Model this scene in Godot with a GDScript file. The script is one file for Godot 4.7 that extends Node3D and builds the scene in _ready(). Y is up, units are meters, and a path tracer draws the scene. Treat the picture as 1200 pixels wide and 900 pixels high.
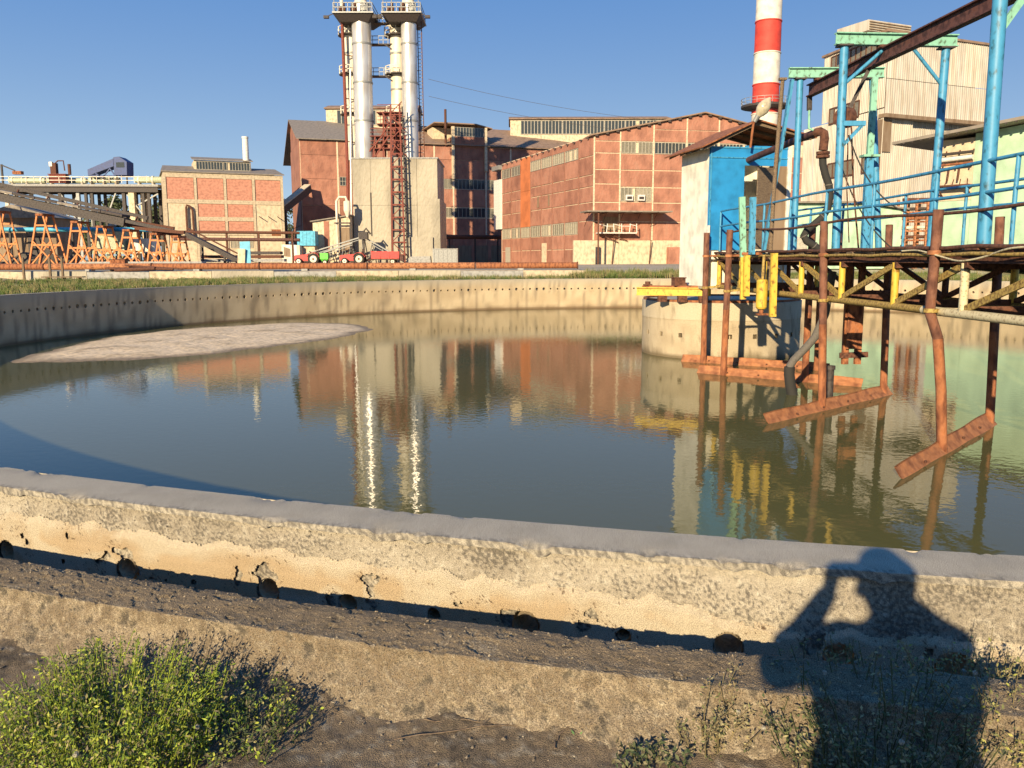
extends Node3D
# Settling tank of an old factory. X right, Y up, -Z away from the photographer; metres.
# Y = 0 is the top of the tank wall. d below always means distance away (-Z).

var taken := {}
var mats := {}
var tex := {}
const CX := 6.57
const CD := 26.96
const WATER := -1.74
const YARD := 0.45

func _ready() -> void:
	# ---- camera, sky, sun, exposure
	var cam := Camera3D.new()
	cam.name = "camera"
	cam.fov = 48.455
	cam.near = 0.02
	cam.far = 3000.0
	cam.position = Vector3(0, 1.2, 0)
	cam.rotation_degrees = Vector3(-8.365, 0, -0.157)
	add_child(cam)
	cam.current = true
	var sky_mat := ProceduralSkyMaterial.new()
	sky_mat.sky_top_color = Color(0.188, 0.388, 0.622)
	sky_mat.sky_horizon_color = Color(0.635, 0.715, 0.745)
	sky_mat.sky_curve = 0.108
	sky_mat.sky_energy_multiplier = 1.0
	sky_mat.ground_bottom_color = Color(0.30, 0.27, 0.22)
	sky_mat.ground_horizon_color = Color(0.45, 0.48, 0.48)
	sky_mat.sun_angle_max = 1.0
	var env := Environment.new()
	env.background_mode = Environment.BG_SKY
	env.sky = Sky.new()
	env.sky.sky_material = sky_mat
	env.tonemap_mode = Environment.TONE_MAPPER_LINEAR
	env.tonemap_exposure = 1.72
	env.sdfgi_enabled = true
	env.ssao_enabled = true
	env.ssil_enabled = true
	var we := WorldEnvironment.new()
	we.name = "environment"
	we.environment = env
	add_child(we)
	var sun := DirectionalLight3D.new()
	sun.name = "sun"
	sun.light_energy = 1.6
	sun.light_color = Color(1.0, 0.915, 0.755)
	sun.light_angular_distance = 0.5
	sun.shadow_enabled = true
	add_child(sun)
	var az := deg_to_rad(22.0)
	var el := deg_to_rad(19.2)
	sun.look_at_from_position(Vector3.ZERO, Vector3(sin(az) * cos(el), -sin(el), -cos(az) * cos(el)))
	make_materials()
	# ---- setting
	build_ground()
	build_tank()
	build_water()
	# ---- structures and things
	build_pier()
	build_bridge()
	build_hut()
	build_gantry()
	build_yard_edge()
	build_hall()
	build_main_factory()
	build_silo_towers()
	build_small_building()
	build_ribbed_building()
	build_green_buildings()
	build_striped_chimney()
	build_conveyor()
	build_platform()
	build_yard_things()
	build_cables()
	build_trees()
	build_far_grass()
	build_photographer()
	build_plants()

# ------------------------------------------------------------------ helpers
func v(x: float, y: float, d: float) -> Vector3:
	return Vector3(x, y, -d)

func numbered(called: String, parent: Node) -> String:
	var key := str(parent.get_instance_id()) + called
	var n: int = taken.get(key, 0)
	taken[key] = n + 1
	return called if n == 0 else "%s_%03d" % [called, n]

func thing(called: String, label: String, category: String, at: Vector3, group := "") -> Node3D:
	var o := Node3D.new()
	o.name = numbered(called, self)
	add_child(o)
	o.position = at
	tag(o, label, category, group)
	return o

func tag(o: Node, label: String, category := "", group := "", kind := "") -> void:
	if label: o.set_meta("label", label)
	if category: o.set_meta("category", category)
	if group: o.set_meta("group", group)
	if kind: o.set_meta("kind", kind)

func mb() -> SurfaceTool:
	var st := SurfaceTool.new()
	st.begin(Mesh.PRIMITIVE_TRIANGLES)
	return st

# one named mesh; shapes are written in world metres, so a part is shifted back by its thing's place
func put(called: String, mesh: Mesh, m: Material, parent: Node = null) -> MeshInstance3D:
	var o := MeshInstance3D.new()
	var p: Node = parent if parent else self
	o.name = numbered(called, p)
	o.mesh = mesh
	if m: o.material_override = m
	p.add_child(o)
	if p != self and p.get_parent() == self:
		o.position = -(p as Node3D).position
	return o

func done(st: SurfaceTool, called: String, m: Material, parent: Node = null) -> MeshInstance3D:
	st.generate_normals()
	return put(called, st.commit(), m, parent)

func quad(st: SurfaceTool, a: Vector3, b: Vector3, c: Vector3, d: Vector3) -> void:
	st.add_vertex(a); st.add_vertex(b); st.add_vertex(c)
	st.add_vertex(a); st.add_vertex(c); st.add_vertex(d)

func hexa(st: SurfaceTool, p: Array) -> void:
	# p: four corners of one end, then the four of the other
	st.set_smooth_group(-1)
	quad(st, p[0], p[3], p[2], p[1])
	quad(st, p[4], p[5], p[6], p[7])
	for i in 4:
		var j := (i + 1) % 4
		quad(st, p[i], p[j], p[j + 4], p[i + 4])

func box(st: SurfaceTool, c: Vector3, s: Vector3, b := Basis.IDENTITY) -> void:
	var p := []
	for z in [-0.5, 0.5]:
		for q in [[-0.5, -0.5], [0.5, -0.5], [0.5, 0.5], [-0.5, 0.5]]:
			p.append(c + b * Vector3(q[0] * s.x, q[1] * s.y, z * s.z))
	hexa(st, p)

# bar of w x h between two points, h measured towards up
func beam(st: SurfaceTool, a: Vector3, b: Vector3, w: float, h: float, up := Vector3.UP) -> void:
	var f := (b - a).normalized()
	var u := up if absf(f.dot(up)) < 0.98 else Vector3.BACK
	var s := f.cross(u).normalized() * w * 0.5
	var t := s.cross(f).normalized() * h * 0.5
	hexa(st, [a - s - t, a + s - t, a + s + t, a - s + t, b - s - t, b + s - t, b + s + t, b - s + t])

func ibeam(st: SurfaceTool, a: Vector3, b: Vector3, w: float, h: float, th: float, up := Vector3.UP) -> void:
	var f := (b - a).normalized()
	var u := (up - f * up.dot(f)).normalized()
	beam(st, a + u * (h * 0.5 - th * 0.5), b + u * (h * 0.5 - th * 0.5), w, th, up)
	beam(st, a - u * (h * 0.5 - th * 0.5), b - u * (h * 0.5 - th * 0.5), w, th, up)
	beam(st, a, b, th, h - 2.0 * th, up)

func tube(st: SurfaceTool, pts: Array, r: float, n := 8, r2 := -1.0, caps := true) -> void:
	st.set_smooth_group(1)
	var rings := []
	var up := Vector3.UP
	for i in pts.size():
		var f: Vector3
		if i == 0: f = pts[1] - pts[0]
		elif i == pts.size() - 1: f = pts[i] - pts[i - 1]
		else: f = (pts[i + 1] - pts[i]).normalized() + (pts[i] - pts[i - 1]).normalized()
		f = f.normalized()
		if i == 0 and absf(f.dot(up)) > 0.9: up = Vector3.BACK
		var s := f.cross(up)
		if s.length() < 0.05: s = f.cross(Vector3.RIGHT)
		s = s.normalized()
		var t := s.cross(f)
		up = t
		var rr := r if r2 < 0.0 else lerpf(r, r2, float(i) / (pts.size() - 1))
		var ring := []
		for k in n:
			var a := TAU * k / n
			ring.append(pts[i] + (s * cos(a) + t * sin(a)) * rr)
		rings.append(ring)
	for i in pts.size() - 1:
		for k in n:
			var j := (k + 1) % n
			quad(st, rings[i][k], rings[i][j], rings[i + 1][j], rings[i + 1][k])
	if caps:
		st.set_smooth_group(-1)
		for k in range(1, n - 1):
			st.add_vertex(rings[0][0]); st.add_vertex(rings[0][k + 1]); st.add_vertex(rings[0][k])
			var l: Array = rings[-1]
			st.add_vertex(l[0]); st.add_vertex(l[k]); st.add_vertex(l[k + 1])

# profile of (radius, y) turned about a vertical axis; sharp edges where hard is set
func lathe(st: SurfaceTool, at: Vector3, prof: Array, n := 24, hard := true) -> void:
	for i in prof.size() - 1:
		st.set_smooth_group(i + 2 if hard else 2)
		for k in n:
			var a := TAU * k / n
			var b := TAU * (k + 1) / n
			var p: Vector2 = prof[i]
			var q: Vector2 = prof[i + 1]
			var p0 := at + Vector3(p.x * sin(a), p.y, p.x * cos(a))
			var p1 := at + Vector3(p.x * sin(b), p.y, p.x * cos(b))
			var q0 := at + Vector3(q.x * sin(a), q.y, q.x * cos(a))
			var q1 := at + Vector3(q.x * sin(b), q.y, q.x * cos(b))
			if p.x > 0.0005:
				st.add_vertex(p0); st.add_vertex(q1); st.add_vertex(p1)
			if q.x > 0.0005:
				st.add_vertex(p0); st.add_vertex(q0); st.add_vertex(q1)

# upright prism from an outline in a facade's (s, h) plane, between two offsets
func prism(st: SurfaceTool, F: Dictionary, outline: Array, o0: float, o1: float) -> void:
	st.set_smooth_group(-1)
	var pv := PackedVector2Array(outline)
	var idx := Geometry2D.triangulate_polygon(pv)
	for i in range(0, idx.size(), 3):
		for q in [[o1, 0, 1, 2], [o0, 0, 2, 1]]:
			for k in 3:
				var e := pv[idx[i + q[k + 1]]]
				st.add_vertex(fp(F, e.x, e.y, q[0]))
	for i in pv.size():
		var a := pv[i]
		var b := pv[(i + 1) % pv.size()]
		quad(st, fp(F, a.x, a.y, o0), fp(F, b.x, b.y, o0), fp(F, b.x, b.y, o1), fp(F, a.x, a.y, o1))

# a facade: foot line from (x, d) along t; offsets count towards the viewer's side
func facade(x: float, d: float, tx: float, td: float) -> Dictionary:
	var t := Vector2(tx, td).normalized()
	return {"a": Vector2(x, d), "t": t, "n": Vector2(t.y, -t.x)}

func fp(F: Dictionary, s: float, h: float, o: float) -> Vector3:
	var p: Vector2 = F.a + F.t * s + F.n * o
	return Vector3(p.x, h, -p.y)

func fbox(st: SurfaceTool, F: Dictionary, s0: float, s1: float, h0: float, h1: float, o0: float, o1: float) -> void:
	hexa(st, [fp(F, s0, h0, o0), fp(F, s1, h0, o0), fp(F, s1, h1, o0), fp(F, s0, h1, o0), fp(F, s0, h0, o1), fp(F, s1, h0, o1), fp(F, s1, h1, o1), fp(F, s0, h1, o1)])

func fpart(parent: Node, called: String, m: Material, F: Dictionary, s0: float, s1: float, h0: float, h1: float, o0: float, o1: float) -> MeshInstance3D:
	var st := mb()
	fbox(st, F, s0, s1, h0, h1, o0, o1)
	return done(st, called, m, parent)

# window: frame with bars, its glass a sub-part
func fwindow(parent: Node, F: Dictionary, s0: float, s1: float, h0: float, h1: float, bars: int, rows: int, frame: Material, glass: Material, o := 0.0, bw := 0.07) -> void:
	var st := mb()
	for i in bars + 1:
		var s := lerpf(s0, s1, float(i) / bars)
		fbox(st, F, s - bw * 0.5, s + bw * 0.5, h0, h1, o + 0.03, o + 0.11)
	for i in rows + 1:
		var h := lerpf(h0, h1, float(i) / rows)
		fbox(st, F, s0, s1, h - bw * 0.5, h + bw * 0.5, o + 0.035, o + 0.10)
	var w := done(st, "window", frame, parent)
	var rng := RandomNumberGenerator.new()
	rng.seed = int(s0 * 100.0 + h0 * 7.0) + 5
	for i in bars:
		if rng.randf() < 0.06: continue
		var a := lerpf(s0, s1, float(i) / bars)
		var b := lerpf(s0, s1, float(i + 1) / bars)
		var g := mb()
		var tilt := rng.randf_range(-0.012, 0.012)
		g.set_smooth_group(-1)
		quad(g, fp(F, a, h0, o + 0.045 + tilt), fp(F, b, h0, o + 0.045 - tilt), fp(F, b, h1, o + 0.045), fp(F, a, h1, o + 0.045))
		done(g, "pane", glass, w)

# ------------------------------------------------------------------ textures and materials
func gray(seed_: int, freq: float, octaves: int, size := 512, kind := FastNoiseLite.TYPE_SIMPLEX_SMOOTH) -> Image:
	var n := FastNoiseLite.new()
	n.seed = seed_
	n.noise_type = kind
	n.frequency = freq
	n.fractal_type = FastNoiseLite.FRACTAL_FBM if octaves > 1 else FastNoiseLite.FRACTAL_NONE
	n.fractal_octaves = octaves
	var im := n.get_seamless_image(size, size)
	im.convert(Image.FORMAT_L8)
	return im

# noise mapped through stops of [position, sRGB colour]
func ramp_tex(im: Image, stops: Array) -> ImageTexture:
	var lut := PackedByteArray()
	for i in 256:
		var x := i / 255.0
		var c: Color = stops[0][1]
		for k in stops.size() - 1:
			var a: float = stops[k][0]
			var b: float = stops[k + 1][0]
			if x >= a:
				c = (stops[k][1] as Color).lerp(stops[k + 1][1], clampf((x - a) / maxf(b - a, 0.001), 0, 1))
		lut.append(int(c.r * 255.0)); lut.append(int(c.g * 255.0)); lut.append(int(c.b * 255.0))
	var src := im.get_data()
	var out := PackedByteArray()
	out.resize(src.size() * 3)
	for i in src.size():
		var q := src[i] * 3
		out[i * 3] = lut[q]; out[i * 3 + 1] = lut[q + 1]; out[i * 3 + 2] = lut[q + 2]
	return ImageTexture.create_from_image(Image.create_from_data(im.get_width(), im.get_height(), false, Image.FORMAT_RGB8, out))

func normal_tex(im: Image, strength: float) -> ImageTexture:
	var c := im.duplicate() as Image
	c.convert(Image.FORMAT_RGBA8)
	c.bump_map_to_normal_map(strength)
	return ImageTexture.create_from_image(c)

func mat(called: String, lin: Color, rough := 0.8, t := "mottle", scale := Vector3.ONE, metal := 0.0, nt := "", ns := 1.0) -> StandardMaterial3D:
	var m := StandardMaterial3D.new()
	m.resource_name = called
	m.albedo_color = lin.linear_to_srgb()
	m.roughness = rough
	m.metallic = metal
	m.uv1_triplanar = true
	m.uv1_world_triplanar = true
	m.uv1_scale = scale
	if t: m.albedo_texture = tex[t]
	if nt:
		m.normal_enabled = true
		m.normal_texture = tex[nt]
		m.normal_scale = ns
	mats[called] = m
	return m

func vmat(called: String, rough := 0.9, t := "grain", scale := Vector3.ONE, nt := "", ns := 1.0) -> StandardMaterial3D:
	var m := mat(called, Color(1, 1, 1), rough, t, scale, 0.0, nt, ns)
	m.vertex_color_use_as_albedo = true
	return m

func g_(x: float) -> Color: return Color(x, x, x)

func make_materials() -> void:
	var fine := gray(3, 0.02, 5)
	var mid := gray(4, 0.008, 5)
	var grit := gray(5, 0.09, 3)
	var cell := gray(6, 0.05, 2, 512, FastNoiseLite.TYPE_CELLULAR)
	tex["mottle"] = ramp_tex(mid, [[0.2, g_(0.84)], [0.5, g_(0.94)], [0.8, g_(1.0)]])
	tex["grain"] = ramp_tex(grit, [[0.15, g_(0.72)], [0.5, g_(0.93)], [0.85, g_(1.0)]])
	tex["patchy"] = ramp_tex(fine, [[0.15, g_(0.78)], [0.38, g_(0.90)], [0.6, g_(0.96)], [0.9, g_(1.0)]])
	tex["brick"] = ramp_tex(fine, [[0.1, Color(0.80, 0.76, 0.76)], [0.4, Color(0.91, 0.89, 0.88)], [0.62, Color(1, 0.97, 0.96)], [0.85, Color(0.98, 1, 1)]])
	tex["rust"] = ramp_tex(fine, [[0.15, Color(0.62, 0.56, 0.56)], [0.45, Color(0.86, 0.82, 0.80)], [0.6, Color(1, 1, 1)], [0.8, Color(1.0, 0.95, 0.87)]])
	tex["chipped"] = ramp_tex(fine, [[0.0, Color(0.60, 0.48, 0.42)], [0.24, Color(0.70, 0.64, 0.60)], [0.29, Color(0.90, 0.90, 0.90)], [0.5, Color(0.97, 0.97, 0.97)], [0.8, Color(1, 1, 1)]])
	tex["streak"] = ramp_tex(mid, [[0.2, Color(0.86, 0.82, 0.78)], [0.45, Color(0.94, 0.92, 0.90)], [0.7, Color(1, 1, 1)]])
	tex["speckle"] = ramp_tex(gray(7, 0.22, 4), [[0.25, g_(0.40)], [0.42, g_(0.72)], [0.52, g_(0.88)], [0.66, g_(1.0)]])
	tex["n_speckle"] = normal_tex(gray(7, 0.22, 4), 4.0)
	tex["n_grit"] = normal_tex(grit, 3.0)
	tex["n_fine"] = normal_tex(fine, 4.0)
	tex["n_cell"] = normal_tex(cell, 3.0)
	tex["n_water"] = normal_tex(gray(11, 0.02, 3), 3.0)
	var one := Vector3.ONE
	mat("brick", Color(0.37, 0.175, 0.120), 0.9, "brick", Vector3(0.055, 0.03, 0.055), 0.0, "n_grit", 0.4)
	mat("brick_dark", Color(0.325, 0.15, 0.102), 0.9, "brick", Vector3(0.045, 0.026, 0.045), 0.0, "n_grit", 0.4)
	mat("brick_pale", Color(0.40, 0.192, 0.132), 0.9, "brick", Vector3(0.065, 0.035, 0.065), 0.0, "n_grit", 0.4)
	mat("brick_pink", Color(0.52, 0.25, 0.175), 0.9, "brick", one * 0.2)
	mat("orange_panel", Color(0.55, 0.17, 0.06), 0.8, "mottle", one * 0.1)
	mat("band", Color(0.74, 0.58, 0.41), 0.85, "patchy", one * 0.3)
	mat("concrete", Color(0.40, 0.355, 0.275), 0.9, "mottle", Vector3(0.05, 0.02, 0.05), 0.0, "n_grit", 0.5)
	mat("concrete_frame", Color(0.54, 0.44, 0.31), 0.9, "patchy", one * 0.25, 0.0, "n_grit", 0.5)
	mat("concrete_grey", Color(0.36, 0.35, 0.33), 0.9, "patchy", one * 0.3, 0.0, "n_grit", 0.5)
	mat("render_cream", Color(0.64, 0.52, 0.36), 0.9, "patchy", Vector3(0.2, 0.12, 0.2), 0.0, "n_grit", 0.3)
	mat("roof", Color(0.29, 0.19, 0.13), 0.85, "patchy", one * 0.08)
	mat("roof_grey", Color(0.26, 0.22, 0.18), 0.8, "patchy", one * 0.15)
	mat("roof_dark", Color(0.07, 0.055, 0.05), 0.85, "patchy", one * 0.3)
	mat("glass", Color(0.05, 0.06, 0.065), 0.12, "patchy", one * 0.6)
	mat("glass_dirty", Color(0.22, 0.20, 0.15), 0.4, "patchy", one * 0.35)
	mat("glass_pale", Color(0.34, 0.30, 0.22), 0.5, "patchy", one * 0.35)
	mat("frame_pale", Color(0.42, 0.38, 0.31), 0.7, "mottle")
	mat("steel_silver", Color(0.64, 0.63, 0.61), 0.36, "streak", Vector3(0.3, 0.05, 0.3), 0.5)
	mat("steel_cream", Color(0.72, 0.66, 0.54), 0.5, "streak", Vector3(0.3, 0.05, 0.3))
	mat("steel_dark", Color(0.06, 0.05, 0.048), 0.7, "rust", one * 0.6)
	mat("steel_grey", Color(0.30, 0.30, 0.29), 0.55, "patchy", one * 0.5, 0.3)
	mat("red_oxide", Color(0.22, 0.052, 0.035), 0.75, "rust", one * 0.7)
	mat("rust", Color(0.32, 0.125, 0.055), 0.9, "rust", Vector3(0.55, 0.22, 0.55), 0.0, "n_grit", 0.6)
	mat("rust_orange", Color(0.40, 0.175, 0.08), 0.9, "rust", Vector3(0.45, 0.6, 0.45), 0.0, "n_grit", 0.6)
	mat("rust_brown", Color(0.19, 0.085, 0.055), 0.9, "rust", Vector3(0.55, 0.25, 0.55), 0.0, "n_grit", 0.6)
	mat("rust_dark", Color(0.13, 0.055, 0.033), 0.9, "rust", one * 0.9, 0.0, "n_grit", 0.6)
	mat("iron_brown", Color(0.115, 0.048, 0.040), 0.75, "rust", one * 0.5)
	mat("blue_paint", Color(0.055, 0.27, 0.47), 0.5, "chipped", Vector3(0.9, 0.45, 0.9), 0.0, "n_fine", 0.15)
	mat("blue_sheet", Color(0.018, 0.24, 0.55), 0.5, "mottle", one * 0.4, 0.0, "n_fine", 0.1)
	mat("mint_paint", Color(0.22, 0.46, 0.34), 0.55, "chipped", Vector3(0.8, 0.5, 0.8), 0.0, "n_fine", 0.15)
	mat("yellow_paint", Color(0.62, 0.41, 0.05), 0.6, "chipped", Vector3(0.9, 0.5, 0.9), 0.0, "n_fine", 0.15)
	mat("yellow_dirty", Color(0.40, 0.29, 0.085), 0.75, "rust", one * 1.4, 0.0, "n_grit", 0.4)
	mat("cream_paint", Color(0.60, 0.52, 0.33), 0.7, "chipped", one * 1.4)
	mat("white_wall", Color(0.86, 0.82, 0.70), 0.85, "mottle", Vector3(0.5, 0.35, 0.5), 0.0, "n_grit", 0.5)
	mat("green_wall", Color(0.42, 0.585, 0.41), 0.85, "mottle", Vector3(0.25, 0.12, 0.25), 0.0, "n_grit", 0.3)
	mat("beige_sheet", Color(0.53, 0.49, 0.42), 0.65, "streak", Vector3(0.5, 0.04, 0.5))
	mat("beige_sheet_dark", Color(0.46, 0.43, 0.38), 0.65, "streak", Vector3(0.5, 0.05, 0.5))
	mat("brown_sheet", Color(0.24, 0.17, 0.11), 0.75, "streak", Vector3(0.5, 0.08, 0.5))
	mat("orange_paint", Color(0.60, 0.20, 0.05), 0.6, "chipped", one * 0.9)
	mat("machine_blue", Color(0.012, 0.040, 0.17), 0.55, "mottle", one * 0.5)
	mat("tank_green", Color(0.42, 0.44, 0.29), 0.6, "patchy", one * 0.4)
	mat("red_paint", Color(0.62, 0.035, 0.030), 0.4, "mottle", one * 0.7)
	mat("chimney_red", Color(0.62, 0.055, 0.035), 0.7, "mottle", one * 0.1)
	mat("chimney_white", Color(0.74, 0.68, 0.58), 0.7, "mottle", one * 0.1)
	mat("rubber", Color(0.030, 0.028, 0.026), 0.85, "grain", one * 2.0, 0.0, "n_grit", 0.5)
	mat("rubber_grey", Color(0.13, 0.115, 0.10), 0.85, "patchy", one * 2.0)
	mat("wood_old", Color(0.20, 0.15, 0.10), 0.9, "rust", Vector3(3.0, 3.0, 0.6))
	mat("white_paint", Color(0.72, 0.70, 0.64), 0.6, "mottle", one)
	mat("lamp_glass", Color(0.48, 0.42, 0.30), 0.12, "mottle", one * 2.0)
	mat("lime_paint", Color(0.12, 0.55, 0.06), 0.5, "mottle")
	mat("cyan_paint", Color(0.07, 0.40, 0.58), 0.55, "mottle", one * 0.5)
	mat("skin", Color(0.45, 0.26, 0.18), 0.6, "mottle", one * 3.0)
	mat("cloth_dark", Color(0.05, 0.06, 0.09), 0.95, "grain", one * 4.0)
	mat("hair", Color(0.03, 0.02, 0.015), 0.8, "grain", one * 5.0)
	mat("phone_black", Color(0.02, 0.02, 0.022), 0.25, "")
	mat("cloud_dust", Color(0.4, 0.34, 0.26), 0.95, "patchy", one * 0.05, 0.0, "n_grit", 0.6)
	vmat("near_concrete", 0.95, "speckle", one * 2.2, "n_speckle", 0.7)
	vmat("near_earth", 0.97, "speckle", one * 1.7, "n_speckle", 1.1)
	vmat("tank_concrete", 0.92, "grain", one * 0.8, "n_grit", 0.5)
	vmat("mud", 0.9, "patchy", one * 0.35, "n_fine", 0.6)
	vmat("ground_mix", 0.97, "patchy", one * 0.2, "n_grit", 0.6)
	var lf := vmat("leaf", 0.65, "")
	lf.backlight_enabled = true
	lf.backlight = Color(0.25, 0.35, 0.06)
	var dl := vmat("dry_leaf", 0.85, "")
	dl.backlight_enabled = true
	dl.backlight = Color(0.15, 0.12, 0.05)
	var w := StandardMaterial3D.new()
	w.resource_name = "water"
	w.albedo_color = Color(0.104, 0.100, 0.040).linear_to_srgb()
	w.roughness = 0.035
	w.metallic_specular = 0.32
	w.uv1_triplanar = true
	w.uv1_world_triplanar = true
	w.uv1_scale = Vector3(0.45, 0.45, 0.45)
	w.normal_enabled = true
	w.normal_texture = tex["n_water"]
	w.normal_scale = 0.065
	mats["water"] = w

func noise(seed_: int, freq: float, octaves := 3, kind := FastNoiseLite.TYPE_SIMPLEX_SMOOTH) -> FastNoiseLite:
	var n := FastNoiseLite.new()
	n.seed = seed_
	n.frequency = freq
	n.noise_type = kind
	n.fractal_type = FastNoiseLite.FRACTAL_FBM if octaves > 1 else FastNoiseLite.FRACTAL_NONE
	n.fractal_octaves = octaves
	return n

# grid of nu x nv points with colours; skip holds cells to leave out
func grid(nu: int, nv: int, pos: PackedVector3Array, col: PackedColorArray, skip := PackedByteArray()) -> ArrayMesh:
	var idx := PackedInt32Array()
	var nor := PackedVector3Array()
	nor.resize(pos.size())
	for j in nv - 1:
		for i in nu - 1:
			if skip.size() and skip[j * nu + i]: continue
			var a := j * nu + i
			var b := a + 1
			var c := a + nu
			var d := c + 1
			idx.append_array([a, b, d, a, d, c])
			var n := (pos[d] - pos[a]).cross(pos[b] - pos[c])
			nor[a] += n; nor[b] += n; nor[c] += n; nor[d] += n
	for k in nor.size(): nor[k] = nor[k].normalized() if nor[k].length_squared() > 0 else Vector3.UP
	var arr := []
	arr.resize(Mesh.ARRAY_MAX)
	arr[Mesh.ARRAY_VERTEX] = pos
	arr[Mesh.ARRAY_NORMAL] = nor
	arr[Mesh.ARRAY_COLOR] = col
	arr[Mesh.ARRAY_INDEX] = idx
	var m := ArrayMesh.new()
	m.add_surface_from_arrays(Mesh.PRIMITIVE_TRIANGLES, arr)
	return m

func ring_at(r: float, th: float, y: float) -> Vector3:
	return Vector3(CX + r * sin(th), y, -(CD - r * cos(th)))

# ------------------------------------------------------------------ ground, tank, water
func ground_y(x: float, d: float) -> float:
	var near := -0.37
	var far := lerpf(near, -0.2, smoothstep(15.0, 40.0, d))
	var edge := smoothstep(56.0, 57.2, d) if x < 4.6 else smoothstep(52.5, 60.0, d)
	return lerpf(far, YARD, edge)

# angular stones half sunk into a surface at some of its points
func crumbs(pos: PackedVector3Array, col: PackedColorArray, pick: PackedInt32Array, n: int, s0: float, s1: float, seed_: int, tone: float) -> ArrayMesh:
	var rng := RandomNumberGenerator.new()
	rng.seed = seed_
	var st := mb()
	st.set_smooth_group(-1)
	for i in n:
		var at := pick[rng.randi() % pick.size()]
		var c := pos[at] + rdir(rng) * 0.002
		var s := lerpf(s0, s1, pow(rng.randf(), 3.0))
		var p := []
		for e in [Vector3(1, 0, 0), Vector3(0, 0, 1), Vector3(-1, 0, 0), Vector3(0, 0, -1), Vector3(0, 0.8, 0), Vector3(0, -0.8, 0)]: p.append(c + (e + rdir(rng) * 0.4) * s)
		var k := tone * rng.randf_range(0.55, 1.25)
		var cc := col[at].lerp(Color(0.30, 0.26, 0.20), 0.35)
		st.set_color(Color(cc.r * k, cc.g * k, cc.b * k))
		for e in [[0, 1], [1, 2], [2, 3], [3, 0]]:
			st.add_vertex(p[e[0]]); st.add_vertex(p[4]); st.add_vertex(p[e[1]])
			st.add_vertex(p[e[0]]); st.add_vertex(p[e[1]]); st.add_vertex(p[5])
	st.generate_normals()
	return st.commit()

func build_ground() -> void:
	var radii := []
	var r := 25.19
	while r < 36.0:
		radii.append(r); r += 0.5
	while r < 1500.0:
		radii.append(r); r *= 1.07
	var n := 361
	var pos := PackedVector3Array()
	var col := PackedColorArray()
	var big := noise(21, 0.06, 4)
	var small := noise(22, 0.5, 3)
	for rr in radii:
		for i in n:
			var th := TAU * i / (n - 1)
			var p := ring_at(rr, th, 0)
			var d := -p.z
			p.y = ground_y(p.x, d) + (0.02 * small.get_noise_2d(p.x, d) if rr > 26.5 else 0.0)
			pos.append(p)
			var a := big.get_noise_2d(p.x, d)
			var b := small.get_noise_2d(p.x, d)
			var dust := Color(0.50, 0.42, 0.30).lerp(Color(0.38, 0.32, 0.23), clampf(0.5 + a + 0.4 * b, 0, 1))
			var turf := Color(0.115, 0.130, 0.040).lerp(Color(0.24, 0.19, 0.10), clampf(0.35 + 1.2 * a + 0.7 * b, 0, 1))
			var g := smoothstep(56.0, 57.0, d) if p.x < 4.6 else smoothstep(54.0, 58.0, d + 3.0 * b)
			var far := smoothstep(220.0, 300.0, rr)
			col.append(turf.lerp(dust, g).lerp(Color(0.10, 0.12, 0.05), far))
	tag(put("ground", grid(n, radii.size(), pos, col), mats.ground_mix), "", "", "", "structure")
	# trodden earth at the photographer's feet
	pos = PackedVector3Array(); col = PackedColorArray()
	var t0 := deg_to_rad(-27.0)
	var t1 := deg_to_rad(-5.0)
	var nu := 900
	var nv := 130
	var lump := noise(31, 1.6, 4)
	var fine := noise(32, 14.0, 3)
	var crumb := noise(33, 40.0, 2, FastNoiseLite.TYPE_CELLULAR)
	for j in nv:
		var rr := 25.17 + 1.5 * j / (nv - 1)
		for i in nu:
			var p := ring_at(rr, lerpf(t0, t1, float(i) / (nu - 1)), 0)
			var a := lump.get_noise_2d(p.x, p.z)
			var b := fine.get_noise_2d(p.x, p.z)
			var c := crumb.get_noise_2d(p.x, p.z)
			p.y = -0.345 + 0.016 * a + 0.004 * b + 0.003 * c + 0.07 * exp(-(rr - 25.17) / 0.10) * (0.45 + a)
			pos.append(p)
			var e := Color(0.31, 0.225, 0.135).lerp(Color(0.17, 0.125, 0.075), clampf(0.5 + 1.3 * a, 0, 1))
			e = e.lerp(Color(0.46, 0.39, 0.28), clampf(1.8 * b - 0.3, 0, 0.75))
			e = e.lerp(Color(0.045, 0.035, 0.025), clampf(-2.2 * c - 1.25 + 0.6 * a, 0, 0.6))
			col.append(e)
	tag(put("footpath", grid(nu, nv, pos, col), mats.near_earth), "", "", "", "structure")
	var all := PackedInt32Array()
	for i in pos.size(): all.append(i)
	tag(put("stone_crumbs", crumbs(pos, col, all, 5200, 0.002, 0.010, 303, 1.35), mats.near_earth), "loose stone crumbs on the bare earth", "gravel", "", "stuff")

const HOLES := 364
func hole_angle(k: int) -> float:
	return deg_to_rad(-13.525) + TAU * k / HOLES

func hole_height(th: float) -> float:
	var a := absf(wrapf(th, -PI, PI))
	return lerpf(-0.352, -0.58, smoothstep(deg_to_rad(38), deg_to_rad(60), a))

func near_hole(k: int) -> float:
	# the overflow holes of the near side are not all alike
	return {-1: 0.026, -3: 0.030, -4: 0.042, -6: 0.010, -8: 0.012, 3: 0.03, 2: 0.064}.get(k, 0.056)

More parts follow.
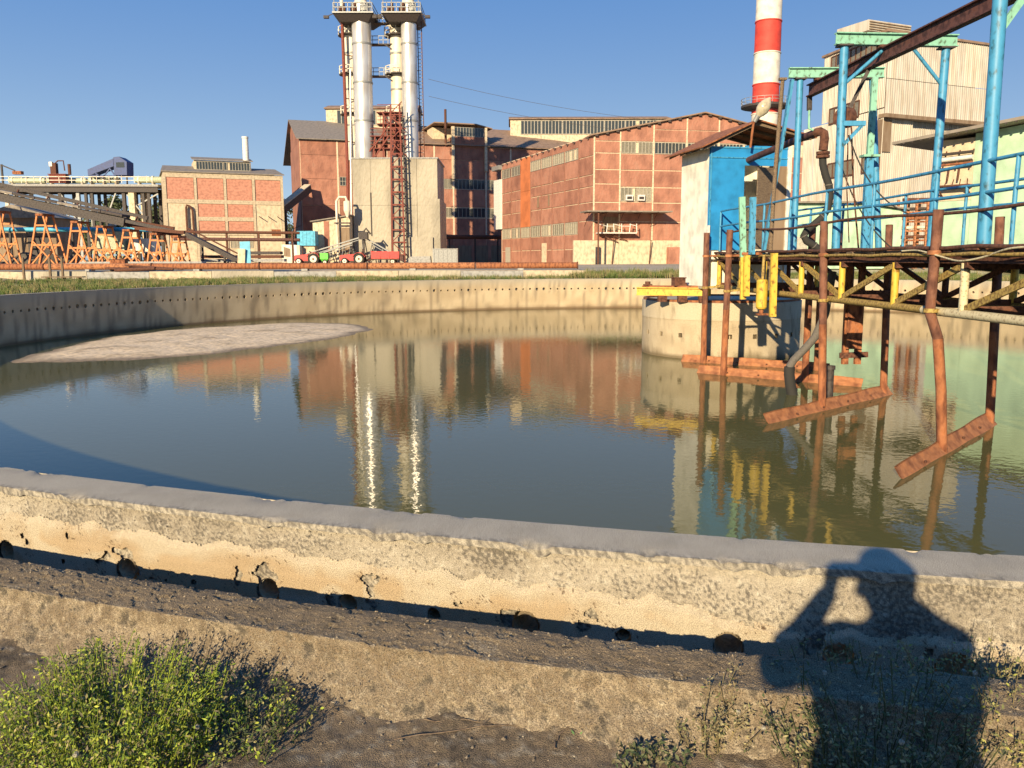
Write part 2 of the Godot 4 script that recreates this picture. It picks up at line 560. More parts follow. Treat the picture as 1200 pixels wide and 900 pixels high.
func plaster_top(s: float) -> float:
	# height of the plaster's broken upper edge along the near wall (s metres of arc)
	var pts := [[-11.0, -0.13], [-9.5, -0.15], [-8.95, -0.125], [-8.4, -0.14], [-7.5, -0.15], [-6.8, -0.17], [-6.3, -0.165], [-6.05, -0.175], [-5.75, -0.235], [-5.5, -0.25], [-4.9, -0.235], [-4.3, -0.22], [-3.0, -0.2]]
	for i in pts.size() - 1:
		if s < pts[i + 1][0]:
			return lerpf(pts[i][1], pts[i + 1][1], clampf((s - pts[i][0]) / (pts[i + 1][0] - pts[i][0]), 0, 1))
	return -0.2

func build_tank() -> void:
	var ri := 24.08
	var ro := 24.37
	var tank := thing("settling_tank", "round concrete settling tank with a row of overflow holes", "tank", v(CX, -3.0, CD))
	# ring: inner face with holes through to the outer face
	var st := mb()
	var stain := noise(41, 0.7, 4)
	var drip := noise(42, 2.2, 2)
	var cellw := TAU / HOLES
	var near0 := deg_to_rad(-24.2)
	var near1 := deg_to_rad(-8.8)
	var shade := func(p: Vector3) -> Color:
		var arc := atan2(p.x - CX, CD + p.z) * 24.0
		var a := stain.get_noise_2d(arc, p.y * 1.3)
		var dr := drip.get_noise_2d(arc * 1.3, p.y * 0.18)
		var c := Color(0.61, 0.48, 0.31).lerp(Color(0.48, 0.365, 0.225), clampf(0.4 + 1.1 * a, 0, 1))
		c = c.lerp(Color(0.20, 0.155, 0.105), clampf(dr * 1.6 - 0.15, 0, 0.6))
		var wet := smoothstep(WATER + 0.22 + 0.1 * a, WATER + 0.03, p.y)
		c = c.lerp(Color(0.13, 0.075, 0.035), wet * 0.85)
		var top := smoothstep(-0.12 + 0.08 * dr, -0.02, p.y)
		return c.lerp(Color(0.40, 0.37, 0.31), top * 0.7)
	var vert := func(p: Vector3) -> void:
		st.set_color(shade.call(p))
		st.add_vertex(p)
	var face := func(a: Vector3, b: Vector3, c: Vector3, d: Vector3) -> void:
		for p in [a, b, c, a, c, d]: vert.call(p)
	st.set_smooth_group(-1)
	var rng := RandomNumberGenerator.new()
	rng.seed = 77
	for k in HOLES:
		var th := hole_angle(k)
		var w := wrapf(th, -PI, PI)
		var hy := hole_height(th) + rng.randf_range(-0.012, 0.012)
		var rh := rng.randf_range(0.050, 0.070)
		if absf(w) > deg_to_rad(100) and rng.randf() < 0.12: rh = 0.085
		var is_near: bool = w > near0 and w < near1
		var kk := roundi(rad_to_deg(w + deg_to_rad(13.525)) / rad_to_deg(cellw))
		if is_near: rh = near_hole(kk)
		var a0 := th - cellw * 0.5
		var a1 := th + cellw * 0.5
		var ys := [0.0, hy + 0.12, hy - 0.12, hy - 0.35, -1.2, -1.45, -1.6, -1.68, -1.74, -3.0]
		for r in ([ri] if is_near else [ri, ro]):
			for q in ys.size() - 1:
				if q == 1: continue
				if r == ro and q > 2: continue
				for h in 3:
					var b0 := lerpf(a0, a1, h / 3.0)
					var b1 := lerpf(a0, a1, (h + 1) / 3.0)
					face.call(ring_at(r, b0, ys[q]), ring_at(r, b1, ys[q]), ring_at(r, b1, ys[q + 1]), ring_at(r, b0, ys[q + 1]))
		var n := 12
		var ringp := func(r: float, m: int, out: bool) -> Vector3:
			var g := TAU * m / n + PI / 4
			var cx := cos(g)
			var cy := sin(g)
			if out:
				var s := 1.0 / maxf(absf(cx), absf(cy))
				return ring_at(r, th + cx * s * cellw * 0.5, hy + cy * s * 0.12)
			return ring_at(r, th + cx * rh / r, hy + cy * rh)
		for m in n:
			for r in ([ri] if is_near else [ri, ro]):
				face.call(ringp.call(r, m, false), ringp.call(r, m + 1, false), ringp.call(r, m + 1, true), ringp.call(r, m, true))
			face.call(ringp.call(ri, m, false), ringp.call(ri, m + 1, false), ringp.call(ro, m + 1, false), ringp.call(ro, m, false))
	done(st, "wall", mats.tank_concrete, tank)
	# smooth mortar cap, chipped along its edges
	var pos := PackedVector3Array()
	var col := PackedColorArray()
	var chip := noise(44, 3.0, 4)
	var speck := noise(45, 18.0, 3)
	var nu := 0
	var angs := []
	var th := -PI
	while th < PI - 0.0001:
		angs.append(th)
		th += 0.0005 if th > near0 - 0.02 and th < near1 + 0.02 else 0.012
	angs.append(PI)
	nu = angs.size()
	# rows laid double keep the slab's arrises sharp
	var prof := [[ri - 0.004, -0.03], [ri - 0.004, 0.006], [ri - 0.004, 0.006], [ri + 0.012, 0.007], [ri + 0.05, 0.007], [ri + 0.1, 0.008], [ri + 0.145, 0.008], [ri + 0.19, 0.008], [ri + 0.23, 0.007], [ri + 0.26, 0.007], [ro - 0.01, 0.007], [ro + 0.0105, 0.006], [ro + 0.0105, 0.006], [ro + 0.0105, -0.010], [ro + 0.0105, -0.024], [ro + 0.0105, -0.024], [ro - 0.01, -0.030]]
	var run := 0.0
	for qi in prof.size():
		var q: Array = prof[qi]
		if qi > 0: run += Vector2(q[0] - prof[qi - 1][0], q[1] - prof[qi - 1][1]).length()
		for a in angs:
			var arc: float = a * 24.2
			var e := chip.get_noise_2d(arc, run)
			var s := speck.get_noise_2d(arc * 2.0, run * 2.0)
			var lip: float = absf(q[0] - 24.225) / 0.145
			var rr: float = q[0] - (0.003 * e * lip if q[0] > 24.2 else -0.003 * e * lip)
			pos.append(ring_at(rr, a, q[1] + 0.0008 * s - maxf(0.0, e - 0.22) * 0.05 * pow(lip, 4.0)))
			var c := Color(0.60, 0.53, 0.415).lerp(Color(0.50, 0.44, 0.34), clampf(0.4 + e + 0.5 * s, 0, 1))
			c = c.lerp(Color(0.14, 0.125, 0.11), clampf(pow(lip, 6.0) * (0.28 + 1.2 * s) if q[0] > 24.2 else 0.0, 0, 0.8))
			col.append(c)
	put("mortar_cap", grid(nu, prof.size(), pos, col), mats.near_concrete, tank)
	# near outer face: rough aggregate concrete, and the plaster left on its lower half
	nu = 1150
	var nv := 96
	var big := noise(51, 1.1, 3)
	var patch := noise(52, 3.2, 4)
	var agg := noise(53, 26.0, 2, FastNoiseLite.TYPE_CELLULAR)
	var pit := noise(54, 45.0, 2)
	for layer in 2:
		pos = PackedVector3Array(); col = PackedColorArray()
		var skip := PackedByteArray()
		skip.resize(nu * nv)
		for j in nv:
			var y := -0.006 - 0.60 * j / (nv - 1)
			for i in nu:
				var a := lerpf(near0 - 0.009, near1 + 0.009, float(i) / (nu - 1))
				var s := a * ro
				var k := roundi((a - deg_to_rad(-13.525)) / cellw)
				var hd := Vector2((a - hole_angle(k)) * ro, y - hole_height(a)).length()
				var pn := patch.get_noise_2d(s, y)
				var bn := big.get_noise_2d(s, y * 2.0)
				var ag := agg.get_noise_2d(s, y)
				var pt := pit.get_noise_2d(s, y)
				var edge := plaster_top(s) + 0.045 * patch.get_noise_2d(s * 1.2, 9.0 + y * 0.4) + 0.006 * pt
				if layer == 0:
					skip[j * nu + i] = 1 if hd < near_hole(k) + 0.002 + 0.016 * pn + 0.006 * pt else 0
					var rr := ro - 0.006 + 0.010 * pn + 0.007 * ag + 0.004 * pt - maxf(0.0, near_hole(k) + 0.04 - hd) * 0.12
					pos.append(ring_at(rr, a, y))
					var c := Color(0.53, 0.46, 0.35).lerp(Color(0.41, 0.35, 0.265), clampf(0.5 + 1.5 * bn, 0, 1))
					c = c.lerp(Color(0.70, 0.63, 0.50), clampf(ag * 1.8 + 0.95, 0, 0.7))
					c = c.lerp(Color(0.15, 0.13, 0.105), clampf(2.6 * pt + 1.7 * pn - 0.45 + 1.0 * bn, 0, 0.85))
					col.append(c)
				else:
					# patches of plaster fallen off beside some holes
					var fallen: bool = hd < near_hole(k) + 0.006 + 0.018 * pn or (pn > 0.38 + 0.3 * smoothstep(0.10, 0.30, hd) and hd < 0.34 and y > hole_height(a) - 0.02)
					skip[j * nu + i] = 1 if y > edge or fallen else 0
					var crackle := absf(patch.get_noise_2d(s * 2.3 + 40.0, y * 2.3))
					pos.append(ring_at(ro + 0.013 + 0.004 * bn + 0.0012 * pt - 0.020 * smoothstep(0.035, 0.0, edge - y) , a, y))
					var pale := clampf(0.9 * smoothstep(0.09, 0.02, edge - y + 0.05 * pn) + smoothstep(-0.05, 0.12, big.get_noise_2d(s * 0.8 + 7.3, y * 1.1) + 0.25 * pn + (0.28 if s > -7.35 and s < -6.75 else -0.05) + (0.12 if s > -5.7 else 0.0)), 0, 1)
					var c2 := Color(0.52, 0.39, 0.24).lerp(Color(0.59, 0.50, 0.36), pale)
					c2 = c2.lerp(Color(0.44, 0.31, 0.17), clampf(0.9 * pn + 0.2 * pt, 0, 0.5))
					if crackle < 0.012 and pn > 0.05: c2 = Color(0.14, 0.09, 0.05)
					col.append(c2)
		put("rough_face" if layer == 0 else "plaster", grid(nu, nv, pos, col, skip), mats.near_concrete, tank)
		if layer == 0:
			var pick := PackedInt32Array()
			for i in pos.size():
				if not skip[i] and pos[i].y > -0.26: pick.append(i)
			tag(put("aggregate", crumbs(pos, col, pick, 4200, 0.002, 0.006, 302, 1.2), mats.near_concrete, tank), "", "", "", "stuff")
	# floor of the tank, under the water
	st = mb()
	lathe(st, v(CX, 0, CD), [Vector2(24.09, -2.95), Vector2(8.0, -3.0), Vector2(0, -3.0)], 96)
	done(st, "tank_floor", mats.concrete, tank)
	build_kerb()

func build_kerb() -> void:
	# outer wall of the overflow channel, worn and lumpy
	var k := thing("channel_kerb", "low crumbling dark concrete kerb along the overflow channel", "kerb", v(CX, -0.6, CD))
	var prof := [[24.86, -0.62], [24.86, -0.42], [24.865, -0.26], [24.868, -0.20]]
	var top0 := prof.size()
	for q in 46:
		var u := q / 45.0
		prof.append([24.87 + 0.235 * u, -0.142 - 0.012 * u * u * u + 0.005 * sin(u * 6.0)])
	for q in range(1, 38):
		var u := q / 37.0
		prof.append([25.105 + 0.05 * u + 0.13 * u * u, -0.154 - 0.225 * pow(u, 0.92)])
	var angs := []
	var th := -PI
	var n0 := deg_to_rad(-26.0)
	var n1 := deg_to_rad(-7.0)
	while th < PI - 0.0001:
		angs.append(th)
		th += 0.00030 if th > n0 and th < n1 else 0.03
	angs.append(PI)
	var nu := angs.size()
	var pos := PackedVector3Array()
	var col := PackedColorArray()
	var lump := noise(61, 1.4, 4)
	var fine := noise(62, 9.0, 5)
	var agg := noise(63, 55.0, 2, FastNoiseLite.TYPE_CELLULAR)
	var grit := noise(64, 70.0, 2)
	var w := 0.0
	var stones := PackedInt32Array()
	for j in prof.size():
		var q: Array = prof[j]
		if j > 0: w += Vector2(q[0] - prof[j - 1][0], q[1] - prof[j - 1][1]).length()
		for a in angs:
			var s: float = a * 25.0
			if j > 4 and a > n0 and a < n1: stones.append(pos.size())
			var l := lump.get_noise_2d(s, w * 2.0)
			var f := fine.get_noise_2d(s, w)
			var g := agg.get_noise_2d(s, w)
			var gr := grit.get_noise_2d(s, w)
			var outer := smoothstep(25.05, 25.14, q[0])
			var rough := 1.0 if j > 3 else 0.4
			var ledge := smoothstep(0.22, 0.30, f + 0.5 * l)
			pos.append(ring_at(q[0] + (0.022 * l + 0.012 * f) * (1.0 if j < 12 else maxf(outer, 0.3)) + (0.006 * g + 0.004 * gr) * outer, a, q[1] + rough * (0.007 * l + 0.004 * f + 0.003 * g + 0.003 * gr - 0.007 * ledge)))
			var dark := Color(0.285, 0.208, 0.125).lerp(Color(0.165, 0.122, 0.074), clampf(0.5 + 1.3 * f + 0.9 * gr, 0, 1))
			dark = dark.lerp(Color(0.42, 0.34, 0.23), clampf(0.9 * l + 0.9 * f - 0.25 + 1.1 * gr, 0, 0.8))
			var sandy := Color(0.40, 0.315, 0.205).lerp(Color(0.22, 0.168, 0.108), clampf(0.5 + 1.5 * f + 0.5 * l + 1.0 * gr, 0, 1))
			sandy = sandy.lerp(Color(0.62, 0.53, 0.37), clampf(g * 2.4 + 1.05, 0, 0.75))
			sandy = sandy.lerp(Color(0.06, 0.05, 0.038), clampf(-3.6 * f - 0.75 - 1.2 * gr, 0, 0.8))
			var mix := smoothstep(-0.05, 0.05, (q[0] - 25.105) * 1.8 - 0.16 * l - 0.16 * f + 0.07 * gr)
			var c := dark.lerp(sandy, mix)
			if j < 4: c = Color(0.19, 0.15, 0.10).lerp(Color(0.28, 0.21, 0.13), clampf(0.5 + f, 0, 1))
			col.append(c)
	put("kerb_top", grid(nu, prof.size(), pos, col), mats.near_earth, k)
	var grv := crumbs(pos, col, stones, 6500, 0.0018, 0.0065, 301, 1.5)
	tag(put("kerb_stones", grv, mats.near_earth, k), "", "", "", "stuff")
	var st := mb()
	lathe(st, v(CX, 0, CD), [Vector2(24.38, -0.60), Vector2(24.9, -0.60)], 240)
	done(st, "channel_bed", mats.concrete, k)

func build_water() -> void:
	var st := mb()
	lathe(st, v(CX, 0, CD), [Vector2(0, WATER), Vector2(8, WATER), Vector2(16, WATER), Vector2(24.085, WATER)], 128, false)
	tag(done(st, "water", mats.water), "", "", "", "structure")
	# bank of settled mud that has dried out above the water
	var o := [[-14.58, 24.72], [-14.92, 26.5], [-15.2, 28.56], [-15.37, 30.96], [-15.22, 33.02], [-14.7, 34.95], [-13.54, 37.09], [-11.93, 38.48], [-10.19, 39.97], [-7.87, 39.35], [-6.5, 37.8], [-5.93, 36.38], [-6.07, 34.67], [-6.49, 32.4], [-7.47, 29.8], [-8.87, 27.86], [-9.63, 26.61], [-10.34, 25.7], [-11.35, 25.06], [-12.47, 24.77], [-13.61, 24.59]]
	var mid := Vector2(-11.0, 32.0)
	var wob := noise(71, 0.5, 4)
	var fine := noise(72, 2.5, 3)
	var pos := PackedVector3Array()
	var col := PackedColorArray()
	var n := o.size() * 6 + 1
	var rows := 40
	for j in rows:
		var f := 1.06 * (1.0 - float(j) / (rows - 1))
		for i in n:
			var k := i / 6.0
			var a := int(k) % o.size()
			var b := (a + 1) % o.size()
			var u := k - int(k)
			var p0 := Vector2(o[(a + o.size() - 1) % o.size()][0], o[(a + o.size() - 1) % o.size()][1])
			var p1 := Vector2(o[a][0], o[a][1])
			var p2 := Vector2(o[b][0], o[b][1])
			var p3 := Vector2(o[(b + 1) % o.size()][0], o[(b + 1) % o.size()][1])
			var e := p1.cubic_interpolate(p2, p0, p3, u)
			e = mid + (e - mid) * f
			e += Vector2(wob.get_noise_2d(e.x, e.y), wob.get_noise_2d(e.y + 50, e.x)) * 0.35 * smoothstep(0.5, 1.0, f)
			var w := wob.get_noise_2d(e.x * 1.3, e.y * 1.3)
			var g := fine.get_noise_2d(e.x, e.y)
			var h := 0.13 * (1.0 - pow(f / 1.0, 3.0)) if f < 1.0 else -0.6 * (f - 1.0)
			pos.append(v(e.x, WATER + h + (0.03 * w + 0.012 * g) * smoothstep(1.0, 0.8, f), e.y))
			var c := Color(0.80, 0.61, 0.39).lerp(Color(0.68, 0.51, 0.31), clampf(0.4 + 1.4 * w + 0.5 * g, 0, 1))
			c = c.lerp(Color(0.14, 0.095, 0.055), clampf(smoothstep(0.86 + 0.12 * w, 1.0, f), 0, 0.8))
			c = c.lerp(Color(0.36, 0.25, 0.15), clampf(2.2 * w - 0.65 + 0.6 * g, 0, 0.7))
			col.append(c)
	tag(put("mud_bank", grid(n, rows, pos, col), mats.mud), "", "", "", "structure")

# ------------------------------------------------------------------ pier, bridge, hut, gantry
func build_pier() -> void:
	var t := thing("centre_pier", "round concrete pier in the middle of the tank", "pier", v(CX, -3.0, CD))
	var r := 2.42
	var hole_th := []
	var k := -76.0
	while k < 285.0:
		hole_th.append(deg_to_rad(k)); k += 17.35
	var angs := []
	for i in 241: angs.append(TAU * i / 240.0 - deg_to_rad(90))
	for h in hole_th:
		angs.append(h - 0.026); angs.append(h + 0.026)
	angs.sort()
	var ys := [-0.09, -0.3, -0.58, -0.60, -0.8, -0.99, -1.12, -1.3, -1.45, -1.6, -1.7, -1.8, -3.0]
	var st := mb()
	var a_ := noise(81, 1.3, 4)
	var shade := func(p: Vector3) -> Color:
		var arc := atan2(p.x - CX, CD + p.z) * 2.4
		var n := a_.get_noise_2d(arc, p.y)
		var m := a_.get_noise_2d(arc * 3.0 + 20.0, p.y * 0.7)
		var c := Color(0.54, 0.44, 0.30).lerp(Color(0.44, 0.35, 0.23), clampf(0.45 + 1.3 * n, 0, 1))
		if p.y > -0.59: c = c.lerp(Color(0.60, 0.51, 0.37), 0.6)
		c = c.lerp(Color(0.19, 0.145, 0.09), clampf(m * 1.8 - 0.45, 0, 0.6))
		return c.lerp(Color(0.12, 0.085, 0.04), smoothstep(-1.55 + 0.18 * n, -1.7, p.y) * 0.8)
	st.set_smooth_group(-1)
	var face := func(q: Array) -> void:
		for i in [0, 1, 2, 0, 2, 3]:
			st.set_color(shade.call(q[i])); st.add_vertex(q[i])
	var inside := func(th: float) -> bool:
		for h in hole_th:
			if absf(th - h) < 0.024: return true
		return false
	for j in ys.size() - 1:
		var rr: float = r + (0.014 if ys[j] > -0.59 else 0.0)
		for i in angs.size() - 1:
			var a: float = angs[i]
			var b: float = angs[i + 1]
			if b - a < 0.0001: continue
			if j == 5 and inside.call((a + b) * 0.5):
				var y0: float = ys[j]
				var y1: float = ys[j + 1]
				face.call([ring_at2(r - 0.12, a, y0), ring_at2(r - 0.12, b, y0), ring_at2(r - 0.12, b, y1), ring_at2(r - 0.12, a, y1)])
				face.call([ring_at2(r, a, y0), ring_at2(r, b, y0), ring_at2(r - 0.12, b, y0), ring_at2(r - 0.12, a, y0)])
				face.call([ring_at2(r, a, y1), ring_at2(r, b, y1), ring_at2(r - 0.12, b, y1), ring_at2(r - 0.12, a, y1)])
				for e in [a, b]:
					face.call([ring_at2(r, e, y0), ring_at2(r - 0.12, e, y0), ring_at2(r - 0.12, e, y1), ring_at2(r, e, y1)])
				continue
			face.call([ring_at2(rr, a, ys[j]), ring_at2(rr, b, ys[j]), ring_at2(rr, b, ys[j + 1]), ring_at2(rr, a, ys[j + 1])])
	done(st, "shaft", mats.tank_concrete, t)
	st = mb()
	lathe(st, v(CX, 0, CD), [Vector2(r + 0.014, -0.09), Vector2(r - 0.05, -0.075), Vector2(0, -0.075)], 96)
	done(st, "pier_top", mats.concrete, t)
	st = mb()
	lathe(st, v(CX, 0, CD), [Vector2(r - 0.10, -0.08), Vector2(r - 0.02, -0.08), Vector2(r - 0.02, -0.02), Vector2(r - 0.12, -0.02), Vector2(r - 0.12, -0.08)], 96)
	done(st, "track_rail", mats.rust, t)

func ring_at2(r: float, th: float, y: float) -> Vector3:
	return Vector3(CX + r * sin(th), y, -(CD - r * cos(th)))

# a place on the bridge: d away, off to the right of its middle line
func bp(d: float, off: float, y: float) -> Vector3:
	return v(6.72 + 0.045 * (CD - d) + off, y, d)

func build_bridge() -> void:
	var t := thing("rake_bridge", "rusty truss footbridge with blue railings reaching from pier to shore", "bridge", bp(14.0, 0, 0.3))
	var d0 := 24.7
	var d1 := 2.6
	var ds := [24.3, 22.3, 20.25, 18.2, 16.2, 14.15, 12.15, 10.15, 8.1, 6.1, 4.1]
	for side in [-1, 1]:
		var o: float = 0.98 * side
		var st := mb()
		tube(st, [bp(d0, o, 0.40), bp(13.2, o, 0.40)], 0.062, 12)
		done(st, "bottom_chord", mats.yellow_dirty, t)
		st = mb()
		tube(st, [bp(13.2, o, 0.40), bp(d1, o, 0.40)], 0.066, 12)
		done(st, "bottom_chord", mats.cream_paint, t)
		st = mb()
		ibeam(st, bp(d0, o, 1.19), bp(d1, o, 1.19), 0.10, 0.15, 0.02)
		done(st, "top_chord", mats.rust_dark, t)
		for i in ds.size():
			st = mb()
			var d: float = ds[i]
			tube(st, [bp(d, o, 0.40), bp(d, o, 1.12)], 0.06, 10)
			done(st, "post", mats.cream_paint if i == 6 and side < 0 else (mats.yellow_paint if side < 0 or i % 2 else mats.rust_dark), t)
		for i in ds.size() - 1:
			st = mb()
			var a: float = ds[i]
			var b: float = ds[i + 1]
			var p := bp(a, o, 1.10)
			var q := bp(b, o, 0.45)
			if i >= 4:
				p = bp(b, o, 1.10); q = bp(a, o, 0.45)
			beam(st, p, q, 0.035, 0.10)
			beam(st, p + Vector3(0.05, 0, 0), q + Vector3(0.05, 0, 0), 0.07, 0.018)
			done(st, "diagonal", mats.yellow_dirty if side < 0 else mats.rust_dark, t)
	for i in ds.size():
		var d: float = ds[i]
		var st := mb()
		beam(st, bp(d, -0.98, 0.46), bp(d, 0.98, 0.46), 0.08, 0.10)
		done(st, "cross_beam", mats.rust_dark, t)
		st = mb()
		beam(st, bp(d - 0.1, -1.04, 1.08), bp(d - 0.1, 1.04, 1.08), 0.08, 0.10)
		done(st, "cross_beam", mats.rust_dark, t)
		if i < ds.size() - 1:
			st = mb()
			beam(st, bp(d, -0.93, 0.36), bp(ds[i + 1], 0.93, 0.36), 0.05, 0.05)
			done(st, "wind_brace", mats.rust_dark, t)
	# deck boards
	var rng := RandomNumberGenerator.new()
	rng.seed = 5
	var d := d0
	while d > d1:
		var st := mb()
		var w := 0.27
		var j := rng.randf_range(-0.03, 0.03)
		beam(st, bp(d, -1.06 + j, 1.285 + rng.randf_range(0, 0.012)), bp(d, 1.06 + j, 1.285 + rng.randf_range(0, 0.012)), w, 0.035)
		done(st, "deck_board", [mats.wood_old, mats.rust_dark, mats.wood_old][rng.randi() % 3], t)
		d -= 0.29
	# pipes and cables lying along the deck's edge
	for q in [[-1.10, 1.34, 0.030, "rust_dark"], [-1.13, 1.24, 0.026, "yellow_dirty"], [1.05, 1.35, 0.03, "rust_dark"]]:
		var st := mb()
		var pts := []
		for i in 30:
			var dd := lerpf(d0, d1, i / 29.0)
			pts.append(bp(dd, q[0] + 0.015 * sin(i * 1.7), q[1] + 0.012 * sin(i * 2.3)))
		tube(st, pts, q[2], 8)
		done(st, "edge_pipe", mats[q[3]], t)
	# railings: posts, two rails each side, with a brown pipe tied along the left one
	for side in [-1, 1]:
		var o: float = 1.02 * side
		for pd in ([24.2, 22.2, 20.6, 18.9, 17.0, 15.0, 13.0, 11.1, 9.0, 7.0, 5.0] if side < 0 else [23.0, 21.0, 18.0, 15.8, 13.6, 11.4, 9.2, 7.0, 5.0]):
			var st := mb()
			tube(st, [bp(pd, o, 1.29), bp(pd, o, 2.0), bp(pd, o + 0.01, 2.47)], 0.030, 8)
			done(st, "rail_post", mats.blue_paint, t)
		for h in [1.66, 2.07, 2.47]:
			if h == 1.66: continue
			var st := mb()
			var pts := []
			for i in 24:
				var dd := lerpf(24.2, 3.0, i / 23.0)
				pts.append(bp(dd, o + 0.012 * sin(i * 1.3 + h), h + 0.016 * sin(i * 0.9 + h * 3.0)))
			tube(st, pts, 0.026, 8)
			done(st, "handrail", mats.blue_paint, t)
	var st2 := mb()
	var pp := []
	for i in 26: pp.append(bp(lerpf(23.5, 3.0, i / 25.0), -1.06, 1.86 + 0.035 * sin(i * 0.8)))
	tube(st2, pp, 0.024, 8)
	done(st2, "water_pipe", mats.rust_dark, t)
	build_scrapers()
	# odd yellow posts and the hanging cylinder by the hut end
	var y := thing("hanging_cylinder", "yellow steel cylinder hanging beside the bridge truss", "cylinder", v(5.63, 0.05, 19.3))
	st2 = mb()
	lathe(st2, v(5.63, 0, 19.3), [Vector2(0, 0.06), Vector2(0.10, 0.06), Vector2(0.125, 0.10), Vector2(0.125, 0.68), Vector2(0.10, 0.72), Vector2(0, 0.72)], 20)
	done(st2, "drum", mats.yellow_paint, y)
	st2 = mb()
	tube(st2, [v(5.63, 0.70, 19.3), v(5.65, 1.26, 19.3)], 0.035, 8)
	done(st2, "hanger", mats.yellow_dirty, y)
	st2 = mb()
	tube(st2, [v(5.63, 0.08, 19.3), v(5.63, -0.05, 19.3)], 0.05, 8)
	box(st2, v(5.66, -0.06, 19.3), Vector3(0.26, 0.04, 0.16))
	done(st2, "foot_plate", mats.rust, y)
	var g := thing("guide_post", "mint green post with yellow foot clamped to the bridge side", "post", v(5.50, 0.2, 20.5))
	st2 = mb()
	beam(st2, v(5.50, 1.22, 20.5), v(5.42, 2.62, 20.5), 0.14, 0.10)
	done(st2, "upper_half", mats.mint_paint, g)
	st2 = mb()
	beam(st2, v(5.53, 0.22, 20.5), v(5.50, 1.22, 20.5), 0.13, 0.09)
	done(st2, "foot", mats.yellow_paint, g)
	st2 = mb()
	beam(st2, v(5.45, 1.30, 20.45), v(5.95, 1.30, 20.45), 0.08, 0.06)
	done(st2, "clamp", mats.rust, g)
	for q in [[5.66, 20.3, "blue_paint", 2.60, 1.28, "blue strut standing by the mint green guide post"], [5.58, 20.35, "yellow_paint", 1.26, 0.30, "yellow flat bar below the deck next to guide post"], [5.74, 18.75, "yellow_paint", 1.3, -0.08, "yellow flat bar below the deck beside the hanging cylinder"]]:
		st2 = mb()
		beam(st2, v(q[0], q[4], q[1]), v(q[0] - 0.02, q[3], q[1]), 0.12, 0.05)
		beam(st2, v(q[0] - 0.06, q[4], q[1] + 0.05), v(q[0] - 0.08, q[3], q[1] + 0.05), 0.02, 0.10)
		tag(done(st2, "steel_bar", mats[q[2]]), q[5], "bar")

func scraper(label: String, a: Vector2, b: Vector2, posts: Array, lean: float) -> void:
	# blade along a-b in (x, d), just in the water; posts: [x, d, top x, top d, bent]
	var t := thing("mud_rake", label, "scraper", v((a.x + b.x) * 0.5, WATER, (a.y + b.y) * 0.5), "rakes hung from the bridge")
	var st := mb()
	var dir := (b - a).normalized()
	var nrm := Vector2(dir.y, -dir.x)
	if nrm.dot(a + b) > 0.0: nrm = -nrm
	var n := 16
	for i in n:
		var prof := [[0.06, -0.10], [0.0, -0.03], [-0.09, 0.06], [-0.16, 0.17], [-0.155, 0.19]]
		var u0 := float(i) / n
		var u1 := float(i + 1) / n
		st.set_smooth_group(-1)
		for q in prof.size() - 1:
			for o in [0.0, 0.018]:
				var w := []
				for e in [[u0, q], [u1, q], [u1, q + 1], [u0, q + 1]]:
					var pr_: Array = prof[e[1]]
					var c: Vector2 = a.lerp(b, e[0]) + nrm * (pr_[0] + o)
					w.append(v(c.x, WATER + pr_[1] + lean * (e[0] - 0.5) + 0.010 * sin(e[0] * 17.0), c.y))
				quad(st, w[0], w[1], w[2], w[3])
	done(st, "blade", mats.rust_orange, t)
	for i in 4:
		var c := a.lerp(b, 0.2 + 0.2 * i) - nrm * 0.045
		st = mb()
		lathe(st, v(c.x, WATER + 0.055 + lean * (0.2 * i - 0.3), c.y), [Vector2(0, 0.03), Vector2(0.022, 0.03), Vector2(0.022, 0), Vector2(0, 0)], 6)
		done(st, "bolt", mats.rust_dark, t)
	for p in posts:
		st = mb()
		var foot := v(p[0], WATER - 0.1, p[1])
		var topp := v(p[2], 1.89, p[3])
		var wet := mb()
		if p[4]:
			var knee := v(lerpf(p[0], p[2], 0.45) - 0.05, 0.0, lerpf(p[1], p[3], 0.5))
			tube(wet, [foot, foot.lerp(topp, 0.28), knee], 0.076, 12)
			tube(st, [knee, v(p[2] - 0.03, 0.40, p[3]), v(p[2] - 0.01, 1.2, p[3]), topp], 0.075, 12)
		else:
			var r: float = 0.075 if p[1] < 20.0 else 0.082
			var joint := foot.lerp(topp, 0.47)
			tube(wet, [foot, joint], r + 0.001, 12)
			tube(st, [joint, topp], r, 12)
		done(st, "post", mats.rust_brown, t)
		done(wet, "post", mats.rust, t)
		for y in [0.42, 1.27]:
			var f: float = (y - WATER) / (1.89 - WATER)
			var c := foot.lerp(topp, f)
			if p[4]: c = v(p[2] - 0.02, y, p[3])
			st = mb()
			lathe(st, c, [Vector2(0.078, -0.03), Vector2(0.10, -0.03), Vector2(0.10, 0.03), Vector2(0.078, 0.03)], 12)
			var side := bp(p[1], -0.98 if p[2] < 7.0 else 0.98, y)
			beam(st, c, v(side.x, y, -c.z), 0.07, 0.05)
			done(st, "clamp", mats.rust_orange if y > 1.0 else mats.yellow_dirty, t)

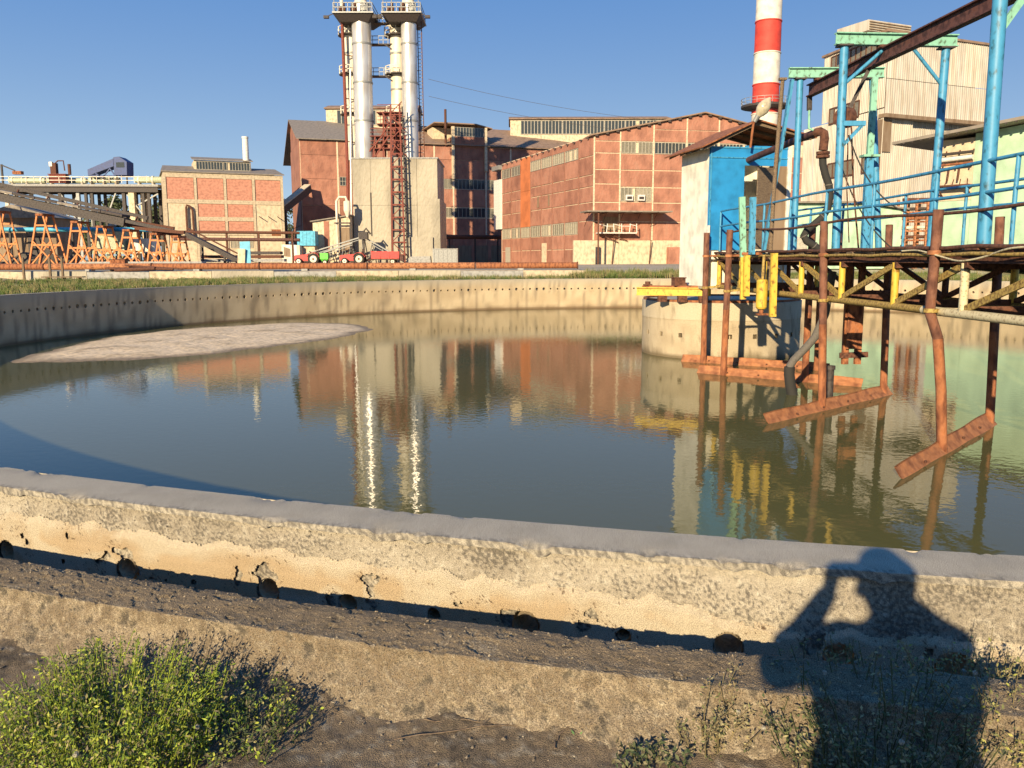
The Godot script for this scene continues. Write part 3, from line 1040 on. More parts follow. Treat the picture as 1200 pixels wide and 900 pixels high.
func build_scrapers() -> void:
	scraper("nearest rusty rake blade, hung on a bent rusty post", Vector2(5.27, 11.11), Vector2(8.63, 14.92), [[6.55, 12.70, 6.24, 12.7, true], [8.46, 14.85, 8.44, 15.0, false]], 0.06)
	scraper("middle rusty rake blade on two straight rusty posts", Vector2(4.62, 14.98), Vector2(8.29, 18.31), [[6.05, 16.40, 6.05, 16.8, false], [8.02, 18.2, 8.06, 18.5, false]], 0.03)
	scraper("rusty rake blade in front of the pier, its posts close to the hanging cylinder", Vector2(4.77, 21.88), Vector2(8.0, 19.35), [[5.36, 21.45, 5.42, 21.5, false], [7.0, 20.2, 7.05, 20.3, false]], 0.0)
	scraper("farthest rusty rake blade, touching the front of the pier", Vector2(4.85, 24.35), Vector2(8.3, 22.2), [[5.42, 24.0, 5.42, 24.05, false], [8.05, 22.35, 8.05, 22.4, false]], 0.0)
	# pump gear below the bridge
	var st := mb()
	var t := thing("suction_hose", "grey suction hose with a black strainer dipping into the water", "hose", v(6.05, WATER, 18.3))
	tube(st, [v(6.9, 0.9, 18.5), v(6.75, 0.0, 18.4), v(6.52, -0.49, 18.3), v(6.34, -0.71, 18.3), v(6.08, -0.99, 18.3), v(5.99, -1.15, 18.3)], 0.085, 12)
	done(st, "hose", mats.rubber_grey, t)
	st = mb()
	tube(st, [v(6.0, -1.13, 18.3), v(6.0, -1.3, 18.3), v(6.04, -1.55, 18.3), v(6.10, -1.80, 18.3)], 0.115, 12)
	done(st, "strainer", mats.rubber, t)
	t = thing("pump_stand", "heavy rusty steel frame hanging under the middle of the bridge", "frame", v(7.55, -1.1, 19.0))
	for q in [[7.42, 18.9], [7.70, 18.9]]:
		st = mb()
		beam(st, v(q[0], -1.15, q[1]), v(q[0], 1.1, q[1]), 0.13, 0.10)
		done(st, "upright", mats.rust, t)
	for y in [-0.95]:
		st = mb()
		beam(st, v(7.28, y, 18.84), v(7.9, y + 0.02, 18.84), 0.06, 0.12)
		done(st, "cross_rail", mats.rust_dark, t)
	st = mb()
	box(st, v(7.56, -0.15, 18.78), Vector3(0.34, 1.3, 0.03))
	done(st, "plate", mats.rust, t)
	t = thing("standpipe", "short dark iron pipe standing in the water under the bridge", "pipe", v(6.62, -3.0, 17.6))
	st = mb()
	lathe(st, v(6.62, 0, 17.6), [Vector2(0.08, -2.95), Vector2(0.08, -1.1), Vector2(0.10, -1.1), Vector2(0.10, -1.02), Vector2(0.06, -1.02), Vector2(0.06, -1.3), Vector2(0, -1.3)], 16)
	done(st, "barrel", mats.steel_dark, t)

func build_hut() -> void:
	var ff := facade(5.5, 24.3, 0.977, 0.21)
	var fs := facade(5.10, 26.2, 0.21, -0.977)
	var t := thing("pump_hut", "small hut with white side, bright blue front and brown roof", "hut", v(6.5, 0.3, 25.2))
	var eave := 4.28
	# left side wall: rendered, down to the beams
	var st := mb()
	fbox(st, fs, 0.0, 1.94, 0.41, 4.22, -0.12, 0.0)
	done(st, "side_wall", mats.white_wall, t)
	st = mb()
	fbox(st, ff, 2.40, 2.50, 0.41, 4.4, -1.9, 0.0)
	fbox(st, ff, 0.1, 2.4, 0.41, 4.4, -1.9, -1.8)
	done(st, "back_wall", mats.white_wall, t)
	st = mb()
	fbox(st, ff, 0.0, 2.5, 0.33, 0.41, -2.0, 0.02)
	done(st, "floor_slab", mats.concrete, t)
	# blue sheet front
	st = mb()
	fbox(st, ff, 0.0, 1.06, 1.42, 4.22, -0.04, 0.0)
	done(st, "front_sheet", mats.blue_sheet, t)
	st = mb()
	fbox(st, ff, 1.06, 2.36, 3.76, 4.30, -0.04, 0.0)
	done(st, "lintel_sheet", mats.blue_sheet, t)
	st = mb()
	fbox(st, ff, 1.95, 2.36, 1.42, 3.76, -0.04, 0.0)
	done(st, "front_sheet", mats.brown_sheet, t)
	for q in [[0.0, 2.36, 3.95, 3.98], [0.0, 2.36, 4.22, 4.26], [0.02, 0.06, 1.42, 4.22]]:
		st = mb()
		fbox(st, ff, q[0], q[1], q[2], q[3], 0.0, 0.025)
		done(st, "batten", mats.blue_paint, t)
	st = mb()
	fbox(st, ff, 2.36, 2.43, 1.3, 4.3, 0.0, 0.06)
	done(st, "corner_trim", mats.white_paint, t)
	st = mb()
	fbox(st, ff, -0.04, 0.03, 0.41, 2.1, 0.0, 0.08)
	done(st, "corner_trim", mats.white_paint, t)
	# door standing half open, grey-brown planks
	for i in 4:
		st = mb()
		var a := fp(ff, 1.92, 1.44, 0.02)
		var b := fp(ff, 1.30, 1.44, 0.30)
		var p := a.lerp(b, i / 4.0 + 0.01)
		var q := a.lerp(b, (i + 1) / 4.0 - 0.01)
		beam(st, (p + q) * 0.5, (p + q) * 0.5 + Vector3(0, 2.26, 0), 0.165, 0.035, (q - p).cross(Vector3.UP))
		done(st, "door_plank", mats.wood_old, t)
	# front wall below the deck
	st = mb()
	fbox(st, ff, 0.1, 2.4, 0.41, 1.40, -0.15, -0.05)
	done(st, "lower_wall", mats.white_wall, t)
	# roof: two sheet slopes on rafters
	for side in [0, 1]:
		var ridge := Vector2(1.22, 4.92)
		var low := Vector2(-0.42, 4.16) if side == 0 else Vector2(3.0, 4.50)
		st = mb()
		var nrm := Vector2(ridge.y - low.y, -(ridge.x - low.x)).normalized() * 0.035
		if nrm.y < 0.0: nrm = -nrm
		prism(st, ff, [low, ridge, ridge + nrm, low + nrm], -2.25, 0.42)
		done(st, "roof_slope", mats.rust, t)
		for o in [0.28, -0.5, -1.3, -2.1]:
			st = mb()
			prism(st, ff, [low + Vector2(0.1 if side == 0 else -0.1, -0.04), ridge - Vector2(0, 0.10), ridge - Vector2(0, 0.01), low + Vector2(0.1 if side == 0 else -0.1, 0.02)], o - 0.03, o + 0.03)
			done(st, "rafter", mats.wood_old, t)
	# street lamp head on a short stem
	var l := thing("flood_lamp", "weathered glass street lamp head above the blue hut", "lamp", v(6.62, 4.3, 24.05))
	st = mb()
	tube(st, [v(6.6, 4.22, 24.26), v(6.60, 4.8, 24.05), v(6.66, 5.0, 24.0), v(6.78, 5.05, 24.0)], 0.035, 8)
	done(st, "stem", mats.rust, l)
	st = mb()
	var ax := Vector3(0.45, 0.75, 0.15).normalized()
	var side_ := ax.cross(Vector3.BACK).normalized()
	var out := side_.cross(ax)
	var base := v(6.70, 5.0, 24.0)
	st.set_smooth_group(2)
	var rr := [0.06, 0.13, 0.17, 0.175, 0.15, 0.10, 0.02]
	for i in rr.size() - 1:
		for k in 16:
			var pq := []
			for e in [[i, k], [i, k + 1], [i + 1, k + 1], [i + 1, k]]:
				var g: float = TAU * e[1] / 16.0
				pq.append(base + ax * (0.095 * e[0]) + (side_ * cos(g) * 1.0 + out * sin(g) * 0.75) * rr[e[0]])
			quad(st, pq[0], pq[1], pq[2], pq[3])
	done(st, "lamp_glass", mats.lamp_glass, l)
	st = mb()
	tube(st, [base - ax * 0.16, base + ax * 0.02], 0.055, 10, 0.08)
	done(st, "socket", mats.steel_grey, l)
	# discharge pipe from the door head, elbow and hose
	var p := thing("discharge_pipe", "brown iron pipe with elbow coming out of the hut", "pipe", v(6.9, 3.5, 22.0))
	st = mb()
	tube(st, [v(6.62, 3.90, 24.8), v(6.72, 3.95, 23.4), v(6.86, 4.0, 21.2), v(6.97, 4.03, 20.15)], 0.085, 12)
	done(st, "pipe_run", mats.iron_brown, p)
	st = mb()
	tube(st, [v(6.97, 4.03, 20.15), v(7.03, 4.04, 20.05), v(7.10, 3.99, 20.0), v(7.12, 3.88, 20.0), v(7.10, 3.62, 20.0)], 0.10, 14)
	done(st, "elbow", mats.rust_dark, p)
	st = mb()
	lathe(st, v(7.10, 3.56, 20.0), [Vector2(0.05, -0.03), Vector2(0.15, -0.03), Vector2(0.15, 0.03), Vector2(0.05, 0.03)], 16)
	lathe(st, v(7.10, 3.48, 20.0), [Vector2(0.05, -0.03), Vector2(0.15, -0.03), Vector2(0.15, 0.03), Vector2(0.05, 0.03)], 16)
	done(st, "flange", mats.rust_dark, p)
	p = thing("rubber_hose", "thick black rubber hose sagging from the pipe elbow to the deck", "hose", v(7.1, 1.3, 20.0))
	var hp := [v(7.10, 3.48, 20.0), v(7.11, 3.3, 20.0), v(7.18, 3.07, 20.0), v(7.27, 2.85, 20.0), v(7.31, 2.6, 20.0), v(7.27, 2.31, 20.0), v(7.16, 2.12, 20.0), v(6.98, 1.96, 20.0), v(6.82, 1.83, 20.0), v(6.75, 1.70, 20.0), v(6.82, 1.58, 20.0), v(7.0, 1.48, 20.0), v(7.15, 1.36, 20.0)]
	st = mb()
	tube(st, hp, 0.085, 12)
	done(st, "hose_body", mats.rubber, p)
	for i in [0, 3, 6, 9, 11]:
		st = mb()
		var f: Vector3 = (hp[i + 1] - hp[i]).normalized()
		tube(st, [hp[i] - f * 0.012, hp[i] + f * 0.012], 0.094, 12)
		done(st, "hose_band", mats.rubber_grey, p)
	# yellow rail beam lying on the pier, with a rusty box
	var y := thing("rail_beam", "yellow steel beam lying across the pier's left edge", "beam", v(4.8, -0.06, 24.9))
	st = mb()
	ibeam(st, v(3.72, 0.23, 25.5), v(5.75, 0.23, 24.75), 0.16, 0.24, 0.03)
	done(st, "girder", mats.yellow_paint, y)
	for f in [0.35, 0.62, 0.9]:
		st = mb()
		var c := v(lerpf(3.72, 5.75, f), 0.02, lerpf(25.5, 24.75, f))
		box(st, c, Vector3(0.26, 0.19, 0.2))
		done(st, "packing_block", mats.rust_dark, y)
	st = mb()
	beam(st, v(3.9, 0.375, 25.5), v(5.7, 0.375, 24.85), 0.28, 0.05)
	done(st, "rust_plate", mats.rust, y)
	st = mb()
	box(st, v(4.87, 0.51, 25.1), Vector3(0.34, 0.22, 0.24), Basis(Vector3.UP, 0.25))
	box(st, v(4.87, 0.63, 25.1), Vector3(0.38, 0.03, 0.28), Basis(Vector3.UP, 0.25))
	beam(st, v(4.87, 0.40, 25.1), v(5.1, 0.44, 25.0), 0.08, 0.08)
	tag(done(st, "junction_box", mats.rust_dark), "small rusty iron box standing on the yellow beam", "box")
	st = mb()
	tube(st, [v(4.02, 0.40, 25.38), v(4.02, 0.52, 25.38)], 0.08, 10)
	box(st, v(4.02, 0.42, 25.38), Vector3(0.24, 0.04, 0.2))
	tag(done(st, "rail_stop", mats.rust_dark), "rusty stub bolted on the left end of the yellow beam", "stop")

func build_gantry() -> void:
	# portal frames that carry the hoist rail over the bridge
	var top := 5.14
	var t := thing("portal_frame", "farther blue portal frame with a mint green crossbeam, next to the hut", "frame", v(7.2, 1.3, 19.8), "portal frames over the bridge")
	column(t, v(6.46, 1.30, 19.8), v(6.44, top, 19.8), 0.072, "blue_paint")
	column(t, v(8.42, 1.30, 19.8), v(8.05, top, 19.8), 0.072, "blue_paint")
	var st := mb()
	beam(st, v(5.95, 1.30, 20.4), v(6.28, top, 19.85), 0.06, 0.14)
	done(st, "raking_leg", mats.blue_paint, t)
	st = mb()
	beam(st, v(7.85, 1.30, 19.2), v(7.92, 3.4, 19.4), 0.16, 0.12)
	done(st, "raking_leg", mats.blue_paint, t)
	st = mb()
	beam(st, v(7.92, 3.44, 19.4), v(8.06, top, 19.7), 0.13, 0.10)
	done(st, "raking_leg", mats.mint_paint, t)
	st = mb()
	box(st, v(7.92, 3.42, 19.4), Vector3(0.36, 0.05, 0.28))
	done(st, "joint_plate", mats.mint_paint, t)
	crossbeam(t, v(6.18, top + 0.13, 19.8), v(8.30, top + 0.13, 19.8))
	t = thing("portal_frame", "middle blue portal frame with braces and a mint green crossbeam", "frame", v(7.4, 1.3, 16.9), "portal frames over the bridge")
	column(t, v(6.30, 1.30, 16.8), v(6.27, top, 16.8), 0.078, "blue_paint")
	column(t, v(8.24, 1.30, 17.0), v(8.28, top, 17.0), 0.078, "blue_paint")
	crossbeam(t, v(6.10, top + 0.13, 16.8), v(8.48, top + 0.13, 17.0))
	for q in [[v(6.30, 4.45, 16.8), v(7.10, top, 16.88)], [v(8.26, 4.45, 17.0), v(7.62, top, 16.95)]]:
		st = mb()
		tube(st, [q[0], q[1]], 0.035, 8)
		done(st, "knee_brace", mats.blue_paint, t)
	st = mb()
	beam(st, v(6.30, 3.72, 16.75), v(6.72, 3.72, 16.75), 0.08, 0.09)
	beam(st, v(6.30, 3.3, 16.75), v(6.66, 3.68, 16.75), 0.05, 0.06)
	done(st, "bracket", mats.blue_paint, t)
	t = thing("portal_frame", "nearest blue portal frame, its thick column worn and patched", "frame", v(7.4, 1.3, 11.8), "portal frames over the bridge")
	column(t, v(6.44, 1.30, 11.8), v(6.41, top, 11.8), 0.092, "blue_paint")
	column(t, v(8.50, 1.30, 11.9), v(8.52, top, 11.9), 0.092, "blue_paint")
	crossbeam(t, v(6.20, top + 0.13, 11.8), v(8.75, top + 0.13, 11.9))
	st = mb()
	beam(st, v(6.46, 4.18, 11.8), v(7.15, top + 0.05, 11.85), 0.05, 0.09)
	done(st, "knee_brace", mats.mint_paint, t)
	t = thing("portal_frame", "blue portal frame at the shore end of the footbridge", "frame", v(7.6, 1.3, 6.2), "portal frames over the bridge")
	column(t, v(6.68, 1.30, 6.2), v(6.66, top, 6.2), 0.092, "blue_paint")
	column(t, v(8.75, 1.30, 6.2), v(8.77, top, 6.2), 0.092, "blue_paint")
	crossbeam(t, v(6.45, top + 0.13, 6.2), v(9.0, top + 0.13, 6.2))
	# hoist rail hung under the crossbeams
	var m := thing("hoist_rail", "long rust brown steel beam running above the bridge", "beam", v(7.2, 4.8, 13.0))
	st = mb()
	ibeam(st, v(6.84, 4.985, 20.35), v(7.68, 4.985, 5.6), 0.15, 0.27, 0.025)
	done(st, "girder", mats.iron_brown, m)
	for d in [19.8, 16.85, 11.83, 6.2]:
		st = mb()
		var x: float = 6.84 + (20.35 - d) * 0.05695
		box(st, v(x, 5.135, d), Vector3(0.22, 0.05, 0.16))
		done(st, "clip", mats.rust_dark, m)
	st = mb()
	beam(st, v(6.845, 4.86, 20.33), v(6.845, 4.55, 20.3), 0.10, 0.08)
	done(st, "end_stop", mats.steel_dark, m)
	st = mb()
	tube(st, [v(6.845, 4.58, 20.3), v(6.82, 4.12, 20.2)], 0.028, 6)
	tube(st, [v(6.82, 4.14, 20.2), v(6.95, 4.05, 20.1)], 0.028, 6)
	done(st, "pipe_hanger", mats.mint_paint, m)
	# hoist wheel and its chains
	var h := thing("chain_hoist", "dark chain hoist wheel hanging beside the middle portal", "hoist", v(6.55, 3.6, 17.5))
	st = mb()
	var hc := v(6.62, 3.95, 17.5)
	tube(st, [hc + Vector3(-0.08, 0, 0.05), hc + Vector3(0.08, 0, -0.05)], 0.20, 20)
	done(st, "wheel", mats.rust_dark, h)
	st = mb()
	tube(st, [hc + Vector3(-0.10, 0, 0.06), hc + Vector3(0.10, 0, -0.06)], 0.06, 10)
	done(st, "hub", mats.steel_dark, h)
	st = mb()
	beam(st, hc, v(7.0, 4.85, 17.4), 0.05, 0.07)
	done(st, "hanger", mats.steel_dark, h)
	for q in [[6.50, 6.60, 1.36, 0.018], [6.72, 6.95, 1.36, 0.018], [6.66, 6.75, 1.5, 0.012]]:
		st = mb()
		tube(st, [v(q[0], 3.9, 17.45), v((q[0] + q[1]) * 0.5 - 0.02, 2.6, 17.4), v(q[1], q[2], 17.3)], q[3], 6)
		done(st, "chain", mats.rust_dark, h)
	for q in [[v(6.4, 3.5, 16.7), v(6.75, 2.2, 16.4), v(7.45, 1.95, 16.0), "thin dark cable sagging from the middle portal to the railing"], [v(6.5, 3.3, 17.5), v(6.9, 2.0, 17.5), v(7.6, 1.36, 17.2), "thin dark cable hanging from the hoist to the deck"]]:
		st = mb()
		var pts := []
		for i in 13:
			var u := i / 12.0
			pts.append((q[0] as Vector3).lerp(q[1], u).lerp((q[1] as Vector3).lerp(q[2], u), u))
		tube(st, pts, 0.014, 6)
		tag(done(st, "slack_cable", mats.rubber), q[3], "cable")
	# tall grey-brown pole leaning against the farther portal
	st = mb()
	tube(st, [v(6.05, 0.30, 20.25), v(6.03, 2.7, 20.05), v(6.02, 5.10, 19.7)], 0.055, 8, 0.045)
	box(st, v(6.02, 5.12, 19.7), Vector3(0.16, 0.05, 0.12))
	tag(done(st, "leaning_pole", mats.wood_old), "tall thin grey brown pole beside the farther portal frame", "pole")
	# hose coil and rag cable on the deck edge
	st = mb()
	var cp := []
	for i in 28:
		var u := i / 27.0
		cp.append(bp(lerpf(13.6, 10.4, u), -1.17 + 0.02 * sin(u * 20.0), 1.30 + 0.05 * sin(u * 9.0) - 0.10 * sin(u * PI)))
	tube(st, cp, 0.014, 6)
	tag(done(st, "loose_wire", mats.cream_paint), "pale loose wire drooping along the bridge edge", "wire")

func column(t: Node3D, a: Vector3, b: Vector3, r: float, m: String) -> void:
	var st := mb()
	tube(st, [a, b], r, 16)
	done(st, "column", mats[m], t)
	st = mb()
	box(st, b + Vector3(0, 0.0, 0), Vector3(r * 3.4, 0.03, r * 3.0))
	done(st, "cap_plate", mats.steel_dark, t)
	st = mb()
	box(st, a + Vector3(0, 0.012, 0), Vector3(r * 3.6, 0.025, r * 3.6))
	done(st, "base_plate", mats.rust_dark, t)

func crossbeam(t: Node3D, a: Vector3, b: Vector3) -> void:
	var st := mb()
	ibeam(st, a, b, 0.14, 0.22, 0.022)
	done(st, "crossbeam", mats.mint_paint, t)

# ------------------------------------------------------------------ beyond the tank
func build_yard_edge() -> void:
	var f := facade(-60.0, 55.9, 1, 0)
	var w := thing("retaining_wall", "low weathered concrete wall behind the grass strip", "wall", v(-28, -0.3, 56))
	for i in 16:
		var s0 := i * 4.05
		fpart(w, "wall_block", [mats.concrete_frame, mats.concrete, mats.concrete_grey][i * 7 % 3], f, s0 + 0.01, s0 + 4.03, -0.4, 0.43 + 0.03 * sin(i * 2.1), -0.28, 0.0)
	var p := thing("ground_pipe", "long rusty pipe lying along the wall behind the tank", "pipe", v(-28, YARD, 57.6))
	for i in 9:
		var st := mb()
		var a := -60.0 + i * 7.2
		tube(st, [v(a + 0.02, 0.74, 57.6), v(minf(a + 7.18, 4.4), 0.74, 57.6)], 0.215, 14)
		done(st, "pipe_length", [mats.rust, mats.rust_orange, mats.rust][i % 3], p)
		st = mb()
		box(st, v(a + 3.0, 0.49, 57.6), Vector3(0.4, 0.14, 0.6))
		done(st, "saddle", mats.concrete_grey, p)
		st = mb()
		lathe(st, Vector3.ZERO, [Vector2(0.2, 0), Vector2(0.245, 0), Vector2(0.245, 0.08), Vector2(0.2, 0.08)], 14)
		var o := done(st, "weld_collar", mats.rust_dark, p)
		o.rotation_degrees = Vector3(0, 0, -90)
		o.position = v(a + 7.1 if i < 8 else 4.36, 0.74, 57.6) - p.position
	# second smaller pipe, heap of offcuts and frames on the left
	var q := thing("offcut_heap", "heap of rusty pipe offcuts on the wall by the left trestles", "scrap", v(-25, YARD, 57.0))
	for e in [[-26.3, 0.52, 57.1, -23.6, 0.60, 57.0, 0.13], [-27.0, 0.62, 57.2, -22.4, 0.55, 57.0, 0.08], [-25.6, 0.82, 57.15, -21.8, 0.56, 57.1, 0.06]]:
		var st := mb()
		tube(st, [v(e[0], e[1], e[2]), v(e[3], e[4], e[5])], e[6], 8)
		done(st, "offcut", mats.rust_dark, q)
	var b := thing("rust_box", "square rusty iron box on the pipe by the trestles", "box", v(-26.4, YARD, 58.4))
	for e in [0]:
		var st := mb()
		box(st, v(-26.6, 0.86, 58.4), Vector3(1.0, 0.66, 0.5))
		done(st, "case", mats.rust, b)
		st = mb()
		box(st, v(-26.6, 1.21, 58.4), Vector3(1.06, 0.05, 0.56))
		box(st, v(-26.6, 0.50, 58.4), Vector3(1.06, 0.08, 0.56))
		done(st, "rim", mats.rust_dark, b)
	# path and old bench on the far left
	var st2 := mb()
	beam(st2, v(-60, -0.21, 46.5), v(-22.5, -0.21, 47.5), 0.9, 0.10)
	tag(done(st2, "path", mats.concrete), "", "", "", "structure")
	var bench := thing("plank_bench", "low grey plank bench against the far left wall", "bench", v(-28.4, -0.2, 54.5))
	st2 = mb()
	box(st2, v(-28.4, 0.12, 54.5), Vector3(2.6, 0.07, 0.45))
	done(st2, "seat", mats.wood_old, bench)
	for x in [-29.4, -28.4, -27.4]:
		st2 = mb()
		box(st2, v(x, -0.07, 54.5), Vector3(0.10, 0.32, 0.4))
		done(st2, "leg", mats.wood_old, bench)
	for x in [-31.4, -29.7, -28.9]:
		st2 = mb()
		beam(st2, v(x, -0.22, 55.4), v(x + 0.05, 1.35, 55.3), 0.12, 0.12)
		box(st2, v(x, -0.16, 55.4), Vector3(0.3, 0.12, 0.3))
		tag(done(st2, "old_post", mats.wood_old), ["leftmost grey post leaning on the far left wall", "grey post just left of the plank bench", "grey post behind the plank bench"][[-31.4, -29.7, -28.9].find(x)], "post", "old posts by the bench")

# brick panels of one bay between rows, skipping what windows fill
func panels(t: Node3D, F: Dictionary, s0: float, s1: float, rows: Array, rng: RandomNumberGenerator, set_: Array, gap := 0.11) -> void:
	for r in rows:
		fpart(t, "brick_panel", mats[set_[rng.randi() % set_.size()]], F, s0 + gap, s1 - gap, r[0] + gap * 0.6, r[1] - gap * 0.6, 0.0, 0.10 + rng.randf_range(-0.02, 0.02))

func build_hall() -> void:
	var fs := facade(-1.61, 143.39, 0.3377, -0.9413)
	var fg := facade(10.37, 110.0, 0.9816, 0.191)
	var t := thing("brick_hall", "big red brick hall with pale bands and a low gable", "building", v(17, YARD, 126))
	var rng := RandomNumberGenerator.new()
	rng.seed = 12
	var red := ["brick", "brick", "brick_dark", "brick_pale"]
	# core of the walls
	fpart(t, "wall", mats.band, fs, 0.0, 35.48, YARD, 16.45, -0.35, 0.0)
	var st := mb()
	prism(st, fg, [Vector2(0, YARD), Vector2(29, YARD), Vector2(29, 16.4), Vector2(14.5, 19.4), Vector2(0, 16.4)], -0.35, 0.0)
	done(st, "wall", mats.band, t)
	st = mb()
	fbox(st, fs, -0.3, 0.0, YARD, 16.4, -28.0, 0.0)
	done(st, "wall", mats.brick_dark, t)
	# gable: bays
	var bays := [0.0, 3.39, 7.8, 12.24, 16.6, 21.0, 25.4, 29.0]
	var roofline := func(s: float) -> float: return 16.4 + (s if s < 14.5 else 29.0 - s) * 3.0 / 14.5 - 0.1
	for i in 7:
		var a: float = bays[i]
		var b: float = bays[i + 1]
		var rows := [[3.43, 5.8], [5.8, 8.2], [8.2, 10.12], [10.12, 12.25], [12.25, 14.3]]
		if i == 0: rows = [[3.43, 5.8], [5.8, 8.22], [8.22, 10.5], [10.5, 12.27], [12.27, 14.3], [14.3, 15.77]]
		if i == 1: rows = [[3.43, 5.8], [5.8, 7.0], [7.0, 8.3], [10.15, 12.25], [12.25, 14.25]]
		panels(t, fg, a, b, rows, rng, ["brick", "brick_pale", "brick"])
		# up to the sloping verge
		var lo := 15.77 if i == 0 else 15.78
		var mid := 17.3
		var polys := []
		if roofline.call(a) > mid + 0.3 and roofline.call(b) > mid + 0.3:
			polys.append([Vector2(a + 0.07, lo + 0.04), Vector2(b - 0.07, lo + 0.04), Vector2(b - 0.07, mid - 0.05), Vector2(a + 0.07, mid - 0.05)])
			lo = mid
		var top := [Vector2(a + 0.07, lo + 0.05), Vector2(b - 0.07, lo + 0.05), Vector2(b - 0.07, roofline.call(b - 0.07))]
		if a < 14.5 and b > 14.5: top.append(Vector2(14.5, roofline.call(14.5)))
		top.append(Vector2(a + 0.07, roofline.call(a + 0.07)))
		polys.append(top)
		for q in polys:
			st = mb()
			prism(st, fg, q, 0.0, 0.10)
			done(st, "brick_panel", mats[["brick", "brick_pale"][rng.randi() % 2]], t)
		if i in [1, 2, 3, 4, 5]: fwindow(t, fg, a + 0.15, b - 0.15, 14.33, 15.7, 9, 1, mats.frame_pale, mats.glass_dirty if i == 1 else mats.glass)
		fpart(t, "pilaster", mats.band, fg, a - 0.09, a + 0.09, 3.5, roofline.call(maxf(a, 0.1)) - 0.05, 0.0, 0.14)
	fwindow(t, fg, 3.55, 5.5, 8.4, 10.05, 4, 1, mats.frame_pale, mats.glass_dirty)
	fwindow(t, fg, 5.5, 7.6, 8.4, 10.05, 4, 2, mats.frame_pale, mats.glass_pale)
	for s in [4.6, 6.2]:
		var ac := fpart(t, "air_unit", mats.white_paint, fg, s - 0.45, s + 0.45, 8.45, 9.15, 0.1, 0.45)
		fpart(ac, "grille", mats.steel_dark, fg, s - 0.32, s + 0.32, 8.6, 8.95, 0.45, 0.47)
	# cream plinth and patched render
	for i in 7:
		fpart(t, "plinth", mats.render_cream if i < 3 else mats.brick_pale, fg, bays[i] + 0.02, bays[i + 1] - 0.02, YARD, 3.43, 0.0, 0.16 + 0.012 * (i % 3))
	fpart(t, "dark_landing_panel", mats.brown_sheet, fg, 1.2, 3.2, 4.6, 6.4, 0.1, 0.13)  # flat brown panel in place of a dark doorway
	# canopy on thin posts, with a white landing and stair below
	var can := fpart(t, "canopy", mats.roof_grey, fg, -1.75, 9.3, 6.86, 7.02, 0.0, 3.3)
	for s in [-1.2, 1.0, 3.2, 5.4, 7.6]:
		var sb := mb()
		beam(sb, fp(fg, s, 6.82, 0.1), fp(fg, s, 6.82, 3.2), 0.08, 0.10)
		beam(sb, fp(fg, s, 5.2, 0.1), fp(fg, s, 6.8, 2.4), 0.05, 0.06)
		done(sb, "bracket", mats.rust_dark, can)
	st = mb()
	beam(st, fp(fg, -0.2, YARD, 2.9), fp(fg, -0.2, 6.86, 2.9), 0.18, 0.18)
	done(st, "canopy_post", mats.rust_dark, t)
	st = mb()
	fbox(st, fg, 0.3, 5.3, 4.28, 4.42, 0.1, 1.5)
	done(st, "landing", mats.white_paint, t)
	for i in 6:
		st = mb()
		var s := 0.3 + i * 1.0
		beam(st, fp(fg, s, 4.42, 1.45), fp(fg, s + 0.12 * sin(i * 2.0), 5.5, 1.45), 0.09, 0.09)
		if i < 5: beam(st, fp(fg, s, 5.45 - 0.25 * (i % 2), 1.45), fp(fg, s + 1.0, 5.2, 1.45), 0.07, 0.07)
		done(st, "landing_rail", mats.white_paint, t)
	for q in [[0.3, 4.3, 3.2, 3.2], [1.6, 4.3, 4.4, 3.4], [2.5, 4.3, 2.4, YARD], [7.4, 3.5, 7.4, YARD]]:
		st = mb()
		beam(st, fp(fg, q[0], q[1], 0.9), fp(fg, q[2], q[3], 0.4), 0.10, 0.10)
		done(st, "strut", mats.rust_dark, t)
	st = mb()
	fbox(st, fg, -3.2, -0.4, YARD, 3.4, 2.0, 2.4)
	done(st, "low_wall", mats.render_cream, t)
	st = mb()
	fbox(st, fg, 9.8, 11.5, YARD, 2.6, 0.2, 0.9)
	done(st, "low_wall", mats.brick_pale, t)
	# long side: bays
	var sb_ := [0.4, 4.9, 9.3, 13.4, 17.8, 22.0, 26.4, 31.0, 35.48]
	for i in 8:
		var a: float = sb_[i]
		var b: float = sb_[i + 1]
		if i == 2:
			fpart(t, "orange_panel", mats.orange_panel, fs, a, b, 5.95, 11.3, 0.0, 0.16)
			fpart(t, "orange_panel", mats.orange_panel, fs, a, b, 11.33, 16.3, 0.0, 0.155)
			panels(t, fs, a, b, [[0.45, 2.4], [2.4, 4.35]], rng, red)
		else:
			var rows := [[0.45, 2.4], [2.4, 4.35], [5.95, 8.25], [8.25, 10.2], [10.2, 11.65], [11.65, 13.98], [15.4, 16.4]]
			if i == 7: rows = [[3.4, 5.95], [5.95, 8.25], [8.25, 10.2], [10.2, 11.65], [11.65, 13.98], [13.98, 16.4]]
			panels(t, fs, a, b, rows, rng, red)
			if i < 7: fwindow(t, fs, a + 0.1, b - 0.1, 14.02, 15.38, 6, 1, mats.frame_pale, mats.glass if i < 2 else mats.glass_pale)
			if i in [3, 4]: fpart(t, "dark_opening_panel", mats.brown_sheet, fs, b - 1.5, b - 0.9, 8.6, 10.1, 0.10, 0.13)  # shade of a wall opening, put in as a brown panel
		if i < 7: fwindow(t, fs, a + 0.1, b - 0.1, 4.42, 5.9, 6, 1, mats.frame_pale, mats.glass_dirty if i % 2 else mats.glass_pale)
		if i > 0: fpart(t, "pilaster", mats.brick_dark, fs, a - 0.09, a + 0.09, YARD, 16.4, 0.0, 0.13)
	fpart(t, "door", mats.frame_pale, fs, 2.2, 4.4, YARD, 3.0, 0.1, 0.16)
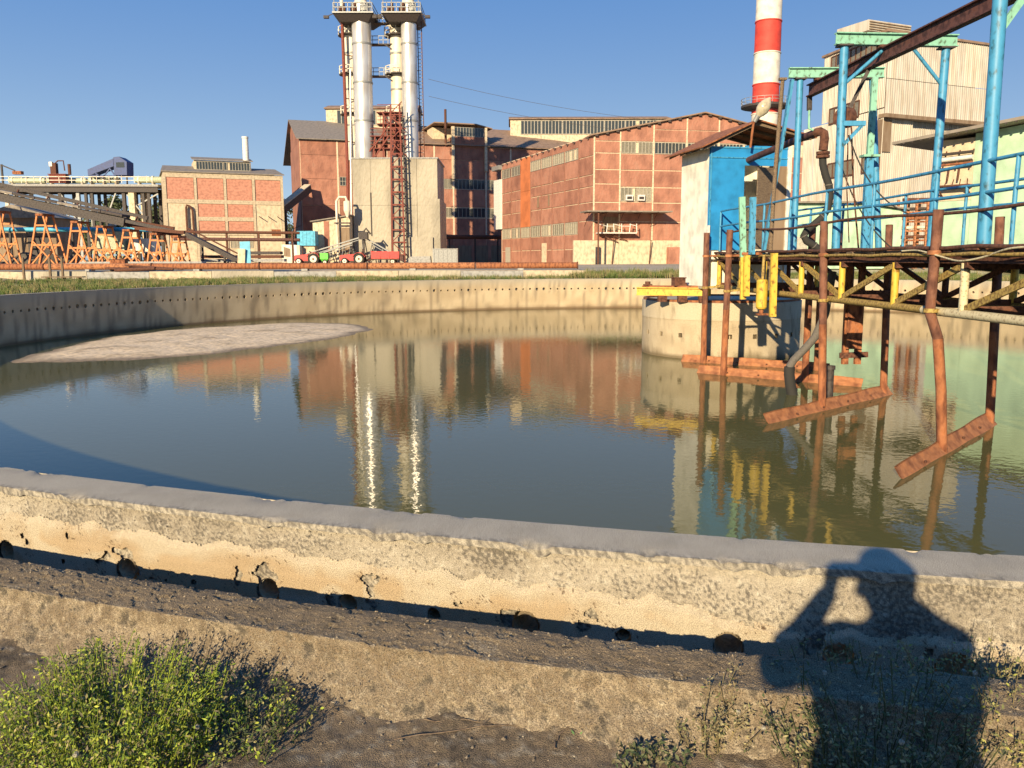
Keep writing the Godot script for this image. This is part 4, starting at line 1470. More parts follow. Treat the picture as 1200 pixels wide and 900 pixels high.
	fpart(t, "door", mats.render_cream, fs, 18.2, 20.0, YARD, 3.4, 0.1, 0.16)
	fpart(t, "sheet_duct", mats.white_paint, fs, -2.6, 0.55, 6.0, 14.0, 0.1, 0.5)
	fpart(t, "side_roof", mats.steel_grey, fs, -3.4, 0.2, 15.6, 16.3, -4.0, 0.6)
	# roof slopes with a dark verge
	for side in [0, 1]:
		st = mb()
		var lo := Vector2(-0.5, 16.32) if side == 0 else Vector2(29.5, 16.32)
		var hi := Vector2(14.5, 19.45)
		var d := Vector2(0, 0.16)
		prism(st, fg, [lo, hi, hi + d, lo + d] if side == 0 else [hi, lo, lo + d, hi + d], -36.0, 0.55)
		done(st, "roof_slope", mats.roof, t)
		for k in 11:
			var u := (k + 0.5) / 11.0
			var c := lo.lerp(hi, u)
			fpart(t, "purlin_end", mats.roof_dark, fg, c.x - 0.18, c.x + 0.18, c.y - 0.22, c.y - 0.005, 0.0, 0.5)
	for k in 16:
		var s := 1.2 + k * 2.2
		fpart(t, "rafter_end", mats.roof_dark, fs, s - 0.1, s + 0.1, 16.12, 16.30, 0.0, 0.45)

func build_main_factory() -> void:
	var f := facade(-36.13, 150.0, 0.946, 0.324)
	var t := thing("main_factory", "tall red brick factory block with brown roof behind the silo towers", "building", v(-15, YARD, 165))
	var rng := RandomNumberGenerator.new()
	rng.seed = 31
	fpart(t, "wall", mats.band, f, 0.0, 60.0, YARD, 21.35, -0.4, 0.0)
	var fe := facade(-41.95, 166.99, 0.324, -0.946)
	fpart(t, "wall", mats.brick_dark, fe, 0.0, 17.9, YARD, 21.35, -0.3, -0.02)
	var st := mb()
	prism(st, fe, [Vector2(0, 21.3), Vector2(17.9, 21.3), Vector2(4.0, 26.4), Vector2(0, 26.6)], -0.3, -0.02)
	done(st, "gable", mats.brick_dark, t)
	panels(t, fe, 0.2, 8.5, [[0.45, 7], [7, 13.5], [13.5, 21.2]], rng, ["brick_dark"])
	panels(t, fe, 8.5, 17.4, [[0.45, 7], [7, 13.5], [13.5, 21.2]], rng, ["brick_dark"])
	var bays := [0.0, 6.3, 14.9, 23.5, 27.0, 33.2, 38.0, 46.0, 54.0, 60.0]
	var reds := ["brick", "brick_dark", "brick", "brick_pale"]
	for i in 9:
		var a: float = bays[i]
		var b: float = bays[i + 1]
		var rows := [[0.45, 5.5], [5.5, 8.5], [10.5, 13.7], [15.5, 18.9], [18.9, 21.3]]
		if i < 2: rows = [[0.45, 5.5], [5.5, 10.4], [10.4, 14.9], [14.9, 18.9], [18.9, 21.3]]
		panels(t, f, a, b, rows, rng, reds, 0.05)
		if i >= 2:
			for h in [[8.7, 10.35], [13.75, 15.45]]:
				fwindow(t, f, a + 0.2, b - 0.2, h[0], h[1], maxi(4, int((b - a) * 1.4)), 1, mats.frame_pale, mats.glass_dirty if i % 2 else mats.glass)
		if i > 0: fpart(t, "pilaster", mats.band, f, a - 0.14, a + 0.14, 5.5, 21.3, 0.0, 0.18)
	fwindow(t, f, 6.6, 8.0, 13.87, 15.3, 3, 2, mats.frame_pale, mats.glass, 0.12)
	for i in 4:
		var s := 24.5 + i * 3.2
		fpart(t, "dark_doorway_panel", mats.brown_sheet, f, s, s + 2.6, YARD, 3.6, 0.08, 0.14)  # brown panels drawn for the dark inside of open doorways
	fpart(t, "grey_door", mats.steel_grey, f, 36.0, 37.4, YARD, 3.6, 0.1, 0.2)
	# head house breaking through the roof
	fpart(t, "head_house", mats.brick_dark, f, 26.9, 33.1, 21.35, 23.0, -3.0, 0.5)
	fpart(t, "head_house", mats.render_cream, f, 24.0, 33.4, 22.0, 24.9, -7.0, -3.02)
	fwindow(t, f, 27.3, 32.7, 23.05, 24.6, 10, 1, mats.frame_pale, mats.glass, 0.3)
	fpart(t, "head_post", mats.render_cream, f, 26.7, 27.2, 15.5, 24.7, 0.1, 0.62)
	fpart(t, "head_post", mats.render_cream, f, 32.9, 33.35, 17.0, 24.7, 0.1, 0.62)
	st = mb()
	prism(st, facade_at(f, 23.6, 10.0), [Vector2(0, 25.2), Vector2(7.8, 25.2), Vector2(10.9, 24.6), Vector2(10.9, 24.75), Vector2(7.8, 25.4), Vector2(0, 25.4)], 0.0, 10.2)
	done(st, "head_roof", mats.roof, t)
	st = mb()
	tube(st, [fp(f, 25.6, 21.3, 0.4), fp(f, 25.6, 27.6, 0.4)], 0.22, 8)
	done(st, "vent_pipe", mats.rust_dark, t)
	# roof slope in sheets
	for k in 12:
		var s0 := -0.6 + k * 5.1
		st = mb()
		st.set_smooth_group(-1)
		var e0 := fp(f, s0, 21.4 + 0.03 * (k % 2), 0.7)
		var e1 := fp(f, s0 + 5.08, 21.4 + 0.03 * (k % 2), 0.7)
		var r0 := fp(f, s0, 26.55 + 0.03 * (k % 2), -14.0)
		var r1 := fp(f, s0 + 5.08, 26.55 + 0.03 * (k % 2), -14.0)
		hexa(st, [e0, e1, r1, r0, e0 + Vector3(0, 0.15, 0), e1 + Vector3(0, 0.15, 0), r1 + Vector3(0, 0.15, 0), r0 + Vector3(0, 0.15, 0)])
		done(st, "roof_sheet", mats.roof if k > 2 else mats.roof_grey, t)
	st = mb()
	hexa(st, [fp(f, -0.6, 26.5, -14.0), fp(f, 60, 26.5, -14.0), fp(f, 60, 20, -30.0), fp(f, -0.6, 20, -30.0), fp(f, -0.6, 26.65, -14.0), fp(f, 60, 26.65, -14.0), fp(f, 60, 20.2, -30.0), fp(f, -0.6, 20.2, -30.0)])
	done(st, "roof_back", mats.roof, t)
	# glazed roof monitors
	monitor(t, facade(-34.6, 165.0, 1, 0), 0.0, 17.0, 26.0, 28.9, 8)
	monitor(t, facade(-0.2, 172.0, 1, 0), 0.0, 31.0, 25.2, 28.0, 10)
	# a little larger and farther than first measured
	t.scale = Vector3.ONE * 1.03
	t.position = Vector3(-15.45, 0.43, -169.95)

func facade_at(F: Dictionary, s: float, back: float) -> Dictionary:
	var p: Vector2 = F.a + F.t * s - F.n * back
	return {"a": p, "t": F.t, "n": F.n}

func monitor(t: Node3D, F: Dictionary, s0: float, s1: float, h0: float, h1: float, depth: float) -> void:
	fpart(t, "monitor_wall", mats.render_cream, F, s0, s1, 18.0, h1, -depth, 0.0)
	var n := int((s1 - s0) / 4.4)
	for i in n:
		var a := lerpf(s0 + 2.0, s1 - 0.4, float(i) / n)
		var b := lerpf(s0 + 2.0, s1 - 0.4, float(i + 1) / n)
		fwindow(t, F, a + 0.08, b - 0.08, h0, h1 - 0.25, 6, 1, mats.frame_pale, mats.glass, 0.02, 0.12)
	var st := mb()
	prism(st, facade_at(F, 0, 0), [Vector2(s0 - 0.3, h1), Vector2(s1 + 0.3, h1), Vector2(s1 + 0.3, h1 + 0.16), Vector2(s0 - 0.3, h1 + 0.16)], -depth, 0.5)
	done(st, "monitor_eave", mats.roof, t)
	st = mb()
	var a0 := fp(F, s0 - 0.3, h1 + 0.16, 0.5)
	var a1 := fp(F, s1 + 0.3, h1 + 0.16, 0.5)
	var r0 := fp(F, s0 - 0.3, h1 + 1.3, -depth * 0.5)
	var r1 := fp(F, s1 + 0.3, h1 + 1.3, -depth * 0.5)
	var b0 := fp(F, s0 - 0.3, h1 + 0.16, -depth)
	var b1 := fp(F, s1 + 0.3, h1 + 0.16, -depth)
	st.set_smooth_group(-1)
	quad(st, a0, a1, r1, r0)
	quad(st, r0, r1, b1, b0)
	for e in [[a0, r0, b0], [a1, b1, r1]]:
		for p in e: st.add_vertex(p)
	done(st, "monitor_roof", mats.roof, t)

func build_silo_towers() -> void:
	# raw concrete block that carries the steel columns
	var f := facade(-22.75, 125.0, 1, 0)
	var t := thing("concrete_silo", "tall plain concrete block with a steel lattice up its front", "silo", v(-16.6, YARD, 131))
	for i in 3:
		var s := [0.0, 2.6, 9.2, 12.17]
		fpart(t, "wall_panel", mats.concrete, f, s[i] + 0.02, s[i + 1] - 0.02, 8.83, 15.3, -12.0, 0.02 * (i % 2))
	fpart(t, "wall_panel", mats.concrete, f, 0.0, 2.58, YARD, 8.80, -12.0, 0.0)
	fpart(t, "wall_panel", mats.concrete, f, 2.62, 9.18, YARD, 8.80, -12.0, 0.03)
	fpart(t, "wall_panel", mats.concrete, f, 9.22, 12.45, YARD, 9.7, -12.0, -0.03)
	fpart(t, "parapet", mats.concrete_grey, f, -0.1, 12.3, 15.3, 15.5, -12.1, 0.12)
	fpart(t, "crack_pipe", mats.steel_dark, f, 2.5, 2.64, 4.5, 10.6, 0.03, 0.15)
	for q in [[4.7, 7.3], [4.7, 10.4]]:
		pass
	fpart(t, "base_slab", mats.concrete, f, 2.6, 11.4, YARD, 4.3, 0.03, 0.35)
	# stair lattice up the front
	var lat := thing("lattice_mast", "rust brown lattice mast climbing the concrete block", "mast", v(-16.1, YARD, 124))
	var legs := [[-17.26, 124.5], [-15.0, 124.5], [-17.0, 122.9], [-15.2, 122.9]]
	for q in legs:
		var st := mb()
		beam(st, v(q[0], YARD, q[1]), v(q[0] + (0.25 if q[0] < -16 else -0.35), 22.4, q[1]), 0.20, 0.20)
		done(st, "leg", mats.red_oxide if q[1] < 123 else mats.steel_dark, lat)
	for i in 12:
		var y := 1.8 + i * 1.75
		var st := mb()
		beam(st, v(-17.0, y, 122.9), v(-15.2, y, 122.9), 0.12, 0.14)
		beam(st, v(-17.2, y, 124.5), v(-15.0, y, 124.5), 0.12, 0.14)
		done(st, "rung", mats.red_oxide, lat)
		st = mb()
		if i % 2: beam(st, v(-17.0, y, 122.9), v(-15.2, y + 1.75, 122.9), 0.10, 0.12)
		else: beam(st, v(-15.2, y, 122.9), v(-17.0, y + 1.75, 122.9), 0.10, 0.12)
		done(st, "brace", mats.red_oxide, lat)
	# red steel frame on top
	var fr := thing("steel_staging", "dark red steel staging with platforms between the silver columns", "staging", v(-17.4, 15.5, 127))
	for x in [-19.9, -18.4, -16.4, -14.9]:
		for d in [126.2, 128.4]:
			var st := mb()
			beam(st, v(x, 15.5, d), v(x + 0.15 * (-17.4 - x), 22.0 if x > -19 and x < -15 else 18.6, d), 0.22, 0.22)
			done(st, "upright", mats.red_oxide, fr)
	for y in [16.9, 18.6, 20.3, 21.9]:
		var w := 2.6 if y < 19 else 1.5
		var st := mb()
		box(st, v(-17.4, y, 127.3), Vector3(w * 2.0 + 0.6, 0.12, 2.6))
		done(st, "platform", mats.red_oxide, fr)
		for e in [0.55, 1.05]:
			st = mb()
			beam(st, v(-17.4 - w - 0.2, y + e, 126.05), v(-17.4 + w + 0.2, y + e, 126.05), 0.07, 0.08)
			done(st, "guard_rail", mats.red_oxide, fr)
	for q in [[-21.2, 15.6, -18.2, 18.9], [-19.6, 15.7, -17.6, 18.5], [-15.0, 15.7, -17.2, 18.5], [-18.6, 18.6, -16.4, 21.9], [-16.4, 18.6, -18.4, 21.9], [-17.2, 15.8, -16.4, 18.2]]:
		var st := mb()
		beam(st, v(q[0], q[1], 126.0), v(q[2], q[3], 126.0), 0.16, 0.18)
		done(st, "brace", mats.red_oxide, fr)
	for q in [[-17.3, 19.3, 1.0], [-16.5, 17.7, 0.8], [-18.4, 17.6, 0.9]]:
		var st := mb()
		box(st, v(q[0], q[1], 127.2), Vector3(q[2], 1.1, 1.0))
		tube(st, [v(q[0], q[1], 126.8), v(q[0] + 0.1, q[1] + 0.9, 126.6)], 0.22, 8)
		done(st, "drive_unit", mats.rust_dark, fr)
	# four steel columns
	var cols := [
		[-21.2, 127.0, 1.36, 36.6, "steel_silver", "front left silver column of the twin towers"],
		[-23.15, 129.3, 1.02, 35.6, "steel_cream", "pale column standing behind the front left tower"],
		[-16.45, 129.5, 1.10, 35.6, "steel_cream", "pale ringed column behind the front right tower"],
		[-14.5, 127.0, 1.10, 36.6, "steel_silver", "front right silver column of the twin towers"]]
	for c in cols:
		var k := thing("steel_column", c[5], "tower", v(c[0], 15.5, c[1]), "columns on the concrete block")
		var y0 := 15.5
		for i in 4:
			var y1: float = lerpf(15.5, c[3], (i + 1) / 4.0)
			var st := mb()
			lathe(st, v(c[0], 0, c[1]), [Vector2(c[2], y0 + 0.02), Vector2(c[2], y1 - 0.02)], 28)
			done(st, "shell", mats[c[4]], k)
			st = mb()
			lathe(st, v(c[0], 0, c[1]), [Vector2(c[2] * 0.98, y1 - 0.12), Vector2(c[2] + 0.07, y1 - 0.12), Vector2(c[2] + 0.07, y1 + 0.12), Vector2(c[2] * 0.98, y1 + 0.12)], 28)
			done(st, "flange", mats.steel_grey, k)
			y0 = y1
		var st2 := mb()
		if c[4] == "steel_silver":
			lathe(st2, v(c[0], 0, c[1]), [Vector2(c[2], c[3]), Vector2(0.85, c[3] + 0.5), Vector2(0.85, 40.2), Vector2(0.95, 40.2), Vector2(0.95, 42.0), Vector2(0.7, 42.0)], 24)
		else:
			lathe(st2, v(c[0], 0, c[1]), [Vector2(c[2], c[3]), Vector2(c[2] * 0.5, c[3] + 0.7), Vector2(0, c[3] + 0.8)], 24)
		done(st2, "cone", mats.steel_cream, k)
		if c[4] == "steel_cream":
			for y in [33.0, 27.6, 22.0]:
				for e in [0.0, 0.55, 1.1]:
					st2 = mb()
					lathe(st2, v(c[0], y + e, c[1]), [Vector2(c[2] + 0.75, 0), Vector2(c[2] + 0.82, 0), Vector2(c[2] + 0.82, 0.09), Vector2(c[2] + 0.75, 0.09), Vector2(c[2] + 0.75, 0)] if e > 0.1 else [Vector2(c[2], 0), Vector2(c[2] + 0.82, 0), Vector2(c[2] + 0.82, 0.14), Vector2(c[2], 0.14)], 20)
					done(st2, "gallery_rail" if e > 0.1 else "gallery", mats.steel_cream if e > 0.1 else mats.steel_dark, k)
				for a in 12:
					st2 = mb()
					var g := TAU * a / 12.0
					var p := v(c[0] + sin(g) * (c[2] + 0.78), y, c[1] + cos(g) * (c[2] + 0.78))
					beam(st2, p, p + Vector3(0, 1.15, 0), 0.07, 0.07)
					done(st2, "gallery_post", mats.steel_cream, k)
	# head platforms, catwalks
	for q in [[-22.0, 128.3, 2.7, "left head platform round the tops of the left columns"], [-15.25, 128.3, 2.65, "right head platform round the tops of the right columns"]]:
		var k := thing("head_platform", q[3], "platform", v(q[0], 34.6, q[1]), "platforms on the towers")
		var st := mb()
		var w: float = q[2]
		hexa(st, [v(q[0] - w * 0.7, 34.1, q[1] + 2.0), v(q[0] + w * 0.75, 34.1, q[1] + 2.0), v(q[0] + w * 0.75, 34.1, q[1] - 2.6), v(q[0] - w * 0.7, 34.1, q[1] - 2.6), v(q[0] - w, 35.0, q[1] + 3.4), v(q[0] + w, 35.0, q[1] + 3.4), v(q[0] + w, 35.0, q[1] - 3.4), v(q[0] - w, 35.0, q[1] - 3.4)])
		done(st, "corbel", mats.steel_dark, k)
		st = mb()
		box(st, v(q[0], 35.12, q[1]), Vector3(w * 2.0 + 0.3, 0.2, 7.2))
		done(st, "deck", mats.steel_grey, k)
		for e in [0.6, 1.2]:
			for s in [-1, 1]:
				st = mb()
				beam(st, v(q[0] - w, 35.2 + e, q[1] + 3.5 * s), v(q[0] + w, 35.2 + e, q[1] + 3.5 * s), 0.08, 0.09)
				beam(st, v(q[0] + w * s, 35.2 + e, q[1] - 3.5), v(q[0] + w * s, 35.2 + e, q[1] + 3.5), 0.08, 0.09)
				done(st, "guard_rail", mats.steel_grey, k)
		for i in 9:
			for s in [-1, 1]:
				st = mb()
				var x: float = q[0] - w + i * w * 0.25
				beam(st, v(x, 35.2, q[1] + 3.5 * s), v(x, 36.45, q[1] + 3.5 * s), 0.08, 0.08)
				done(st, "rail_post", mats.steel_grey, k)
		for e in [[-0.6, 0.9], [0.5, 1.2], [0.0, 0.7]]:
			st = mb()
			box(st, v(q[0] + e[0] * w, 35.7, q[1] - 2.4), Vector3(0.9, e[1], 0.8))
			tube(st, [v(q[0] + e[0] * w + 0.2, 35.6, q[1] - 2.6), v(q[0] + e[0] * w + 0.2, 36.6, q[1] - 2.6)], 0.2, 8)
			done(st, "equipment", mats.rust_dark if e[0] < 0.4 else mats.steel_grey, k)
		for e in [[-0.95, 3.4], [0.9, 4.0], [-0.5, 3.0]]:
			st = mb()
			tube(st, [v(q[0] + e[0] * w, 35.2, q[1] - 3.4), v(q[0] + e[0] * w, 35.2 + e[1], q[1] - 3.4)], 0.06, 6)
			done(st, "lightning_rod", mats.steel_grey, k)
		for s in [-1, 1]:
			st = mb()
			beam(st, v(q[0] + s * w, 35.0, q[1] - 3.3), v(q[0] + s * (w + 0.9), 34.6, q[1] - 3.4), 0.10, 0.10)
			box(st, v(q[0] + s * (w + 1.0), 34.5, q[1] - 3.4), Vector3(0.7, 0.35, 0.5))
			done(st, "flood_light", mats.steel_dark, k)
	for q in [[34.7, "upper"], [31.8, "middle"], [27.4, "lower"]]:
		var k := thing("catwalk", q[1] + " catwalk bridging the two pairs of columns", "catwalk", v(-19.0, q[0], 129.1), "catwalks between the towers")
		var y: float = q[0]
		var st := mb()
		box(st, v(-19.0, y, 129.2), Vector3(4.0, 0.15, 1.2))
		beam(st, v(-21.0, y - 0.7, 128.6), v(-20.0, y - 0.05, 128.6), 0.12, 0.14)
		beam(st, v(-17.2, y - 0.7, 128.6), v(-18.2, y - 0.05, 128.6), 0.12, 0.14)
		done(st, "walkway", mats.steel_dark, k)
		for e in [0.55, 1.1]:
			st = mb()
			beam(st, v(-20.6, y + e, 128.6), v(-17.6, y + e, 128.6), 0.08, 0.09)
			done(st, "guard_rail", mats.steel_grey, k)
		for x in [-20.6, -19.9, -19.1, -18.4, -17.7]:
			st = mb()
			beam(st, v(x, y, 128.6), v(x, y + 1.1, 128.6), 0.08, 0.08)
			done(st, "rail_post", mats.steel_grey, k)
	# brown riser pipe and ladder cage
	var r := thing("riser_pipe", "thin rust red pipe running up beside the left towers", "pipe", v(-23.8, YARD, 127))
	var st3 := mb()
	tube(st3, [v(-24.1, YARD, 127), v(-23.75, 14.0, 127), v(-23.95, 35.0, 127.2)], 0.22, 10)
	done(st3, "pipe_run", mats.red_oxide, r)
	st3 = mb()
	tube(st3, [v(-23.95, 35.0, 127.2), v(-23.96, 38.0, 127.2)], 0.24, 10)
	done(st3, "vent_tip", mats.steel_cream, r)
	for y in [6.0, 12.0, 18.0, 24.0, 30.0]:
		st3 = mb()
		beam(st3, v(-23.85, y, 127), v(-22.6, y, 128.3 if y > 15 else 126.0), 0.10, 0.12)
		done(st3, "stay", mats.rust_dark, r)
	st3 = mb()
	tube(st3, [v(-23.3, 4.0, 126.0), v(-23.2, 16.0, 126.8), v(-23.0, 28.0, 127.4)], 0.14, 8)
	tag(done(st3, "silver_pipe", mats.steel_silver), "slim silver pipe beside the rust red riser", "pipe")
	var l := thing("caged_ladder", "dark caged ladder up the right side of the right tower", "ladder", v(-13.0, 15.5, 128))
	for x in [-13.25, -12.7]:
		st3 = mb()
		beam(st3, v(x, 15.5, 128), v(x - 0.1, 34.8, 128), 0.12, 0.14)
		done(st3, "stile", mats.rust_dark, l)
	for i in 38:
		st3 = mb()
		beam(st3, v(-13.25, 16.0 + i * 0.5, 128), v(-12.7, 16.0 + i * 0.5, 128), 0.06, 0.07)
		done(st3, "rung", mats.steel_grey, l)
	for i in 10:
		st3 = mb()
		beam(st3, v(-13.3, 16.5 + i * 1.9, 127.9), v(-13.6, 16.5 + i * 1.9, 127.4), 0.07, 0.09)
		done(st3, "stay", mats.steel_dark, l)

func build_small_building() -> void:
	var f := facade(-52.61, 132.0, 0.9177, 0.3973)
	var t := thing("small_brick_building", "pink brick and concrete building with roof lantern on the left", "building", v(-45, YARD, 140))
	fpart(t, "wall", mats.concrete_frame, f, 0.0, 17.62, YARD, 14.3, -12.0, 0.0)
	var cs := [0.0, 4.35, 8.68, 12.95, 17.3]
	for i in 5: fpart(t, "frame_column", mats.concrete_frame, f, cs[i] - 0.02, cs[i] + 0.36, YARD, 14.25, 0.0, 0.22)
	for h in [[13.55, 14.28], [9.7, 10.3], [7.1, 7.7], [4.9, 5.35]]:
		for i in 4:
			if h[0] < 8.0 and (i == 0 or i == 3): continue
			fpart(t, "frame_beam", mats.concrete_frame, f, cs[i] + 0.37, cs[i + 1] - 0.03, h[0], h[1], 0.0, 0.2)
	var rng := RandomNumberGenerator.new()
	rng.seed = 8
	for i in 4:
		panels(t, f, cs[i] + 0.38, cs[i + 1] - 0.05, [[10.3, 13.55]], rng, ["brick_pink"], 0.03)
		if i in [1, 2]: panels(t, f, cs[i] + 0.38, cs[i + 1] - 0.05, [[7.7, 9.7], [5.35, 7.1]], rng, ["brick_pink"], 0.03)
		else: fpart(t, "render_panel", mats.render_cream, f, cs[i] + 0.4, cs[i + 1] - 0.06, 4.9, 9.65, 0.0, 0.1)
		fpart(t, "render_panel", mats.render_cream, f, cs[i] + 0.4, cs[i + 1] - 0.06, YARD, 4.85, 0.0, 0.1)
	fwindow(t, f, 9.3, 12.6, 3.0, 4.1, 6, 1, mats.frame_pale, mats.glass_pale, 0.1)
	fpart(t, "opening_panel", mats.rust, f, 15.6, 17.0, 4.9, 5.9, 0.1, 0.16)  # rust coloured panel stands for a dark wall opening
	for i in 3:
		var st := mb()
		beam(st, fp(f, 13.8 + i * 1.4, 7.9, 0.1), fp(f, 14.3 + i * 1.4, 7.4, 0.9), 0.1, 0.1)
		done(st, "spout", mats.steel_dark, t)
	var st2 := mb()
	tube(st2, [fp(f, 3.0, 5.0, 0.5), fp(f, 3.0, 9.0, 0.5), fp(f, 3.15, 9.4, 0.5), fp(f, 3.6, 9.2, 0.5), fp(f, 3.9, 8.7, 0.5), fp(f, 3.95, 4.6, 0.5)], 0.16, 10)
	done(st2, "bent_pipe", mats.rust_dark, t)
	st2 = mb()
	hexa(st2, [fp(f, -0.3, 14.3, 0.4), fp(f, 17.9, 14.3, 0.4), fp(f, 17.4, 15.7, -6.0), fp(f, 0.2, 15.7, -6.0), fp(f, -0.3, 14.45, 0.4), fp(f, 17.9, 14.45, 0.4), fp(f, 17.4, 15.85, -6.0), fp(f, 0.2, 15.85, -6.0)])
	hexa(st2, [fp(f, 0.2, 15.7, -6.01), fp(f, 17.4, 15.7, -6.01), fp(f, 17.9, 14.3, -12.4), fp(f, -0.3, 14.3, -12.4), fp(f, 0.2, 15.85, -6.01), fp(f, 17.4, 15.85, -6.01), fp(f, 17.9, 14.45, -12.4), fp(f, -0.3, 14.45, -12.4)])
	done(st2, "roof", mats.roof_grey, t)
	# roof lantern
	fpart(t, "lantern_wall", mats.render_cream, f, 4.7, 13.2, 14.6, 16.5, -9.0, -2.6)
	for q in [[5.0, 8.9], [9.1, 13.0]]: fwindow(t, f, q[0], q[1], 15.1, 16.3, 9, 1, mats.frame_pale, mats.glass, -2.58)
	st2 = mb()
	hexa(st2, [fp(f, 4.4, 16.5, -2.2), fp(f, 13.5, 16.5, -2.2), fp(f, 13.5, 17.2, -5.8), fp(f, 4.4, 17.2, -5.8), fp(f, 4.4, 16.62, -2.2), fp(f, 13.5, 16.62, -2.2), fp(f, 13.5, 17.32, -5.8), fp(f, 4.4, 17.32, -5.8)])
	done(st2, "lantern_roof", mats.roof_grey, t)
	st2 = mb()
	var c: Vector3 = fp(f, 12.6, 15.0, -3.4)
	lathe(st2, Vector3(c.x, 0, c.z), [Vector2(0.5, 15.0), Vector2(0.46, 20.2), Vector2(0.52, 20.2), Vector2(0.52, 20.5), Vector2(0.36, 20.5)], 16)
	done(st2, "flue", mats.white_paint, t)
	# inclined gallery to the factory
	var g := thing("inclined_gallery", "dark sloping conveyor gallery between the two brick buildings", "gallery", v(-38, 9, 147))
	st2 = mb()
	beam(st2, v(-38.4, 8.6, 142.5), v(-35.6, 13.4, 153.0), 1.2, 1.1)
	done(st2, "casing", mats.steel_dark, g)
	st2 = mb()
	beam(st2, v(-38.5, 9.3, 142.5), v(-35.7, 14.1, 153.0), 1.3, 0.15)
	done(st2, "roof_strip", mats.render_cream, g)
	st2 = mb()
	beam(st2, v(-37.4, YARD, 143.6), v(-37.4, 9.2, 143.6), 0.5, 0.5)
	done(st2, "support", mats.steel_dark, g)

# corrugated sheets between s0 and s1, each sheet a part
func sheets(t: Node3D, F: Dictionary, s0: float, s1: float, h0: float, h1: float, w: float, mlist: Array, rng: RandomNumberGenerator) -> void:
	var n := maxi(1, roundi((s1 - s0) / w))
	for i in n:
		var a := lerpf(s0, s1, float(i) / n)
		var b := lerpf(s0, s1, float(i + 1) / n)
		var st := mb()
		st.set_smooth_group(-1)
		var off := 0.02 * (i % 2) + rng.randf_range(0, 0.01)
		var ribs := 4
		for k in ribs:
			var p0 := lerpf(a, b, float(k) / ribs)
			var p1 := lerpf(a, b, (k + 0.5) / ribs)
			var p2 := lerpf(a, b, (k + 0.62) / ribs)
			var p3 := lerpf(a, b, (k + 0.88) / ribs)
			var p4 := lerpf(a, b, (k + 1.0) / ribs)
			var pts := [[p0, off + 0.01], [p1, off + 0.01], [p2, off + 0.07], [p3, off + 0.07], [p4, off + 0.01]]
			for e in 4:
				quad(st, fp(F, pts[e][0], h0, pts[e][1]), fp(F, pts[e + 1][0], h0, pts[e + 1][1]), fp(F, pts[e + 1][0], h1, pts[e + 1][1]), fp(F, pts[e][0], h1, pts[e][1]))
		done(st, "cladding_sheet", mats[mlist[rng.randi() % mlist.size()]], t)

func build_ribbed_building() -> void:
	var rng := RandomNumberGenerator.new()
	rng.seed = 3
	var fl := facade(33.66, 95.67, 0.2028, -0.9792)
	var fr := facade(35.87, 85.0, 0.913, 0.408)
	var t := thing("clad_tower", "tall beige building clad in ribbed sheets behind the bridge", "building", v(41, YARD, 92))
	var st := mb()
	var a := fp(fl, 0.15, YARD, -1.2); var b := fp(fl, 9.6, YARD, -1.2); var c := fp(fr, 13.8, YARD, -1.2); var d := fp(fr, 13.8, YARD, -10.0)
	var up := Vector3(0, 22.3 - YARD, 0)
	hexa(st, [a, b, c, d, a + up, b + up, c + up, d + up])
	done(st, "core", mats.brown_sheet, t)
	sheets(t, fl, 0.0, 10.9, 15.5, 22.4, 1.1, ["beige_sheet"], rng)
	sheets(t, fl, -3.6, 10.9, 5.5, 15.4, 1.1, ["beige_sheet", "beige_sheet"], rng)
	sheets(t, fl, -3.6, 10.9, YARD, 5.4, 1.1, ["beige_sheet", "beige_sheet_dark"], rng)
	sheets(t, fr, 0.02, 13.85, 18.2, 22.4, 1.15, ["beige_sheet_dark", "beige_sheet"], rng)
	sheets(t, fr, 0.02, 13.85, 14.9, 18.15, 1.15, ["beige_sheet_dark"], rng)
	sheets(t, facade_at(fr, 0, 0.5), 0.0, 4.4, YARD, 14.8, 1.1, ["beige_sheet"], rng)
	sheets(t, facade_at(fr, 0, 0.9), 4.4, 13.8, YARD, 14.8, 1.1, ["beige_sheet_dark"], rng)
	fpart(t, "ledge", mats.brown_sheet, fr, -0.1, 19.0, 14.55, 14.9, -0.6, 0.35)
	for q in [[1.6, 9.4, 20.65, 22.1, 9], [1.7, 7.0, 15.25, 16.8, 6], [1.9, 6.5, 9.6, 11.1, 5], [8.0, 10.8, 9.6, 11.1, 4]]:
		fwindow(t, fl, q[0], q[1], q[2], q[3], q[4], 1, mats.rust_dark, mats.glass_dirty, 0.10, 0.12)
	fpart(t, "brown_patch", mats.brown_sheet, fl, 9.2, 10.88, 11.2, 14.4, 0.06, 0.13)
	fpart(t, "brown_patch", mats.brown_sheet, facade_at(fr, 0, 0.42), 0.1, 1.4, 11.4, 14.4, 0.06, 0.13)
	st = mb()
	var a1 := fp(fl, -0.2, 22.4, 0.25); var b1 := fp(fl, 11.1, 22.4, 0.25); var c1 := fp(fr, 14.1, 22.4, 0.25); var d1 := fp(fr, 14.1, 22.4, -10.2)
	var u1 := Vector3(0, 0.22, 0)
	hexa(st, [a1, b1, c1, d1, a1 + u1, b1 + u1, c1 + u1, d1 + u1])
	done(st, "roof", mats.roof, t)
	fpart(t, "parapet", mats.beige_sheet, fr, -1.6, 4.0, 22.62, 23.6, -5.0, -1.0)
	for i in 4: fpart(t, "louvre", mats.brown_sheet, fr, -1.5, 3.9, 22.72 + i * 0.22, 22.80 + i * 0.22, -1.0, -0.9)
	st = mb()
	tube(st, [fp(fl, 9.7, 15.2, 0.4), fp(fl, 9.7, 16.6, 0.4)], 0.2, 8)
	done(st, "hook", mats.steel_dark, t)

